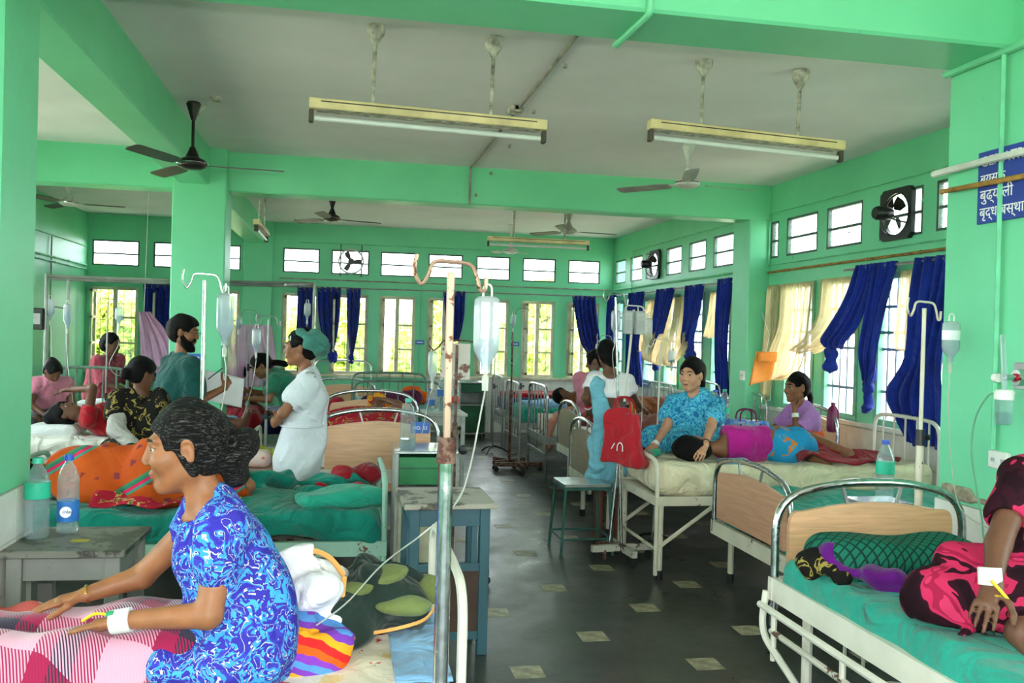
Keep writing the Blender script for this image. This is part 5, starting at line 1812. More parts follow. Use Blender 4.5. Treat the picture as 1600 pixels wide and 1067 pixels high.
swirl('blue_swirl_print', [[(0.0, (50, 44, 150)), (0.38, (60, 58, 166)), (0.45, (58, 142, 206)), (0.53, (196, 198, 208)), (0.55, (54, 48, 152)), (0.64, (64, 148, 208))], [(0.0, (54, 48, 152)), (0.43, (200, 202, 210)), (0.45, (54, 48, 152)), (0.57, (70, 156, 214))], 0.52], 19, dist=1.1)
swirl('turquoise_tie_dye', [[(0.0, (36, 110, 160)), (0.42, (60, 160, 196)), (0.5, (120, 200, 214)), (0.54, (52, 150, 190)), (0.63, (40, 120, 168))]], 26, dist=1.2)
swirl('black_gold_print', [[(0.0, (24, 22, 20)), (0.58, (150, 132, 66)), (0.66, (28, 24, 22))]], 20, dist=1.0)
swirl('pink_black_sari', [[(0.0, (30, 8, 18)), (0.44, (44, 12, 24)), (0.52, (186, 40, 82)), (0.60, (150, 26, 62)), (0.64, (196, 50, 92))]], 7, dist=1.2)
swirl('pink_floral_band', [[(0.0, (236, 66, 118)), (0.56, (176, 28, 72)), (0.62, (236, 70, 120))]], 40, dist=1.0)
swirl('blue_orange_cloth', [[(0.0, (40, 140, 190)), (0.60, (204, 120, 50)), (0.68, (50, 150, 200))]], 9, dist=1.0)
swirl('yellow_red_scarf', [[(0.0, (196, 40, 40)), (0.45, (190, 140, 40)), (0.6, (150, 100, 30)), (0.7, (190, 150, 50))]], 16, dist=1.0)
swirl('red_flower_cloth', [[(0.0, (166, 30, 50)), (0.58, (190, 160, 90)), (0.63, (60, 90, 60)), (0.68, (160, 30, 50))]], 18, dist=1.0)
swirl('orange_rust_print', [[(0.0, (214, 90, 24)), (0.62, (110, 44, 40)), (0.68, (218, 96, 28))]], 14, dist=0.8)


def sari_orange():
    k = NT('orange_sari')
    co = k.co()
    base = k.ramp(k.noise(4, 4), [(0.3, (166, 62, 14)), (0.7, (190, 80, 22))])
    vor = k.n('TexVoronoi', Vector=co, Scale=11, _feature='F1', _distance='CHEBYCHEV', Randomness=0.6)
    m = k.ramp(vor.outputs['Distance'], [(0.16, 1.0), (0.19, 0.0)])
    c = k.mix(k.math('MULTIPLY', m, 0.8), base, (96, 36, 60))
    sep = k.n('SeparateXYZ', Vector=co)
    d = k.math('ADD', k.math('MULTIPLY', sep.outputs[0], 0.55), k.math('MULTIPLY', sep.outputs[2], -0.85))
    f = k.math('FRACT', k.math('MULTIPLY', d, 3.2))
    band = k.ramp(f, [(0.0, 0.0), (0.80, 1.0), (0.98, 0.0)], 'CONSTANT')
    bc = k.ramp(f, [(0.0, (60, 120, 90)), (0.84, (40, 110, 84)), (0.88, (196, 30, 80)), (0.93, (60, 130, 110))], 'CONSTANT')
    c = k.mix(band, c, bc)
    k.base(c)
    k.set(Roughness=0.85, Specular__IOR__Level=0.15)
    k.bump(k.noise(7, 4, 0.55, None, 0.8), 0.5, 0.03)
    MATS['orange_sari'] = k.m


sari_orange()


# ------------------------------------------------------------------ people: geometry
def A(*v):
    return np.array(v, float)


def unit(v):
    v = np.array(v, float)
    return v / np.linalg.norm(v)


def head_sdf(S, c, f, u, s, fine=True):
    f = unit(f)
    u = unit(np.array(u) - f * np.dot(u, f))
    r = np.cross(f, u)
    ax = [r, f, u]
    q = lambda a, b, d: c + (r * a + f * b + u * d) * s
    e = lambda p, rad, k=.02, op='u': S.ell(p, np.array(rad) * s, ax, k * s, op)
    e(q(0, -.014, .028), (.072, .094, .088), .02)
    e(q(0, .028, -.03), (.057, .062, .088), .03)
    S.cap(q(-.047, -.004, -.058), q(-.012, .062, -.094), .024 * s, .019 * s, .02 * s)
    S.cap(q(.047, -.004, -.058), q(.012, .062, -.094), .024 * s, .019 * s, .02 * s)
    S.ell(q(0, .068, -.095), np.array([.022, .017, .018]) * s, ax, .018 * s)
    if fine:
        for g in (-1, 1):
            e(q(g * .04, .064, -.024), (.026, .024, .026), .025)
            e(q(g * .033, .098, .010), (.019, .015, .0125), .012, 's')
            S.cap(q(g * .016, .086, .031), q(g * .05, .070, .032), .0085 * s, .007 * s, .014 * s)
            e(q(g * .076, -.008, -.008), (.009, .019, .031), .008)
            e(q(g * .086, -.004, -.006), (.007, .010, .017), .004, 's')
            e(q(g * .0115, .0985, -.030), (.008, .0085, .007), .006)
            S.cap(q(g * .018, .0865, .0175), q(g * .047, .0765, .0165), .0052 * s, .0042 * s, .004 * s)
            S.cap(q(g * .02, .0835, -.0005), q(g * .045, .0745, .0), .0042 * s, .0035 * s, .004 * s)
        S.cap(q(0, .086, .022), q(0, .1045, -.021), .0078 * s, .0108 * s, .010 * s)
        e(q(0, .088, -.056), (.022, .011, .0065), .007)
        e(q(0, .086, -.068), (.019, .011, .007), .007)
    else:
        S.cap(q(0, .084, .018), q(0, .106, -.024), .009 * s, .013 * s, .012 * s)
        for g in (-1, 1):
            e(q(g * .075, -.008, -.008), (.01, .019, .031), .008)
        e(q(0, .086, -.06), (.022, .011, .011), .01)
    return q, ax


def hand_sdf(S, w, d, n, s=1.0, thumb=1, curl=0.25, spread=1.0):
    """w wrist, d pointing direction, n palm normal; thumb=+1 puts it on cross(d, n) side"""
    d = unit(d)
    n = unit(np.array(n) - d * np.dot(n, d))
    l = np.cross(d, n) * thumb
    k = .006 * s
    S.cap(w, w + d * .075 * s, .017 * s, .0165 * s, .012 * s, (l, 1.75))
    for i, (o, ln, rr) in enumerate(((.030, .070, .0078), (.0105, .080, .0082), (-.0105, .075, .0078), (-.029, .058, .0068))):
        b = w + d * (.078 - .004 * abs(i - 1)) * s + l * o * s
        dd = unit(d + l * o * 2.2 * spread)
        an = 0.0
        for j, fr in enumerate((.45, .32, .23)):
            an += curl * (0.6 if j == 0 else 1.0)
            v = dd * math.cos(an) + n * math.sin(an)
            nb = b + v * ln * fr * s
            S.cap(b, nb, rr * (1 - .08 * j) * s, rr * (1 - .08 * (j + 1)) * s, .004 * s)
            b = nb
    b = w + d * .022 * s + l * .024 * s
    for ln, v in ((.042, unit(d * .62 + l * .75 + n * .15)), (.032, unit(d * .85 + l * .45 + n * .25)), (.024, unit(d * .95 + l * .2 + n * .3))):
        nb = b + v * ln * s
        S.cap(b, nb, .0105 * s, .0092 * s, .008 * s)
        b = nb


def foot_sdf(S, a, d, s=1.0, up=(0, 0, 1)):
    d = unit(d)
    S.cap(a, a - d * .035 * s - A(*up) * .03 * s, .032 * s, .027 * s, .02 * s)
    S.cap(a - A(*up) * .02 * s, a + d * .12 * s - A(*up) * .045 * s, .032 * s, .02 * s, .025 * s)
    l = np.cross(d, A(*up))
    for i in range(5):
        o = (-.032 + .016 * i)
        b = a + d * .12 * s - A(*up) * .048 * s + l * o * s
        S.cap(b, b + d * (.045 - .006 * i) * s, .0095 * s, .0075 * s, .006 * s)


def lerp(a, b, t):
    return a + (np.array(b) - a) * t


def torso(S, J, g=0.0, s=1.0, k=.05):
    lat = unit(J['sr'] - J['sl'])
    pel, ch, nk = J['pelvis'], J['chest'], J['neck']
    wst = lerp(pel, ch, .5)
    S.cap(pel, wst, .112 * s + g, .094 * s + g, k, (lat, 1.36))
    S.cap(wst, ch, .094 * s + g, .108 * s + g, k, (lat, 1.28))
    S.cap(ch, lerp(ch, nk, .75), .108 * s + g, .052 * s + g, k, (lat, 1.25))
    for a in ('sl', 'sr'):
        S.cap(lerp(ch, nk, .8), J[a], .045 * s + g * .7, .043 * s + g * .7, .05)


def person(label, J, skin_m, hair=None, s=1.0, h=.012, fine=False, clothes=(), hands=True, feet=False, face=True, group=None, eyes=True, head_s=None, extra=None, legs=True, hair_m='hair_black', hcurl=.25, cat='person'):
    J = {k: (np.array(v, float) if not isinstance(v, (int, float)) else v) for k, v in J.items()}
    base = np.array([J['pelvis'][0], J['pelvis'][1], 0.0])
    T = empty('person', tuple(base), 0, label, cat, group)
    S = SDF(h, .03)
    hs = head_s or s
    torso(S, J, 0, s)
    S.cap(lerp(J['chest'], J['neck'], .7), lerp(J['neck'], J['head'], .55), .052 * s, .046 * s, .03)
    q, ax = head_sdf(S, J['head'], J['f'], J['u'], hs, fine)
    for a in 'lr':
        S.cap(J['s' + a], J['e' + a], .047 * s, .037 * s, .03)
        S.cap(J['e' + a], J['w' + a], .038 * s, .024 * s, .015)
        if hands and 'hd' + a in J:
            hand_sdf(S, J['w' + a], J['hd' + a], J.get('pn' + a, A(0, 0, -1)), s, J.get('th' + a, -1 if a == 'l' else 1), J.get('cu' + a, hcurl))
        if legs:
            S.cap(J['h' + a], J['k' + a], .082 * s, .056 * s, .03)
            S.cap(J['k' + a], J['a' + a], .056 * s, .034 * s, .02)
            if feet and 'ft' + a in J:
                foot_sdf(S, J['a' + a], J['ft' + a], s, J.get('fu' + a, (0, 0, 1)))
    if extra:
        extra(S, q, ax)
    S.build('body', skin_m, T, None, base)
    if face:
        r, f, u = ax
        for g in (-1, 1):
            b = MB(); b.ball(tuple(q(g * .0325, .0745, .0095) - base), .0112 * hs, 12); e = b.build('eye', 'eye_white', T, True)
            b = MB(); b.ball(tuple(q(g * .0325, .0795, .0095) - base), .0078 * hs, 10); b.build('iris', 'eye_dark', e, True)
            MB().tube([tuple(q(g * a, b_, d) - base) for a, b_, d in ((.014, .0945, .031), (.03, .0905, .036), (.053, .0735, .032))], [.003 * hs, .0042 * hs, .002 * hs], 6, flat=.6).build('eyebrow', hair_m, T, True)
        if fine:
            L = SDF(.003, .004)
            L.ell(q(0, .0895, -.0582), A(.0235, .0102, .0050) * hs, ax, .003).ell(q(0, .0878, -.0655), A(.020, .0102, .0056) * hs, ax, .003)
            L.build('lips', 'lip_tone', T, None, base)
    if hair:
        H = SDF(max(h * .8, .006), .02)
        hair(H, q, ax, hs)
        H.build('hair', hair_m, T, folds(7, .006 * hs, 70), base)
    for nm, m, fn, w in clothes:
        G = SDF(max(h, .008), .04)
        fn(G, J, q, ax)
        G.build(nm, m, T, (lambda X, w=w: np.minimum(w(X), .008)) if w else None, base)
    return T, base, q, ax


def hair_cap(H, q, ax, s, thick=.014, back=0.0, low=0.0):
    r, f, u = ax
    H.ell(q(0, -.016, .03), A(.072 + thick, .094 + thick, .088 + thick) * s, ax)
    H.ell(q(0, -.05 - back, -.02 - low), A(.066 + thick * .6, .06, .065) * s, ax, .03)
    H.ell(q(0, .098, -.028), A(.080, .072, .100) * s, ax, .010 * s, 's')
    for g in (-1, 1):
        H.ell(q(g * .088, .026, -.052), A(.05, .056, .066) * s, ax, .008 * s, 's')
        H.ell(q(g * .088, -.008, -.006), A(.018, .024, .036) * s, ax, .006 * s, 's')
    H.cut(q(0, .0, -.085 - low), -u)


def hair_bun(H, q, ax, s):
    hair_cap(H, q, ax, s)
    r, f, u = ax


def with_bun(pos=(0, -.125, -.03), rad=.045, **kw):
    def fn(H, q, ax, s):
        hair_cap(H, q, ax, s, **kw)
        H.ell(q(*pos), A(rad, rad * .9, rad) * s, ax, .02)
    return fn


def with_braid(pts, rad=.02, **kw):
    def fn(H, q, ax, s):
        hair_cap(H, q, ax, s, **kw)
        for i in range(len(pts) - 1):
            a, b = np.array(q(*pts[i])), np.array(q(*pts[i + 1]))
            n = 4
            for j in range(n):
                H.ell(lerp(a, b, (j + .5) / n), A(rad, rad, rad) * s, None, .008)
    return fn


def blouse(g=.014, sleeve=.55, flare=.012, low=0.0, neck=.075, nd=(.05, .02), s=1.0, hollow=True):
    """top with sleeves ending on the upper arm and a scooped neckline"""
    def fn(G, J, q, ax):
        torso(G, J, g, s)
        if low:
            G.cap(J['pelvis'], J['pelvis'] - A(0, 0, low), .115 * s + g, .12 * s + g, .05, (unit(J['sr'] - J['sl']), 1.4))
        for a in 'lr':
            e = lerp(J['s' + a], J['e' + a], sleeve)
            G.cap(J['s' + a], e, .047 * s + g, .045 * s + g + flare * .5, .03)
            dd = unit(J['e' + a] - J['s' + a])
            if hollow:
                G.ell(e + dd * .056 * s, A(.052, .052, .052) * s, None, .004, 's')
        fw = unit(np.cross(A(0, 0, 1), unit(J['sr'] - J['sl'])))
        G.ell(J['neck'] + fw * nd[0] + A(0, 0, nd[1]), A(neck, neck, neck * 1.25), None, .01, 's')
    return fn


def skirt(seg, k=.06):
    """skirt, trousers or wrap from explicit rounded cones: (a, b, r1, r2, wide)"""
    def fn(G, J, q, ax):
        for a, b, r1, r2, *w in seg:
            G.cap(A(*a), A(*b), r1, r2, k, w[0] if w else None)
    return fn


def frame(o, heading):
    """local frame: right, forward, up at origin o; heading in degrees from +X"""
    h = math.radians(heading)
    f = A(math.cos(h), math.sin(h), 0)
    r = A(math.sin(h), -math.cos(h), 0)
    return lambda a, b, c: A(*o) + r * a + f * b + A(0, 0, c)
# ------------------------------------------------------------------ people in the ward
PG = 'people in the ward'
# --- woman in the blue swirl dress, nearest
J = dict(pelvis=(-.285, 2.74, .675), chest=(-.335, 2.75, .93), neck=(-.375, 2.75, 1.075), head=(-.452, 2.75, 1.235), f=(-1, -.10, -.10), u=(.10, 0, 1),
         sl=(-.315, 2.585, 1.035), sr=(-.40, 2.91, 1.02), el=(-.345, 2.515, .81), er=(-.61, 2.955, .80), wl=(-.565, 2.555, .79), wr=(-.755, 2.90, .765),
         hdl=(-1, .10, -.16), pnl=(-.1, -.15, -1), cul=.10, hdr=(-1, -.12, -.22), pnr=(-.1, 0, -1), cur=.08,
         hl=(-.31, 2.66, .645), hr=(-.33, 2.85, .645), kl=(-.76, 2.66, .635), kr=(-.78, 2.87, .635), al=(-1.17, 2.70, .615), ar=(-1.17, 2.86, .615))


def grey_hair(H, q, ax, s):
    r, f, u = ax
    hair_cap(H, q, ax, s, thick=.013)
    H.ell(q(0, -.115, -.035), A(.052, .045, .05) * s, ax, .02)
    H.ell(q(-.02, -.155, .0), A(.035, .035, .04) * s, ax, .02)
    H.ell(q(.0, -.12, -.085), A(.045, .035, .035) * s, ax, .02)
    H.cap(q(-.07, .03, .03), q(-.074, -.02, -.055), .012 * s, .008 * s, .015)
    H.cap(q(.07, .03, .03), q(.074, -.02, -.055), .012 * s, .008 * s, .015)


def blue_dress(G, J, q, ax):
    torso(G, J, .022, 1.0)
    G.cap(J['pelvis'] - A(0, 0, .01), J['pelvis'] + A(-.10, 0, -.02), .145, .13, .06, (A(0, 1, 0), 1.3))
    G.ell((-.215, 2.72, .75), (.10, .20, .17), None, .08)
    G.ell((-.33, 2.56, .645), (.16, .07, .055), None, .05)
    for a in 'lr':
        e = lerp(J['s' + a], J['e' + a], .36)
        G.cap(J['s' + a], e, .072, .064, .04)
        G.ell(e + unit(J['e' + a] - J['s' + a]) * .062, A(.058, .058, .058), None, .004, 's')
    G.ell(J['neck'] + A(-.055, 0, .015), A(.075, .085, .09), None, .012, 's')
    G.cap(J['neck'] + A(-.10, 0, .02), J['neck'] + A(-.10, 0, -.10), .045, .02, .01, None, 's')
    G.cut((0, 0, .578), (0, 0, -1))


def w1_extra(S, q, ax):
    S.cap(J['neck'] + A(-.055, -.03, -.06), q(-.035, -.01, -.06), .014, .016, .02)
    S.cap(J['neck'] + A(-.055, .03, -.06), q(.035, -.01, -.06), .014, .016, .02)
    S.cap(J['neck'] + A(-.07, -.02, -.045), J['sl'] + A(-.02, .03, .0), .012, .012, .02)


P1, B1, q1, ax1 = person('woman in blue and white swirl print dress sitting on the nearest left bed', J, 'skin_warm', grey_hair, 1.0, .0055, True,
                         [('dress', 'blue_swirl_print', blue_dress, folds(3, .020, 22, 6))], True, False, True, PG, True, 1.09, w1_extra, True, 'hair_greying')
loc = lambda *p: tuple(np.array(p) - B1)
MB().tube(spline([loc(-.285, 2.69, 1.10), loc(-.36, 2.665, 1.06), loc(-.43, 2.69, 1.0), loc(-.465, 2.75, .955), loc(-.44, 2.81, 1.0), loc(-.33, 2.82, 1.1)], 6), .0025, 6).build('necklace', 'gold', P1, True)
MB().ball(tuple(q1(-.017, .103, -.03) - B1), .003, 8).build('nose_stud', 'gold', P1, True)


def band(name, P, base, w, d, r, width, m, flat=1.0):
    d = unit(d)
    w = np.array(w) - base
    return MB().tube([w - d * width / 2, w + d * width / 2], [r, r * .97], 16, True).build(name, m, P, True, 50)


wl, hl = np.array(J['wl']), unit(J['hdl'])
band('wrist_dressing', P1, B1, wl + hl * .012, hl, .0335, .052, 'bandage_white')
band('bangle', P1, B1, np.array(J['wr']) + unit(J['hdr']) * .0, J['hdr'], .0295, .006, 'gold')
b = MB(); b.tube([tuple(wl - B1 + hl * .03 + A(0, -.012, .026)), tuple(wl - B1 + hl * .048 + A(0, -.012, .026))], .009, 8); b.build('cannula_cap', 'cannula_green', P1, True)
MB().tube(spline([tuple(wl - B1 + hl * .045 + A(0, -.012, .026)), tuple(wl - B1 + hl * .08 + A(0, -.014, .034)), tuple(wl - B1 + hl * .115 + A(0, -.008, .018))], 5), .0042, 6).build('cannula_line', 'cannula_yellow', P1, True)

# --- man in the bottle green shirt
F = frame((-1.24, 7.12, 0), 40)
J = dict(pelvis=F(0, -.02, .80), chest=F(0, 0, 1.16), neck=F(0, .01, 1.34), head=(-1.205, 7.13, 1.545), f=(.94, -.10, -.18), u=(.1, 0, 1), sl=F(-.17, .02, 1.30), sr=F(.18, 0, 1.29), el=F(-.19, .12, 1.06), er=F(.21, .03, 1.02), wl=F(-.02, .33, 1.05), wr=F(.22, .26, 1.12),
         hdl=(.9, .4, .1), pnl=(0, 0, 1), cul=.5, hdr=(.3, .5, .6), pnr=(-.4, .5, 0), cur=.75, hl=F(-.09, -.02, .78), hr=F(.09, -.02, .78), kl=F(-.1, .02, .42), kr=F(.1, .02, .42), al=F(-.1, 0, .06), ar=F(.1, 0, .06), ftl=F(0, 1, 0) - F(0, 0, 0), ftr=F(0, 1, 0) - F(0, 0, 0))


def short_hair(H, q, ax, s):
    hair_cap(H, q, ax, s, thick=.018)
    r, f, u = ax


P2, B2, q2, ax2 = person('bearded man in bottle green shirt standing and writing on papers', J, 'skin_brown', short_hair, 1.0, .010, True,
                         [('shirt', 'bottle_green_shirt', blouse(.024, .75, .02, .06, .06, (.05, .06)), folds(5, .024, 16)),
                          ('trousers', 'grey_trousers', skirt([(J['hl'], J['kl'], .1, .075), (J['kl'], J['al'], .075, .06), (J['hr'], J['kr'], .1, .075), (J['kr'], J['ar'], .075, .06), (J['pelvis'] - A(0, 0, .02), J['pelvis'] + A(0, 0, .08), .13, .125)], .04), folds(6, .014, 18))],
                         True, True, True, PG, True, 1.05)
Bd = SDF(.007, .02)
for g in (-1, 1):
    Bd.cap(q2(g * .066, .012, .01), q2(g * .06, .016, -.04), .012, .02, .02)
    Bd.cap(q2(g * .06, .016, -.04), q2(g * .05, .03, -.075), .02, .024, .02)
    Bd.cap(q2(g * .05, .03, -.075), q2(0, .078, -.108), .024, .026, .02)
Bd.cap(q2(-.024, .088, -.046), q2(.024, .088, -.046), .008, .008, .01)
Bd.build('beard', 'hair_black', P2, folds(8, .010, 80), B2)
g = MB()
for s_ in (-1, 1):
    c = q2(s_ * .033, .108, .008) - B2
    g.tube([tuple(c + ax2[0] * .022 * math.cos(t) + ax2[2] * .016 * math.sin(t)) for t in [2 * PI * i / 14 for i in range(15)]], .0016, 5)
    g.tube([tuple(q2(s_ * .055, .106, .01) - B2), tuple(q2(s_ * .08, .0, .012) - B2)], .0016, 5)
g.build('spectacles', 'black_plastic', P2, True)
Cf = SDF(.01, .03)
Cf.cap(F(-.06, -.01, 1.36), F(.06, -.01, 1.36), .035, .035).cut(F(0, .045, 1.36), F(0, 1, 0) - F(0, 0, 0))
Cf.build('collar', 'bottle_green_shirt', P2, None, B2)
pp = empty('clipboard_papers', (-.93, 7.28, 1.0), .35, 'white sheets of paper held by the man in green', 'papers')
thick_cloth('paper_sheet', lambda u, v: ((u - .5) * .30 + .03 * v, .05 * v + .02 * math.sin(u * 3), .02 + .23 * v - .07 * u), 8, 8, 'paper_white', pp, .004)
MB().tube([(-.12, -.02, .18), (-.02, -.06, .27)], .004, 6).build('pen', 'black_plastic', pp, True)

# --- nurse
F = frame((-.27, 6.07, 0), 185)
J = dict(pelvis=(-.255, 6.07, .84), chest=(-.225, 6.07, 1.14), neck=(-.235, 6.07, 1.315), head=(-.285, 6.07, 1.468), f=(-1, .05, -.05), u=(0, 0, 1), sl=(-.215, 5.90, 1.25), sr=(-.225, 6.23, 1.25), el=(-.375, 5.88, 1.045), er=(-.37, 6.27, 1.045), wl=(-.425, 6.0, .97), wr=(-.43, 6.14, .98),
         hdl=(-.3, .9, -.1), pnl=(.8, .2, 0), hdr=(-.3, -.9, -.1), pnr=(.8, -.2, 0), cul=.4, cur=.4, hl=F(-.085, 0, .80), hr=F(.085, 0, .80), kl=F(-.085, .01, .42), kr=F(.085, .01, .42), al=F(-.085, -.01, .07), ar=F(.085, -.01, .07), ftl=(-1, 0, 0), ftr=(-1, 0, 0))


def uniform(G, J, q, ax):
    blouse(.018, .52, .02, .0, .06, (.05, .05))(G, J, q, ax)
    G.cap(A(-.25, 6.07, 1.0), A(-.28, 6.07, .72), .115, .155, .05, (A(0, 1, 0), 1.25))
    G.cap(A(-.28, 6.07, .72), A(-.295, 6.07, .15), .145, .15, .05, (A(0, 1, 0), 1.2))
    G.cut((0, 0, .40), (0, 0, -1))


P3, B3, q3, ax3 = person('nurse in white uniform and green mesh cap facing left', J, 'skin_brown', lambda H, q, ax, s: hair_cap(H, q, ax, s), .95, .010, True,
                         [('uniform', 'white_uniform', uniform, folds(9, .017, 14))], True, True, True, PG, True, 1.0)
H = SDF(.008, .02)
H.ell(q3(0, -.075, .035), A(.10, .135, .088), [ax3[0], unit(ax3[1] * .92 + ax3[2] * .38), unit(ax3[2] * .92 - ax3[1] * .38)])
H.build('mesh_cap', 'cap_mesh', P3, folds(11, .010, 60), B3)
MB().tube([tuple(q3(.1 * math.sin(t), .035 - .055 * math.cos(t) * .0 + .02, .045 + .04 * math.cos(t)) - B3) for t in (-1.4, -.7, 0, .7, 1.4)], .005, 6).build('cap_hem', 'white_uniform', P3, True)

MB().bar(tuple(A(-.215, 5.93, 1.305) - B3), tuple(A(-.20, 5.86, 1.28) - B3), .05, .012).build('epaulette', 'black_plastic', P3)
MB().tube([tuple(A(-.255 + .152 * math.cos(t), 6.07 + .19 * math.sin(t), .955) - B3) for t in [2 * PI * i / 24 for i in range(25)]], .008, 6).build('belt', 'white_uniform', P3, True)
Cl = SDF(.008, .02)
Cl.cap((-.235, 5.99, 1.315), (-.20, 6.07, 1.335), .018, .02).cap((-.20, 6.07, 1.335), (-.235, 6.15, 1.315), .02, .018)
Cl.build('uniform_collar', 'white_uniform', P3, None, B3)

# --- patient in red lying with an arm over the forehead
J = dict(pelvis=(-1.70, 7.85, .785), chest=(-1.97, 7.85, .79), neck=(-2.10, 7.85, .80), head=(-2.235, 7.85, .845), f=(.25, -.25, .95), u=(-1, 0, .25), sl=(-2.03, 8.02, .79), sr=(-2.03, 7.68, .80), el=(-2.2, 8.1, .8), er=(-1.98, 7.62, 1.07), wl=(-2.4, 8.05, .8), wr=(-2.17, 7.70, 1.05),
         hdr=(-.9, .3, -.15), pnr=(0, .1, -1), cur=.3, hl=(-1.66, 7.94, .77), hr=(-1.66, 7.76, .77), kl=(-1.22, 7.93, .82), kr=(-1.22, 7.78, .85), al=(-.86, 7.92, .75), ar=(-.86, 7.78, .78), ftl=(.25, 0, .9), ftr=(.25, 0, .9), ful=(-1, 0, .3), fur=(-1, 0, .3))
person('patient in red top lying with one arm over the forehead', J, 'skin_dark', lambda H, q, ax, s: (hair_cap(H, q, ax, s, .02), H.ell(q(0, -.07, .1), A(.08, .06, .07), ax)), .95, .013, False,
       [('top', 'red_cloth', blouse(.018, .35, .01, .0, .05, (0, .05)), folds(12, .020, 16)), ('wrap', 'pink_sari', skirt([((-1.70, 7.85, .785), (-1.25, 7.85, .80), .13, .11, (A(0, 1, 0), 1.5)), ((-1.25, 7.85, .80), (-1.05, 7.85, .77), .10, .085, (A(0, 1, 0), 1.5))]), folds(13, .024, 16))], True, True, True, PG)

# --- people on the far left beds
def seated(c, heading, seat, label, skin_m, clothes, hair=None, s=.95, h=.014, lean=.05, reach=(.3, .3), f=None, knees=.4, face=False, head_f=0.0, hd=0.0, hair_m='hair_black', arms=None):
    F = frame((c[0], c[1], 0), heading)
    z = seat + .11
    J = dict(pelvis=F(0, 0, z), chest=F(0, lean, z + .27 * s), neck=F(0, lean * 1.5, z + .42 * s), head=F(0, lean * 1.8 + .02 + head_f, z + .57 * s - hd), f=f if f is not None else F(0, 1, -.1) - F(0, 0, 0), u=(0, 0, 1),
             sl=F(-.155 * s, lean * 1.4, z + .38 * s), sr=F(.155 * s, lean * 1.4, z + .38 * s), el=F(-.2 * s, lean + .10, z + .16 * s), er=F(.2 * s, lean + .10, z + .16 * s), wl=F(-.1, lean + reach[0], z + .06), wr=F(.1, lean + reach[1], z + .06),
             hl=F(-.09, .02, z - .02), hr=F(.09, .02, z - .02), kl=F(-.16, knees, z), kr=F(.16, knees, z), al=F(.05, knees * .8, z - .06), ar=F(-.05, knees * .8, z - .06))
    J['hdl'] = F(0, 1, -.3) - F(0, 0, 0); J['hdr'] = J['hdl']
    if arms:
        J.update(arms(F))
    cl = []
    for nm, m, kind, w in clothes:
        if kind == 'top':
            fn = blouse(.018, .45, .01, .0, .055, (.05, .05), s)
        elif kind == 'wrap':
            fn = skirt([(F(0, -.02, z - .01), F(0, knees * .55, z - .01), .125, .115, (F(1, 0, 0) - F(0, 0, 0), 1.6)), (F(-.1, knees * .5, z - .01), F(-.18, knees, z - .02), .09, .075), (F(.1, knees * .5, z - .01), F(.18, knees, z - .02), .09, .075)])
        elif kind == 'shawl':
            def fn(G, J, q, ax, F=F, z=z):
                torso(G, J, .03, s)
                G.cap(J['sl'], lerp(J['sl'], J['el'], .8), .07, .065, .05); G.cap(J['sr'], lerp(J['sr'], J['er'], .8), .07, .065, .05)
                G.cap(F(0, 0, z), F(0, knees * .6, z - .02), .14, .12, .08, (F(1, 0, 0) - F(0, 0, 0), 1.5))
                G.ell(J['neck'] + unit(F(0, 1, 0) - F(0, 0, 0)) * .06 + A(0, 0, .05), A(.06, .06, .08), None, .01, 's')
        cl.append((nm, m, fn, w))
    return person(label, J, skin_m, hair or with_bun(), s, h, False, cl, True, False, face, PG, hair_m=hair_m)


seated((-2.50, 9.92), -20, .72, 'seated figure in pink sari silhouetted against the left window', 'skin_dark', [('sari', 'pink_sari', 'shawl', folds(21, .034, 14))], lambda H, q, ax, s: hair_cap(H, q, ax, s, .02), reach=(.36, .4), face=False)
seated((-2.62, 8.60), -60, .62, 'person in dusty pink top with bowed head beside the left rail posts', 'skin_dark', [('top', 'dusty_pink', 'top', folds(22, .017, 14)), ('wrap', 'grey_trousers', 'wrap', folds(23, .024, 14))], with_bun((0, -.1, .06), .05), .85, lean=.1, hd=.06, f=(.5, -.5, -.6), knees=.3)
P8 = seated((-1.42, 6.62), 300, .60, 'woman in black and gold print sari sitting beside the man in green', 'skin_dark', [('blouse', 'black_gold_print', 'top', folds(24, .017, 14)), ('sari', 'black_gold_print', 'wrap', folds(25, .034, 16))], with_bun(), .95, knees=.36, lean=.03, f=(.6, .5, -.2))
_F = frame((-1.42, 6.62, 0), 300)
S8 = SDF(.010, .03)
S8.cap(_F(.148, .045, 1.065), _F(.19, .13, .87), .062, .056).cap(_F(.19, .13, .87), _F(.12, .28, .79), .052, .04)
S8.build('sleeve', 'pale_grey_sleeve', P8[0], folds(29, .012, 26), P8[1])
Sh = SDF(.012, .05)
Sh.cap((-1.30, 6.55, 1.10), (-1.32, 6.50, .78), .07, .09, None, (A(1, 0, 0), 1.2)).cap((-1.48, 6.55, .70), (-1.72, 6.48, .665), .075, .055, None, (A(1, .2, 0), 1.6)).cap((-1.35, 6.5, .70), (-1.2, 6.42, .67), .08, .06)
Sh.build('sari_drape', 'black_gold_print', P8[0], folds(26, .027, 20), P8[1])
seated((-1.12, 9.45), 330, .58, 'dark-haired person in red behind the papers near the pillar', 'skin_dark', [('top', 'maroon_cloth', 'top', folds(27, .017, 14)), ('wrap', 'crimson_cloth', 'wrap', folds(28, .017, 14))], None, .78, face=False, f=(-.6, .6, 0))

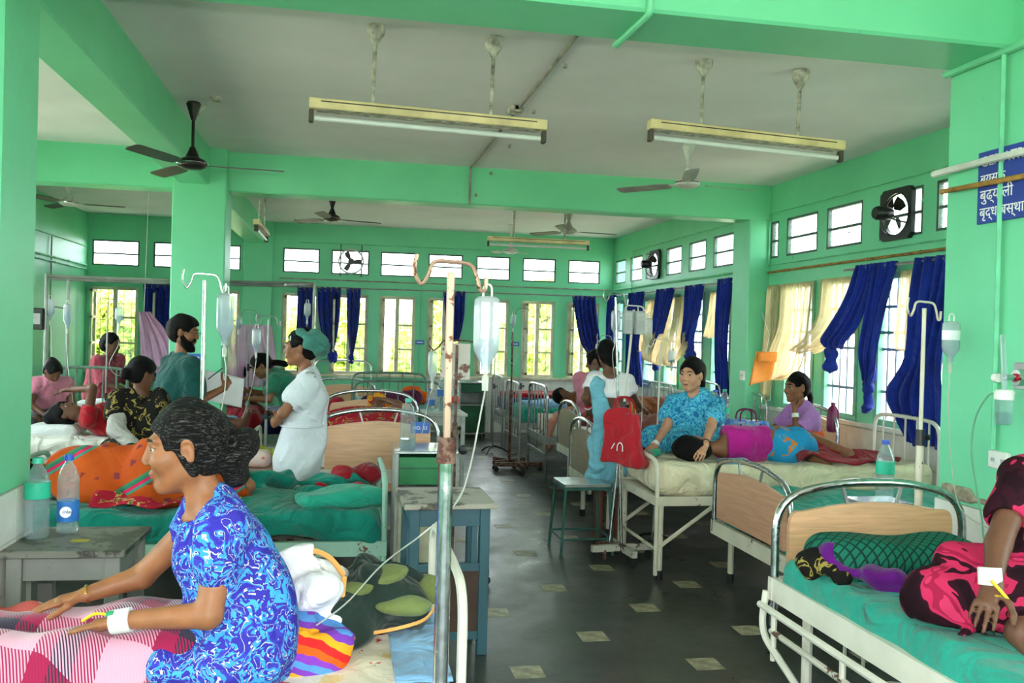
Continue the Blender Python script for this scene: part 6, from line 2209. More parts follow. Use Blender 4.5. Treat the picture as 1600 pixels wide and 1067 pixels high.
# --- woman bending over with the green sleeves
F = frame((-.50, 9.02, 0), 180)
J = dict(pelvis=(-.46, 9.02, .86), chest=(-.60, 9.02, 1.06), neck=(-.70, 9.02, 1.14), head=(-.795, 9.02, 1.215), f=(-.85, -.1, -.55), u=(-.5, 0, .9), sl=(-.655, 8.86, 1.09), sr=(-.68, 9.18, 1.09), el=(-.70, 8.83, .90), er=(-.76, 9.2, .92), wl=(-.93, 8.9, .90), wr=(-.98, 9.1, .97), hdl=(-1, .1, .1), hdr=(-1, -.1, .2), hl=(-.42, 8.94, .82), hr=(-.42, 9.1, .82), kl=(-.44, 8.94, .45), kr=(-.44, 9.1, .45), al=(-.40, 8.94, .06), ar=(-.40, 9.1, .06), ftl=(-1, 0, 0), ftr=(-1, 0, 0))
person('woman with green sleeves bending forward in front of the pink net', J, 'skin_brown', with_braid([(0, -.1, -.02), (0, -.16, -.06), (.0, -.22, -.12)], .03), .95, .012, True,
       [('kurta', 'green_kurta', blouse(.018, .5, .02, .05, .05, (.05, .03)), folds(31, .017, 15)), ('skirt', 'green_kurta', skirt([((-.43, 9.02, .86), (-.43, 9.02, .15), .14, .17, (A(0, 1, 0), 1.2))]), folds(32, .017, 18))], True, True, True, PG)

# --- sleeper with the red and yellow head scarf on the numbered bed
J = dict(pelvis=(.22, 7.0, .81), chest=(.24, 7.4, .82), neck=(.27, 7.62, .84), head=(.31, 7.78, .93), f=(-.2, -.75, .6), u=(.1, .65, .75), sl=(.42, 7.5, .84), sr=(.10, 7.5, .84), el=(.47, 7.62, .97), er=(.0, 7.3, .83), wl=(.36, 7.72, 1.0), wr=(.1, 7.1, .88), hdl=(-.7, .3, .1), hdr=(.3, -.9, 0), hl=(.13, 6.97, .79), hr=(.31, 6.97, .79), kl=(.14, 6.75, .83), kr=(.32, 6.75, .83), al=(.15, 6.6, .76), ar=(.31, 6.6, .76))
P10, B10, q10, ax10 = person('patient with red and yellow head scarf lying on the numbered bed', J, 'skin_dark', None, .9, .013, False, [('top', 'brown_cloth', blouse(.02, .6, .01, 0, .04, (0, .05)), folds(41, .020, 15)), ('blanket', 'red_flower_cloth', skirt([((.22, 7.35, .80), (.22, 6.62, .79), .15, .14, (A(1, 0, 0), 2.1))]), folds(42, .034, 16))], True, False, False, PG)
H = SDF(.01, .02); H.ell(q10(0, -.02, .03), A(.095, .115, .105), ax10); H.ell(q10(0, -.03, -.05), A(.085, .075, .085), ax10); H.cut(q10(0, .06, .03), ax10[1] * .9 - ax10[2] * .3)
H.build('head_scarf', 'yellow_red_scarf', P10, folds(43, .017, 40), B10)

# --- standing woman in the pale blue sari, back turned
J = dict(pelvis=(2.055, 6.56, .93), chest=(2.045, 6.55, 1.18), neck=(2.03, 6.55, 1.32), head=(1.995, 6.56, 1.455), f=(-.1, .95, -.15), u=(-.1, .1, 1), sl=(1.905, 6.58, 1.27), sr=(2.16, 6.52, 1.265), el=(1.82, 6.50, 1.13), er=(2.24, 6.62, 1.13), wl=(1.865, 6.56, 1.045), wr=(2.36, 6.74, 1.03), hdl=(.2, .6, -.6), hdr=(.6, .7, -.3), hl=(1.97, 6.58, .88), hr=(2.13, 6.53, .88), kl=(1.97, 6.58, .48), kr=(2.12, 6.54, .48), al=(1.97, 6.57, .06), ar=(2.11, 6.54, .06), ftl=(.2, .9, 0), ftr=(.2, .9, 0))


def drape(G, J, q, ax):
    G.cap((1.91, 6.60, 1.30), (1.91, 6.50, 1.22), .036, .04, .04, (A(1, 0, 0), 1.2))
    G.cap((1.90, 6.50, 1.22), (1.95, 6.46, 1.0), .04, .05, .04, (A(1, 0, 0), 1.2))
    G.cap((1.93, 6.48, 1.0), (1.93, 6.50, .6), .05, .07, .04)


P11, B11, q11, ax11 = person('woman in white blouse and pale blue sari standing with her back turned', J, 'skin_dark', lambda H, q, ax, s: (hair_cap(H, q, ax, s, .02), H.ell(q(0, -.1, -.05), A(.06, .045, .06), ax)), .88, .010, False,
       [('blouse', 'white_blouse', lambda G, J, q, ax: (blouse(.016, .5, .015, 0, .07, (-.05, .05), .88)(G, J, q, ax), G.cut((0, 0, 1.13), (0, 0, -1))), folds(51, .014, 16)),
        ('skirt', 'pale_blue_sari', lambda G, J, q, ax: (G.cap((2.055, 6.56, .98), (2.045, 6.56, .8), .10, .12, .05, (A(1, -.3, 0), 1.2)), G.cap((2.045, 6.56, .8), (2.02, 6.56, .50), .12, .125, .05, (A(1, -.3, 0), 1.2)), G.cut((0, 0, .44), (0, 0, -1)), G.cut((0, 0, 1.045), (0, 0, 1))), folds(52, .027, 18)),
        ('sari_drape', 'pale_blue_sari', drape, folds(53, .010, 40))], True, True, False, PG)
for k_, m_ in ((0, 'white_plastic'), (1, 'cap_red')):
    dv = unit(A(1.865, 6.56, 1.045) - A(1.82, 6.50, 1.13))
    band('bangle', P11, B11, A(1.865, 6.56, 1.045) - dv * (.012 + .016 * k_), dv, .033, .007, m_)

# --- woman in the pink blouse
seated((2.55, 8.86), 50, .655, 'woman in pink blouse sitting behind the pale blue sari', 'skin_dark', [('blouse', 'dusty_pink', 'top', folds(61, .017, 15)), ('sari', 'pale_blue_sari', 'wrap', folds(62, .024, 16))], with_bun((0, -.1, -.05), .05), 1.0, h=.012, lean=.02, f=(-.7, .3, -.3))

# --- woman in turquoise tie-dye
J = dict(pelvis=(2.60, 6.12, .875), chest=(2.575, 6.13, 1.055), neck=(2.555, 6.13, 1.195), head=(2.505, 6.10, 1.335), f=(-.78, -.62, -.08), u=(.05, 0, 1), sr=(2.42, 6.24, 1.125), sl=(2.665, 6.0, 1.13), er=(2.335, 6.12, .96), wr=(2.20, 5.99, .84), el=(2.545, 5.82, .98), wl=(2.42, 5.62, .885), hdr=(-.7, -.5, -.4), hdl=(-.5, -.45, -.6), pnr=(-.2, 0, -1), pnl=(-.3, .2, -.8), hl=(2.64, 6.04, .855), hr=(2.54, 6.18, .855), kl=(2.40, 5.98, .86), kr=(2.27, 6.16, .86), al=(2.55, 6.12, .80), ar=(2.48, 5.95, .80))


def tie_dye(G, J, q, ax):
    blouse(.022, .5, .02, 0, .06, (.06, .03), .95, False)(G, J, q, ax)
    G.cap(J['neck'] + A(-.07, -.06, 0), J['neck'] + A(-.065, -.055, -.11), .035, .012, .01, None, 's')
    G.cap(J['pelvis'], J['pelvis'] + A(-.06, -.02, -.03), .145, .13, .06, (A(.64, -.77, 0), 1.3))
    G.cap((2.55, 6.1, .85), (2.40, 6.0, .845), .11, .10, .06); G.cap((2.52, 6.17, .85), (2.26, 6.16, .845), .11, .10, .06)
    G.cut((0, 0, .765), (0, 0, -1))


P12, B12, q12, ax12 = person('young woman in turquoise tie-dye dress sitting and looking left', J, 'skin_fair', lambda H, q, ax, s: (hair_cap(H, q, ax, s, .016), H.ell(q(0, -.075, -.07), A(.07, .045, .07) * s, ax, .03), H.cap(q(0, -.09, -.1), q(.01, -.1, -.2), .035 * s, .02 * s, .02)), .95, .008, True, [('dress', 'turquoise_tie_dye', tie_dye, folds(71, .017, 16))], True, False, True, PG, True, .99)
band('wrist_dressing', P12, B12, J['wr'], J['hdr'], .028, .03, 'bandage_white')
dv = unit(A(*J['wl']) - A(*J['el'])); band('bracelet', P12, B12, A(*J['wl']) - dv * .03, dv, .0285, .008, 'black_plastic')

# --- girl with a braid
J = dict(pelvis=(3.47, 6.19, .87), chest=(3.455, 6.19, 1.0), neck=(3.425, 6.19, 1.12), head=(3.385, 6.18, 1.248), f=(-1, -.12, -.05), u=(0, 0, 1), sl=(3.45, 6.06, 1.055), sr=(3.43, 6.31, 1.055), el=(3.31, 6.02, .92), er=(3.28, 6.29, .93), wl=(3.315, 6.07, 1.08), wr=(3.14, 6.2, .88), hdl=(0, .3, .9), pnl=(1, .2, 0), cul=.7, hdr=(-1, -.1, -.2), hl=(3.44, 6.12, .84), hr=(3.44, 6.25, .84), kl=(3.12, 6.13, .85), kr=(3.14, 6.24, .85), al=(3.3, 6.2, .80), ar=(3.34, 6.12, .80))
P13, B13, q13, ax13 = person('girl in lilac top with a long braid sitting in profile', J, 'skin_brown', with_braid([(0, -.105, -.03), (.0, -.13, -.09), (0, -.12, -.17), (0, -.10, -.22)], .022), .82, .009, True,
       [('top', 'lilac_top', blouse(.016, .6, .02, 0, .055, (.05, .04), .82), folds(81, .014, 16)), ('skirt', 'orange_rust_print', skirt([((3.47, 6.19, .86), (3.4, 6.19, .85), .13, .12, (A(0, 1, 0), 1.35)), ((3.38, 6.13, .84), (3.14, 6.13, .84), .085, .07), ((3.38, 6.25, .84), (3.16, 6.24, .84), .085, .07)]), folds(82, .020, 16))], True, False, True, PG, True, .92)
band('wrist_dressing', P13, B13, A(3.313, 6.055, 1.05), A(.05, .3, .95), .026, .03, 'bandage_white')

# --- patient lying on the cream mattress
J = dict(pelvis=(3.0, 5.77, .875), chest=(2.76, 5.755, .85), neck=(2.56, 5.74, .845), head=(2.335, 5.72, .855), f=(-.15, 1, .1), u=(-1, -.1, .05), sl=(2.65, 5.80, .79), sr=(2.64, 5.74, .925), el=(2.66, 6.0, .80), er=(2.80, 5.90, .95), wl=(2.5, 6.05, .80), wr=(2.92, 6.0, .86), hdr=(.7, .6, -.3), hl=(3.04, 5.80, .815), hr=(3.04, 5.78, .93), kl=(3.36, 5.98, .81), kr=(3.36, 5.96, .90), al=(3.28, 5.70, .795), ar=(3.55, 5.72, .82), ftl=(.75, -.55, -.1), ftr=(.8, -.5, 0))
person('patient in magenta blouse lying turned away on the cream mattress', J, 'skin_brown', lambda H, q, ax, s: (hair_cap(H, q, ax, s, .022), H.ell(q(0, -.06, .0), A(.09, .08, .1), ax), H.ell(q(.0, -.09, -.08), A(.07, .06, .07), ax)), .84, .010, False,
       [('blouse', 'magenta_blouse', lambda G, J, q, ax: (blouse(.016, .5, .01, 0, .05, (-.05, .0), .84)(G, J, q, ax), G.cut((2.93, 0, 0), (1, 0, 0)), G.cut((2.62, 0, 0), (-1, 0, 0))), folds(91, .014, 16)),
        ('sari', 'blue_orange_cloth', skirt([((2.95, 5.77, .87), (3.12, 5.78, .87), .105, .12, (A(0, 0, 1), 1.1)), ((3.1, 5.82, .85), (3.28, 5.85, .84), .115, .085)]), folds(92, .020, 16))], True, True, False, PG)

# --- cropped woman at the right edge
J = dict(pelvis=(2.34, 2.50, .855), chest=(2.33, 2.48, 1.10), neck=(2.32, 2.46, 1.26), head=(2.31, 2.43, 1.41), f=(-.3, -.9, -.25), u=(0, 0, 1), sr=(2.125, 2.45, 1.175), sl=(2.49, 2.42, 1.17), er=(1.975, 2.36, 1.0), wr=(1.885, 2.27, .905), el=(2.58, 2.34, .96), wl=(2.42, 2.2, .84), hdr=(-.60, -.42, -.62), pnr=(.35, .4, -.7), cur=.16, hdl=(-.7, -.4, -.2), hr=(2.24, 2.46, .83), hl=(2.44, 2.44, .83), kr=(1.84, 2.45, .83), kl=(2.72, 2.3, .83), ar=(2.22, 2.20, .79), al=(1.93, 2.21, .79), ftr=(.9, -.3, -.1), ftl=(-.2, -.95, -.2))


def w15_sari(G, J, q, ax):
    torso(G, J, .02)
    G.cap((2.3, 2.48, .85), (2.0, 2.47, .825), .16, .125, .06); G.cap((2.0, 2.47, .825), (1.83, 2.45, .82), .125, .10, .06)
    G.cap((1.86, 2.42, .80), (2.05, 2.33, .79), .09, .075, .05); G.cap((2.38, 2.46, .85), (2.68, 2.32, .82), .15, .1, .06)
    G.cap((1.93, 2.36, .76), (1.80, 2.29, .75), .035, .018, .04)
    G.cap((2.2, 2.32, .78), (2.5, 2.25, .78), .09, .09, .06)
    G.cut((0, 0, .742), (0, 0, -1))


P15, B15, q15, ax15 = person('woman in pink and black sari cut off at the right edge', J, 'skin_dark', with_bun(), 1.0, .007, True,
       [('sari', 'pink_black_sari', w15_sari, folds(101, .027, 18)),
        ('sleeve', 'pink_black_sari', lambda G, J, q, ax: (G.cap(J['sr'], lerp(J['sr'], J['er'], .55), .075, .062, .03), G.ell(lerp(J['sr'], J['er'], .55) + unit(J['er'] - J['sr']) * .06, A(.064, .064, .064), None, .004, 's')), folds(102, .010, 20)), ('sleeve', 'pink_black_sari', lambda G, J, q, ax: G.cap(J['sl'], lerp(J['sl'], J['el'], .55), .075, .062, .03), folds(103, .010, 20))], True, True, True, PG)
band('wrist_dressing', P15, B15, A(*J['wr']) + A(0, .012, .02), A(.05, .2, 1), .0335, .05, 'bandage_white')
band('bangle', P15, B15, A(*J['wr']) + A(-.004, -.012, -.03), A(.05, .25, 1), .036, .006, 'gold')
MB().tube(spline([tuple(A(*J['wr']) - B15 + A(-.03, -.03, .02)), tuple(A(*J['wr']) - B15 + A(.0, -.05, -.02)), tuple(A(*J['wr']) - B15 + A(.03, -.045, -.05))], 4), .005, 6).build('cannula_line', 'cannula_yellow', P15, True)

# --- patient in orange sari on the teal bed, face turned away
J = dict(pelvis=(-1.02, 5.28, .735), chest=(-1.40, 5.3, .74), neck=(-1.55, 5.3, .74), head=(-1.68, 5.3, .75), f=(.1, 1, .2), u=(-1, 0, .1), sl=(-1.48, 5.34, .68), sr=(-1.48, 5.28, .84), el=(-1.4, 5.5, .68), er=(-1.3, 5.45, .82), wl=(-1.3, 5.6, .68), wr=(-1.2, 5.55, .72), hl=(-1.0, 5.32, .69), hr=(-1.0, 5.28, .82), kl=(-.70, 5.5, .70), kr=(-.72, 5.48, .80), al=(-.52, 5.2, .66), ar=(-.5, 5.18, .70))
person('patient wrapped in orange printed sari lying on the teal bed', J, 'skin_brown', with_bun(), .95, .012, False,
       [('sari', 'orange_sari', lambda G, J, q, ax: (torso(G, J, .03, .95), G.cap((-1.3, 5.22, .72), (-.95, 5.2, .74), .16, .19, .1), G.cap((-.95, 5.2, .74), (-.70, 5.2, .68), .19, .10, .1), G.cap((-1.05, 5.05, .66), (-.75, 5.02, .65), .06, .05, .06), G.cap((-.7, 5.3, .7), (-.55, 5.2, .67), .1, .06, .06), G.cut((0, 0, .622), (0, 0, -1))), folds(111, .031, 15))], False, False, False, PG, legs=True)
PO = [o for o in bpy.data.objects if o.get('label') == 'patient wrapped in orange printed sari lying on the teal bed'][0]
thick_cloth('sari_border', lambda u, v: (-1.28 + .52 * u - PO.location.x, 5.06 - .17 * v + .02 * math.sin(9 * u) - PO.location.y, .70 - .055 * v + .012 * math.sin(13 * u + 3 * v)), 30, 10, 'red_flower_cloth', PO, .006)
# ------------------------------------------------------------------ bedding, bags and loose things
def plaid():
    k = NT('plaid_blanket')
    sep = k.n('SeparateXYZ', Vector=k.n('Mapping', Vector=k.co(), Rotation=(0, 0, .35)).outputs[0])
    fu = k.math('FRACT', k.math('MULTIPLY', sep.outputs[0], 3.4))
    fv = k.math('FRACT', k.math('MULTIPLY', sep.outputs[1], 4.2))
    a = k.ramp(fu, [(0.0, 0.0), (0.42, 1.0), (0.60, 0.5), (0.80, 1.0)], 'CONSTANT')
    b_ = k.ramp(fv, [(0.0, 0.0), (0.40, 1.0), (0.58, 0.5), (0.78, 1.0)], 'CONSTANT')
    tw = k.math('GREATER_THAN', k.math('FRACT', k.math('MULTIPLY', k.math('ADD', sep.outputs[0], sep.outputs[1]), 95.0)), 0.5)
    ca = k.ramp(a, [(0.0, (206, 148, 168)), (0.3, (52, 44, 60)), (0.8, (146, 28, 68))], 'CONSTANT')
    cb = k.ramp(b_, [(0.0, (208, 152, 172)), (0.3, (58, 48, 64)), (0.8, (152, 30, 72))], 'CONSTANT')
    k.base(k.mix(tw, ca, cb))
    k.set(Roughness=0.95, Specular__IOR__Level=0.1, Sheen__Weight=0.3)
    k.bump(k.noise(300, 2), 0.3, 0.004)
    MATS['plaid_blanket'] = k.m


plaid()


def stripes(name, cols, axis=(1, .4, 0), freq=6.0, dist=0.4):
    k = NT(name)
    n = k.noise(6, 3)
    d = k.n('VectorMath', _operation='DOT_PRODUCT', i0=k.co(), i1=axis)
    f = k.math('FRACT', k.math('ADD', k.math('MULTIPLY', d.outputs['Value'], freq), k.math('MULTIPLY', n, dist)))
    k.base(k.ramp(f, [(i / len(cols), c) for i, c in enumerate(cols)], 'CONSTANT'))
    k.set(Roughness=0.9, Specular__IOR__Level=0.15)
    k.bump(k.noise(60, 3), 0.3, 0.01)
    MATS[name] = k.m


stripes('striped_blanket_print', [(214, 40, 40), (238, 160, 40), (120, 60, 170), (86, 140, 206), (130, 60, 176), (226, 90, 30)], (.6, .3, 1.5), 5.0, 0.6)
fabric('dark_olive_canvas', (36, 50, 44), 0.2, 0.5)
fabric('light_olive_canvas', (110, 120, 70), 0.15, 0.4)
fabric('white_print_cloth', (226, 222, 226), 0.06, 0.6)
fabric('orange_trim', (222, 160, 90), 0.15, 0.3)
fabric('purple_cloth', (104, 20, 128), 0.15, 0.4)
fabric('green_yellow_cloth', (170, 176, 60), 0.2, 0.5)
fabric('white_pillow', (220, 222, 224), 0.06, 0.4)


def diamond():
    k = NT('green_diamond_print')
    sep = k.n('SeparateXYZ', Vector=k.n('Mapping', Vector=k.co(), Rotation=(0, 0, .12)).outputs[0])
    u_ = k.math('ADD', k.math('MULTIPLY', sep.outputs[0], 26), k.math('MULTIPLY', sep.outputs[1], 20))
    v_ = k.math('SUBTRACT', k.math('MULTIPLY', sep.outputs[0], 26), k.math('ADD', k.math('MULTIPLY', sep.outputs[1], 20), k.math('MULTIPLY', sep.outputs[2], 20)))
    a = k.math('LESS_THAN', k.math('FRACT', u_), 0.22)
    b_ = k.math('LESS_THAN', k.math('FRACT', v_), 0.22)
    k.base(k.mix(k.math('MAXIMUM', a, b_), (24, 104, 84), (12, 52, 46)))
    k.set(Roughness=0.8, Specular__IOR__Level=0.2)
    k.bump(k.math('MAXIMUM', a, b_), 0.3, 0.004)
    MATS['green_diamond_print'] = k.m


diamond()
# plaid blanket over the legs of the woman in blue
rb_ = np.random.default_rng(5)


def blanket_z(x, y):
    t = 1.0
    k = .165 - .055 * min(1, max(0, (-.35 - x) / .6))
    legs = k * max(math.exp(-((y - 2.66) / .11) ** 4), math.exp(-((y - 2.87) / .11) ** 4), .75 * math.exp(-((y - 2.76) / .12) ** 2))
    fall = .9 + .1 * math.sin(3 * x)
    fold = .020 * math.sin(15 * x + 5 * y) * math.sin(9 * y - 4 * x + 1) + .014 * math.sin(26 * x - 12 * y + 2) + .010 * math.sin(34 * y + 8 * x)
    edge = min(1, max(0, (y - 2.50) / .07)) * min(1, max(0, (3.17 - y) / .07))
    return .592 + (legs * fall) * (.55 + .45 * t) * edge + (fold * .45 + .026) * (.35 + .65 * edge)


def bl(u, v):
    x = -.20 - 1.18 * u + .03 * math.sin(6 * v)
    y = 2.505 + .67 * v + .03 * math.sin(9 * u) * (1 - v) - .012 * math.sin(21 * u) * (1 - v)
    if v > .55:
        x -= .12 * (v - .55) / .45 * (1 - u)
    return (x, y, blanket_z(x, y))


tag(thick_cloth('plaid_blanket', bl, 110, 64, 'plaid_blanket', None, .008), 'pink and maroon plaid blanket over the legs of the woman in blue', 'blanket')
tag(thick_cloth('floral_throw', lambda u, v: (-1.30 + .36 * u, 3.12 + .30 * v, .583 + .035 * math.sin(PI * v) + .012 * math.sin(14 * u + 6 * v)), 24, 20, 'coral_floral_sheet', None, .006), 'coral floral cloth at the far left of the nearest left bed', 'cloth')
tag(thick_cloth('blue_sheet', lambda u, v: (.17 + .165 * u, 2.53 + .9 * v, .594 + .004 * math.sin(20 * v) + .003 * math.sin(9 * u + 4)), 12, 40, 'blue_sheet', None, .006), 'pale blue sheet strip at the foot of the nearest left bed', 'sheet')

S = SDF(.009, .04)
S.cap((-.22, 2.86, .62), (.0, 2.83, .615), .045, .04, None, (A(0, 1, 0), 3.2)).cap((-.2, 2.86, .69), (-.03, 2.84, .655), .05, .03, None, (A(0, 1, 0), 2.6)).cap((-.3, 2.76, .60), (-.05, 2.70, .602), .025, .022).cut((0, 0, .577), (0, 0, -1))
tag(S.build('folded_blanket', 'striped_blanket_print', None, folds(131, .02, 34)), 'folded orange red and purple striped blanket behind the woman in blue', 'blanket')
wb = empty('cloth_bundle', (-.10, 2.95, .70), 0, 'white printed cloth bundle with orange trim beside the green backpack', 'bundle')
S = SDF(.009, .04)
S.ell((-.02, 0, .07), (.145, .13, .105)).ell((.05, -.06, .03), (.08, .07, .09)).ell((-.08, -.02, .02), (.08, .1, .08)).cap((.03, -.1, .03), (-.01, -.13, -.02), .035, .02)
S.build('bundle_cloth', 'white_print_cloth', wb, folds(132, .026, 30))
for pts in ([(-.14, -.05, .14), (-.04, -.03, .185), (.06, -.03, .165), (.12, -.04, .10)], [(.12, -.05, .10), (.11, -.09, .0), (.09, -.11, -.03)], [(-.11, -.10, .09), (-.115, -.115, .05), (-.11, -.11, .02)], [(.02, -.14, .01), (-.01, -.15, -.03), (.04, -.13, -.04)]):
    MB().tube(spline(pts, 6), .009, 6, flat=.5).build('trim_band', 'orange_trim', wb, True)

bp = empty('backpack', (.13, 3.04, .575), 0.1, 'dark green backpack with olive panels lying on the nearest left bed', 'backpack')
S = SDF(.009, .05)
S.box((.0, .0, .09), (.19, .15, .085), None, .07).ell((.02, .02, .16), (.15, .12, .085)).ell((.1, -.02, .11), (.11, .13, .1)).ell((-.1, -.06, .07), (.1, .1, .06))
S.build('bag_body', 'dark_olive_canvas', bp, folds(133, .030, 22))
S = SDF(.008, .03); S.ell((-.04, -.095, .185), (.14, .05, .035), [unit((1, 0, .35)), A(0, 1, 0), unit((-.35, 0, 1))]); S.build('olive_panel', 'light_olive_canvas', bp, folds(134, .01, 30))
S = SDF(.008, .03); S.ell((.07, -.15, .125), (.10, .04, .03), [unit((1, .1, .1)), A(0, 1, 0), A(0, 0, 1)]); S.build('olive_panel', 'light_olive_canvas', bp, folds(135, .008, 30))
S = SDF(.008, .03); S.ell((.18, -.04, .15), (.05, .06, .045)); S.build('side_pocket', 'light_olive_canvas', bp, folds(136, .012, 30))
MB().tube(spline([(-.13, -.12, .03), (.0, -.165, .05), (.13, -.15, .07), (.19, -.08, .09)], 6), .006, 6, flat=.5).build('zip', 'orange_trim', bp, True)
MB().tube(spline([(-.08, -.02, .22), (.04, -.06, .235), (.12, -.05, .2), (.2, -.02, .13)], 6), .014, 6, flat=.35).build('shoulder_strap', 'dark_olive_canvas', bp, True)

# things on the teal bed
soft('pillow', (.0, 4.98, .665), (.24, .10, .045), 'mint_pillow', 'small mint green pillow on the dark teal sheet', 'pillow', .04, .012, .014, 16, 21, [unit((.95, .3, 0)), unit((-.3, .95, 0)), A(0, 0, 1)], 'pillows')
S = SDF(.012, .06); S.cap((-.75, 5.6, .64), (-.3, 5.62, .655), .05, .055).cap((-.3, 5.62, .65), (.1, 5.58, .64), .05, .04).cap((-.6, 5.45, .63), (-.1, 5.42, .63), .035, .04)
tag(S.build('crumpled_sheet', 'teal_sheet', None, folds(137, .05, 26)), 'crumpled dark teal sheet pushed to the far side of the teal bed', 'sheet')
S = SDF(.012, .05); S.cap((.0, 5.62, .665), (.17, 5.6, .68), .045, .06).cap((-.12, 5.5, .635), (.1, 5.45, .64), .022, .03)
tag(S.build('red_cloth', 'crimson_cloth', None, folds(138, .03, 26)), 'crumpled red cloth at the end of the dark teal bed', 'cloth')
# low peach bed
soft('pillow', (-.64, 6.56, .665), (.15, .14, .055), 'pink_rose_pillow', 'pillow with pink roses left of the nurse', 'pillow', .05, .012, .012, 14, 22, None, 'pillows')
S = SDF(.012, .05); S.cap((-.72, 6.78, .66), (-.5, 6.8, .655), .06, .05)
tag(S.build('folded_cloth', 'green_yellow_cloth', None, folds(139, .03, 22)), 'yellow-green cloth behind the pink rose pillow', 'cloth')
soft('pillow', (-2.38, 9.35, .77), (.22, .15, .06), 'white_pillow', 'white pillow on the pale green barred bed', 'pillow', .05, .016, .012, 12, 23, None, 'pillows')
soft('pillow', (-2.32, 7.9, .70), (.2, .2, .045), 'white_pillow', 'white pillow under the head of the patient in red', 'pillow', .04, .016, .012, 12, 24, None, 'pillows')
soft('bedside_folder', (-.98, 9.25, .685), (.2, .12, .02), 'blue_sheet', 'pale blue folded sheet before the bending woman', 'cloth', .015, .012, .004, 9, 25)
# nearest right bed
pw = soft('pillow', (2.06, 3.0, .80), (.31, .125, .07), 'green_diamond_print', 'dark green diamond print pillow on the nearest right bed', 'pillow', .068, .010, .012, 11, 26, [unit((1, -.08, 0)), unit((.08, 1, 0)), A(0, 0, 1)], 'pillows')
S = SDF(.008, .03)
S.cap((1.80, 2.90, .775), (1.94, 2.80, .765), .035, .055).cap((1.76, 2.98, .80), (1.84, 2.93, .80), .04, .035).cap((1.90, 2.82, .755), (2.12, 2.84, .752), .02, .016)
tag(S.build('purple_scarf', 'purple_cloth', None, folds(140, .018, 34)), 'purple cloth knotted around the green diamond pillow', 'cloth')
S = SDF(.008, .03); S.ell((1.735, 2.99, .79), (.07, .06, .045)).cap((1.74, 2.95, .775), (1.80, 2.88, .76), .035, .03)
tag(S.build('dark_cloth', 'black_gold_print', None, folds(141, .014, 34)), 'dark patterned cloth end at the left tip of the green pillow', 'cloth')
# second right bed
soft('folded_cloth', (2.52, 4.85, .435), (.05, .36, .03), 'crimson_cloth', 'red cloth showing below the peach footboard', 'cloth', .025, .014, .01, 12, 27)
# chipped iron bed: red cover and bag
def red_cov(u, v):
    x, y = 3.06 + .80 * u + .05 * math.sin(5 * v), 5.55 + .52 * v + .03 * math.sin(7 * u)
    hump = .085 * math.exp(-((x - 3.36) / .20) ** 2 - ((y - 5.92) / .16) ** 2) + .055 * math.exp(-((x - 3.7) / .14) ** 2 - ((y - 5.78) / .12) ** 2) + .05 * math.exp(-((x - 3.2) / .14) ** 2 - ((y - 5.66) / .12) ** 2)
    fold = .016 * math.sin(19 * x + 7 * y) * math.sin(6 * y - 9 * x) + .010 * math.sin(33 * y + 21 * x + 1)
    return (x, y, .785 + hump + fold)


tag(thick_cloth('red_cover', red_cov, 60, 40, 'crimson_cloth', None, .01), 'dark red cover crumpled over the legs of the lying patient', 'cloth')
soft('cushion', (2.62, 5.62, .775), (.1, .05, .02), 'blue_sheet', 'thin blue folded cloth under the lying patient', 'cloth', .015, .01, .006, 14, 28)
bt = bottle((2.34, 5.78, .80), .028, .17, 'cap_green', 'label_teal', 'small bottle lying near the head of the lying patient', (.3, .6), 0)
bt.rotation_euler = (0, PI / 2, .4); bt.location = (2.10, 5.88, .79)


def bag(loc, rz, w, d, h, m, trim, label, taper=.85, name='shopping_bag', handle=.12, seed=1, logo=None):
    t = empty(name, loc, rz, label, 'bag')
    s_ = SDF(.011, .02)
    s_.cap((0, 0, .05), (0, 0, h), .05, .04, None, (A(1, 0, 0), 1))
    s_.p = []
    s_.box((0, 0, h / 2), (w / 2, d / 2, h / 2), None, .03)
    v, f = s_.mesh(folds(seed, .02, 18))
    v[:, 0] *= 1 - (1 - taper) * np.clip(v[:, 2] / h, 0, 1)
    v[:, 1] *= 1 - .5 * np.clip(v[:, 2] / h, 0, 1)
    mesh_obj('bag_body', v.tolist(), f.tolist(), m, t, True)
    for s in (-1, 1):
        MB().tube(spline([(-w * .2, s * d * .2, h * .85), (-w * .17, s * d * .16, h + handle * .7), (0, s * d * .1, h + handle), (w * .17, s * d * .16, h + handle * .7), (w * .2, s * d * .2, h * .85)], 5), .008, 6, flat=.5).build('handle', trim, t, True)
    return t


fabric('red_shopper', (176, 34, 44), 0.15, 0.4)
rbag = bag((1.93, 5.90, .70), -.95, .36, .12, .38, 'red_shopper', 'red_shopper', 'red shopping bag with white emblem hanging by the drip pole', .7, handle=.1, seed=31)
MB().tube([(-.05, -.066, .12), (-.025, -.064, .16)], .0035, 5).tube(spline([(.0, -.066, .11), (.002, -.064, .15), (.022, -.062, .168), (.042, -.064, .15), (.046, -.066, .11)], 4), .0035, 5).build('white_emblem', 'lettering_white', rbag, True)
swirl('blue_map_print', [[(0.0, (86, 130, 206)), (0.45, (110, 160, 220)), (0.55, (190, 186, 140)), (0.6, (100, 150, 216))]], 14, dist=1.0)
bbag = bag((3.44, 6.92, .80 - .17), .1, .40, .2, .28, 'blue_map_print', 'plum_cloth', 'blue printed bag with dark red piping left of the girl', .92, handle=.1, seed=32)
bbag.location = (3.40, 7.05, .63)
for x in (-.09, .1):
    MB().tube(spline([(x, -.108, .02), (x + .02, -.10, .14), (x, -.065, .26)], 5), .007, 6).build('piping', 'plum_cloth', bbag, True)
mat('orange_card', (226, 140, 50), 0.6, var=0.08)
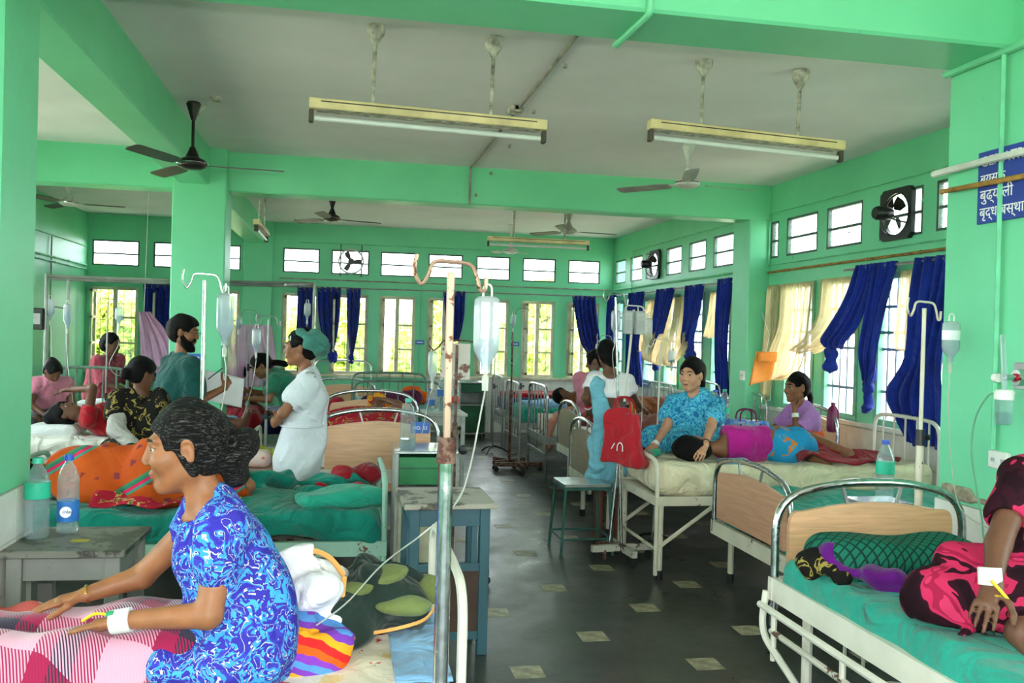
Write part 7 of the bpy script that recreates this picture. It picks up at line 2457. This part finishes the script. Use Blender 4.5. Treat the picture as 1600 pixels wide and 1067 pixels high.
ev = empty('hanging_envelope', (4.02, 8.05, 1.14), 0.25, 'orange paper envelope hanging by the window pillar', 'envelope')
thick_cloth('envelope_sheet', lambda u, v: ((u - .5) * .26 + .05 * v, .02 * math.sin(3 * u) - .03 * v, .02 + .33 * v + .05 * u * (1 - v)), 10, 10, 'orange_card', ev, .008)
thick_cloth('envelope_flap', lambda u, v: ((u - .5) * .24 + .05, -.04, .25 + .10 * v), 6, 6, 'orange_card', ev, .006)
MB().tube([(.05, -.02, .35), (.1, .0, .52), (.25, .3, .75)], .003, 5).build('string', 'white_plastic', ev, True)

# middle right beds
S = SDF(.014, .07)
S.ell((2.58, 7.12, .78), (.2, .2, .17)).ell((2.85, 7.15, .72), (.25, .2, .12)).cap((2.42, 7.0, .70), (2.75, 6.95, .68), .07, .06)
tag(S.build('brown_shawl', 'brown_cloth', None, folds(143, .04, 18)), 'brown shawl heaped over a sleeper behind the woman in turquoise', 'cloth')
soft('pillow', (2.52, 6.93, .665), (.17, .09, .05), 'dark_blue_cloth', 'dark blue pillow left of the woman in turquoise', 'pillow', .04, .014, .008, 12, 33, None, 'pillows')
S = SDF(.014, .06); S.ell((3.1, 7.3, .78), (.22, .16, .16)).ell((3.3, 7.3, .72), (.15, .14, .12))
tag(S.build('cloth_bundle', 'white_print_cloth', None, folds(144, .045, 22)), 'pale crumpled bundle beneath the far blue curtains', 'bundle')
S = SDF(.012, .05); S.ell((2.5, 8.55, .74), (.15, .16, .1)).cap((2.42, 8.42, .70), (2.58, 8.35, .66), .06, .04)
tag(S.build('red_white_cloth', 'red_cloth', None, folds(145, .035, 20)), 'bright red cloth heap left of the pale blue sari', 'cloth')
S = SDF(.012, .05); S.ell((2.42, 8.40, .645), (.18, .12, .05))
tag(S.build('folded_cloth', 'white_print_cloth', None, folds(146, .03, 20)), 'white cloth below the bright red heap', 'cloth')
S = SDF(.014, .06); S.cap((2.35, 9.6, .70), (2.75, 9.62, .70), .07, .07, None, (A(0, 1, 0), 2.0)).cap((2.24, 9.55, .66), (2.25, 9.5, .36), .06, .05, None, (A(0, 1, 0), 3.0))
tag(S.build('peach_sheet', 'peach_cloth', None, folds(147, .04, 16)), 'peach sheet hanging over the nearest steel barred bed', 'sheet')
J = dict(pelvis=(3.05, 9.85, .78), chest=(2.75, 9.9, .80), neck=(2.62, 9.92, .83), head=(2.50, 9.92, .90), f=(.1, -.7, .7), u=(-.9, 0, .4), sl=(2.68, 9.78, .80), sr=(2.68, 10.06, .80), el=(2.75, 9.7, .78), er=(2.8, 10.1, .78), wl=(2.95, 9.75, .8), wr=(2.95, 10.05, .8), hl=(3.1, 9.8, .77), hr=(3.1, 9.95, .77), kl=(3.5, 9.8, .78), kr=(3.5, 9.95, .78), al=(3.85, 9.8, .74), ar=(3.85, 9.95, .74))
person('sleeper under a rust brown cloth on the nearest steel barred bed', J, 'skin_dark', lambda H, q, ax, s: hair_cap(H, q, ax, s, .02), .9, .015, False, [('cover', 'rust_brown_cloth', skirt([((2.72, 9.9, .80), (3.3, 9.88, .78), .15, .14, (A(0, 1, 0), 1.5)), ((3.3, 9.88, .78), (3.9, 9.88, .74), .13, .1, (A(0, 1, 0), 1.5))]), folds(148, .03, 16))], False, False, False, PG)
S = SDF(.014, .06); S.ell((3.0, 9.5, .76), (.22, .1, .1))
tag(S.build('plastic_bag', 'green_yellow_cloth', None, folds(149, .04, 20)), 'yellow-green plastic bag beside the sleeper under rust cloth', 'bag')
soft('red_blanket', (2.75, 12.8, .71), (.45, .35, .035), 'red_cloth', 'red blanket spread on the farthest barred bed', 'blanket', .03, .018, .015, 10, 34)
soft('blue_blanket', (2.75, 11.3, .70), (.4, .36, .03), 'blue_sheet', 'blue cloth on the middle barred bed', 'blanket', .03, .018, .02, 10, 35)
# far left-centre beds
S = SDF(.014, .06); S.cap((.3, 10.15, .80), (.78, 10.2, .80), .1, .09)
tag(S.build('plum_bag', 'plum_cloth', None, folds(150, .03, 18)), 'shiny plum bag on the bed with green bars', 'bag')
S = SDF(.014, .05); S.ell((.86, 10.6, .82), (.2, .14, .12)).cap((.8, 10.55, .88), (.98, 10.6, .96), .05, .03)
tag(S.build('orange_cloth', 'orange_rust_print', None, folds(151, .04, 22)), 'orange and white clothes pile on the bed with green bars', 'cloth')
soft('brown_board', (.60, 11.2, .76), (.3, .1, .03), 'rust_brown_cloth', 'flat brown bundle on the bed with green bars', 'bundle', .02, .016, .006, 9, 36)
S = SDF(.014, .05); S.cap((-.08, 8.65, .085), (-.06, 8.7, .82), .09, .085).ell((-.06, 8.7, .86), (.09, .09, .09))
tag(S.build('red_roll', 'crimson_cloth', None, folds(152, .02, 20)), 'upright red bedding roll behind the numbered bed', 'bedding roll')
soft('pillow', (.26, 8.08, .745), (.3, .14, .045), 'turquoise_sheet', 'turquoise pillow at the head of the numbered bed', 'pillow', .04, .016, .01, 10, 37, None, 'pillows')
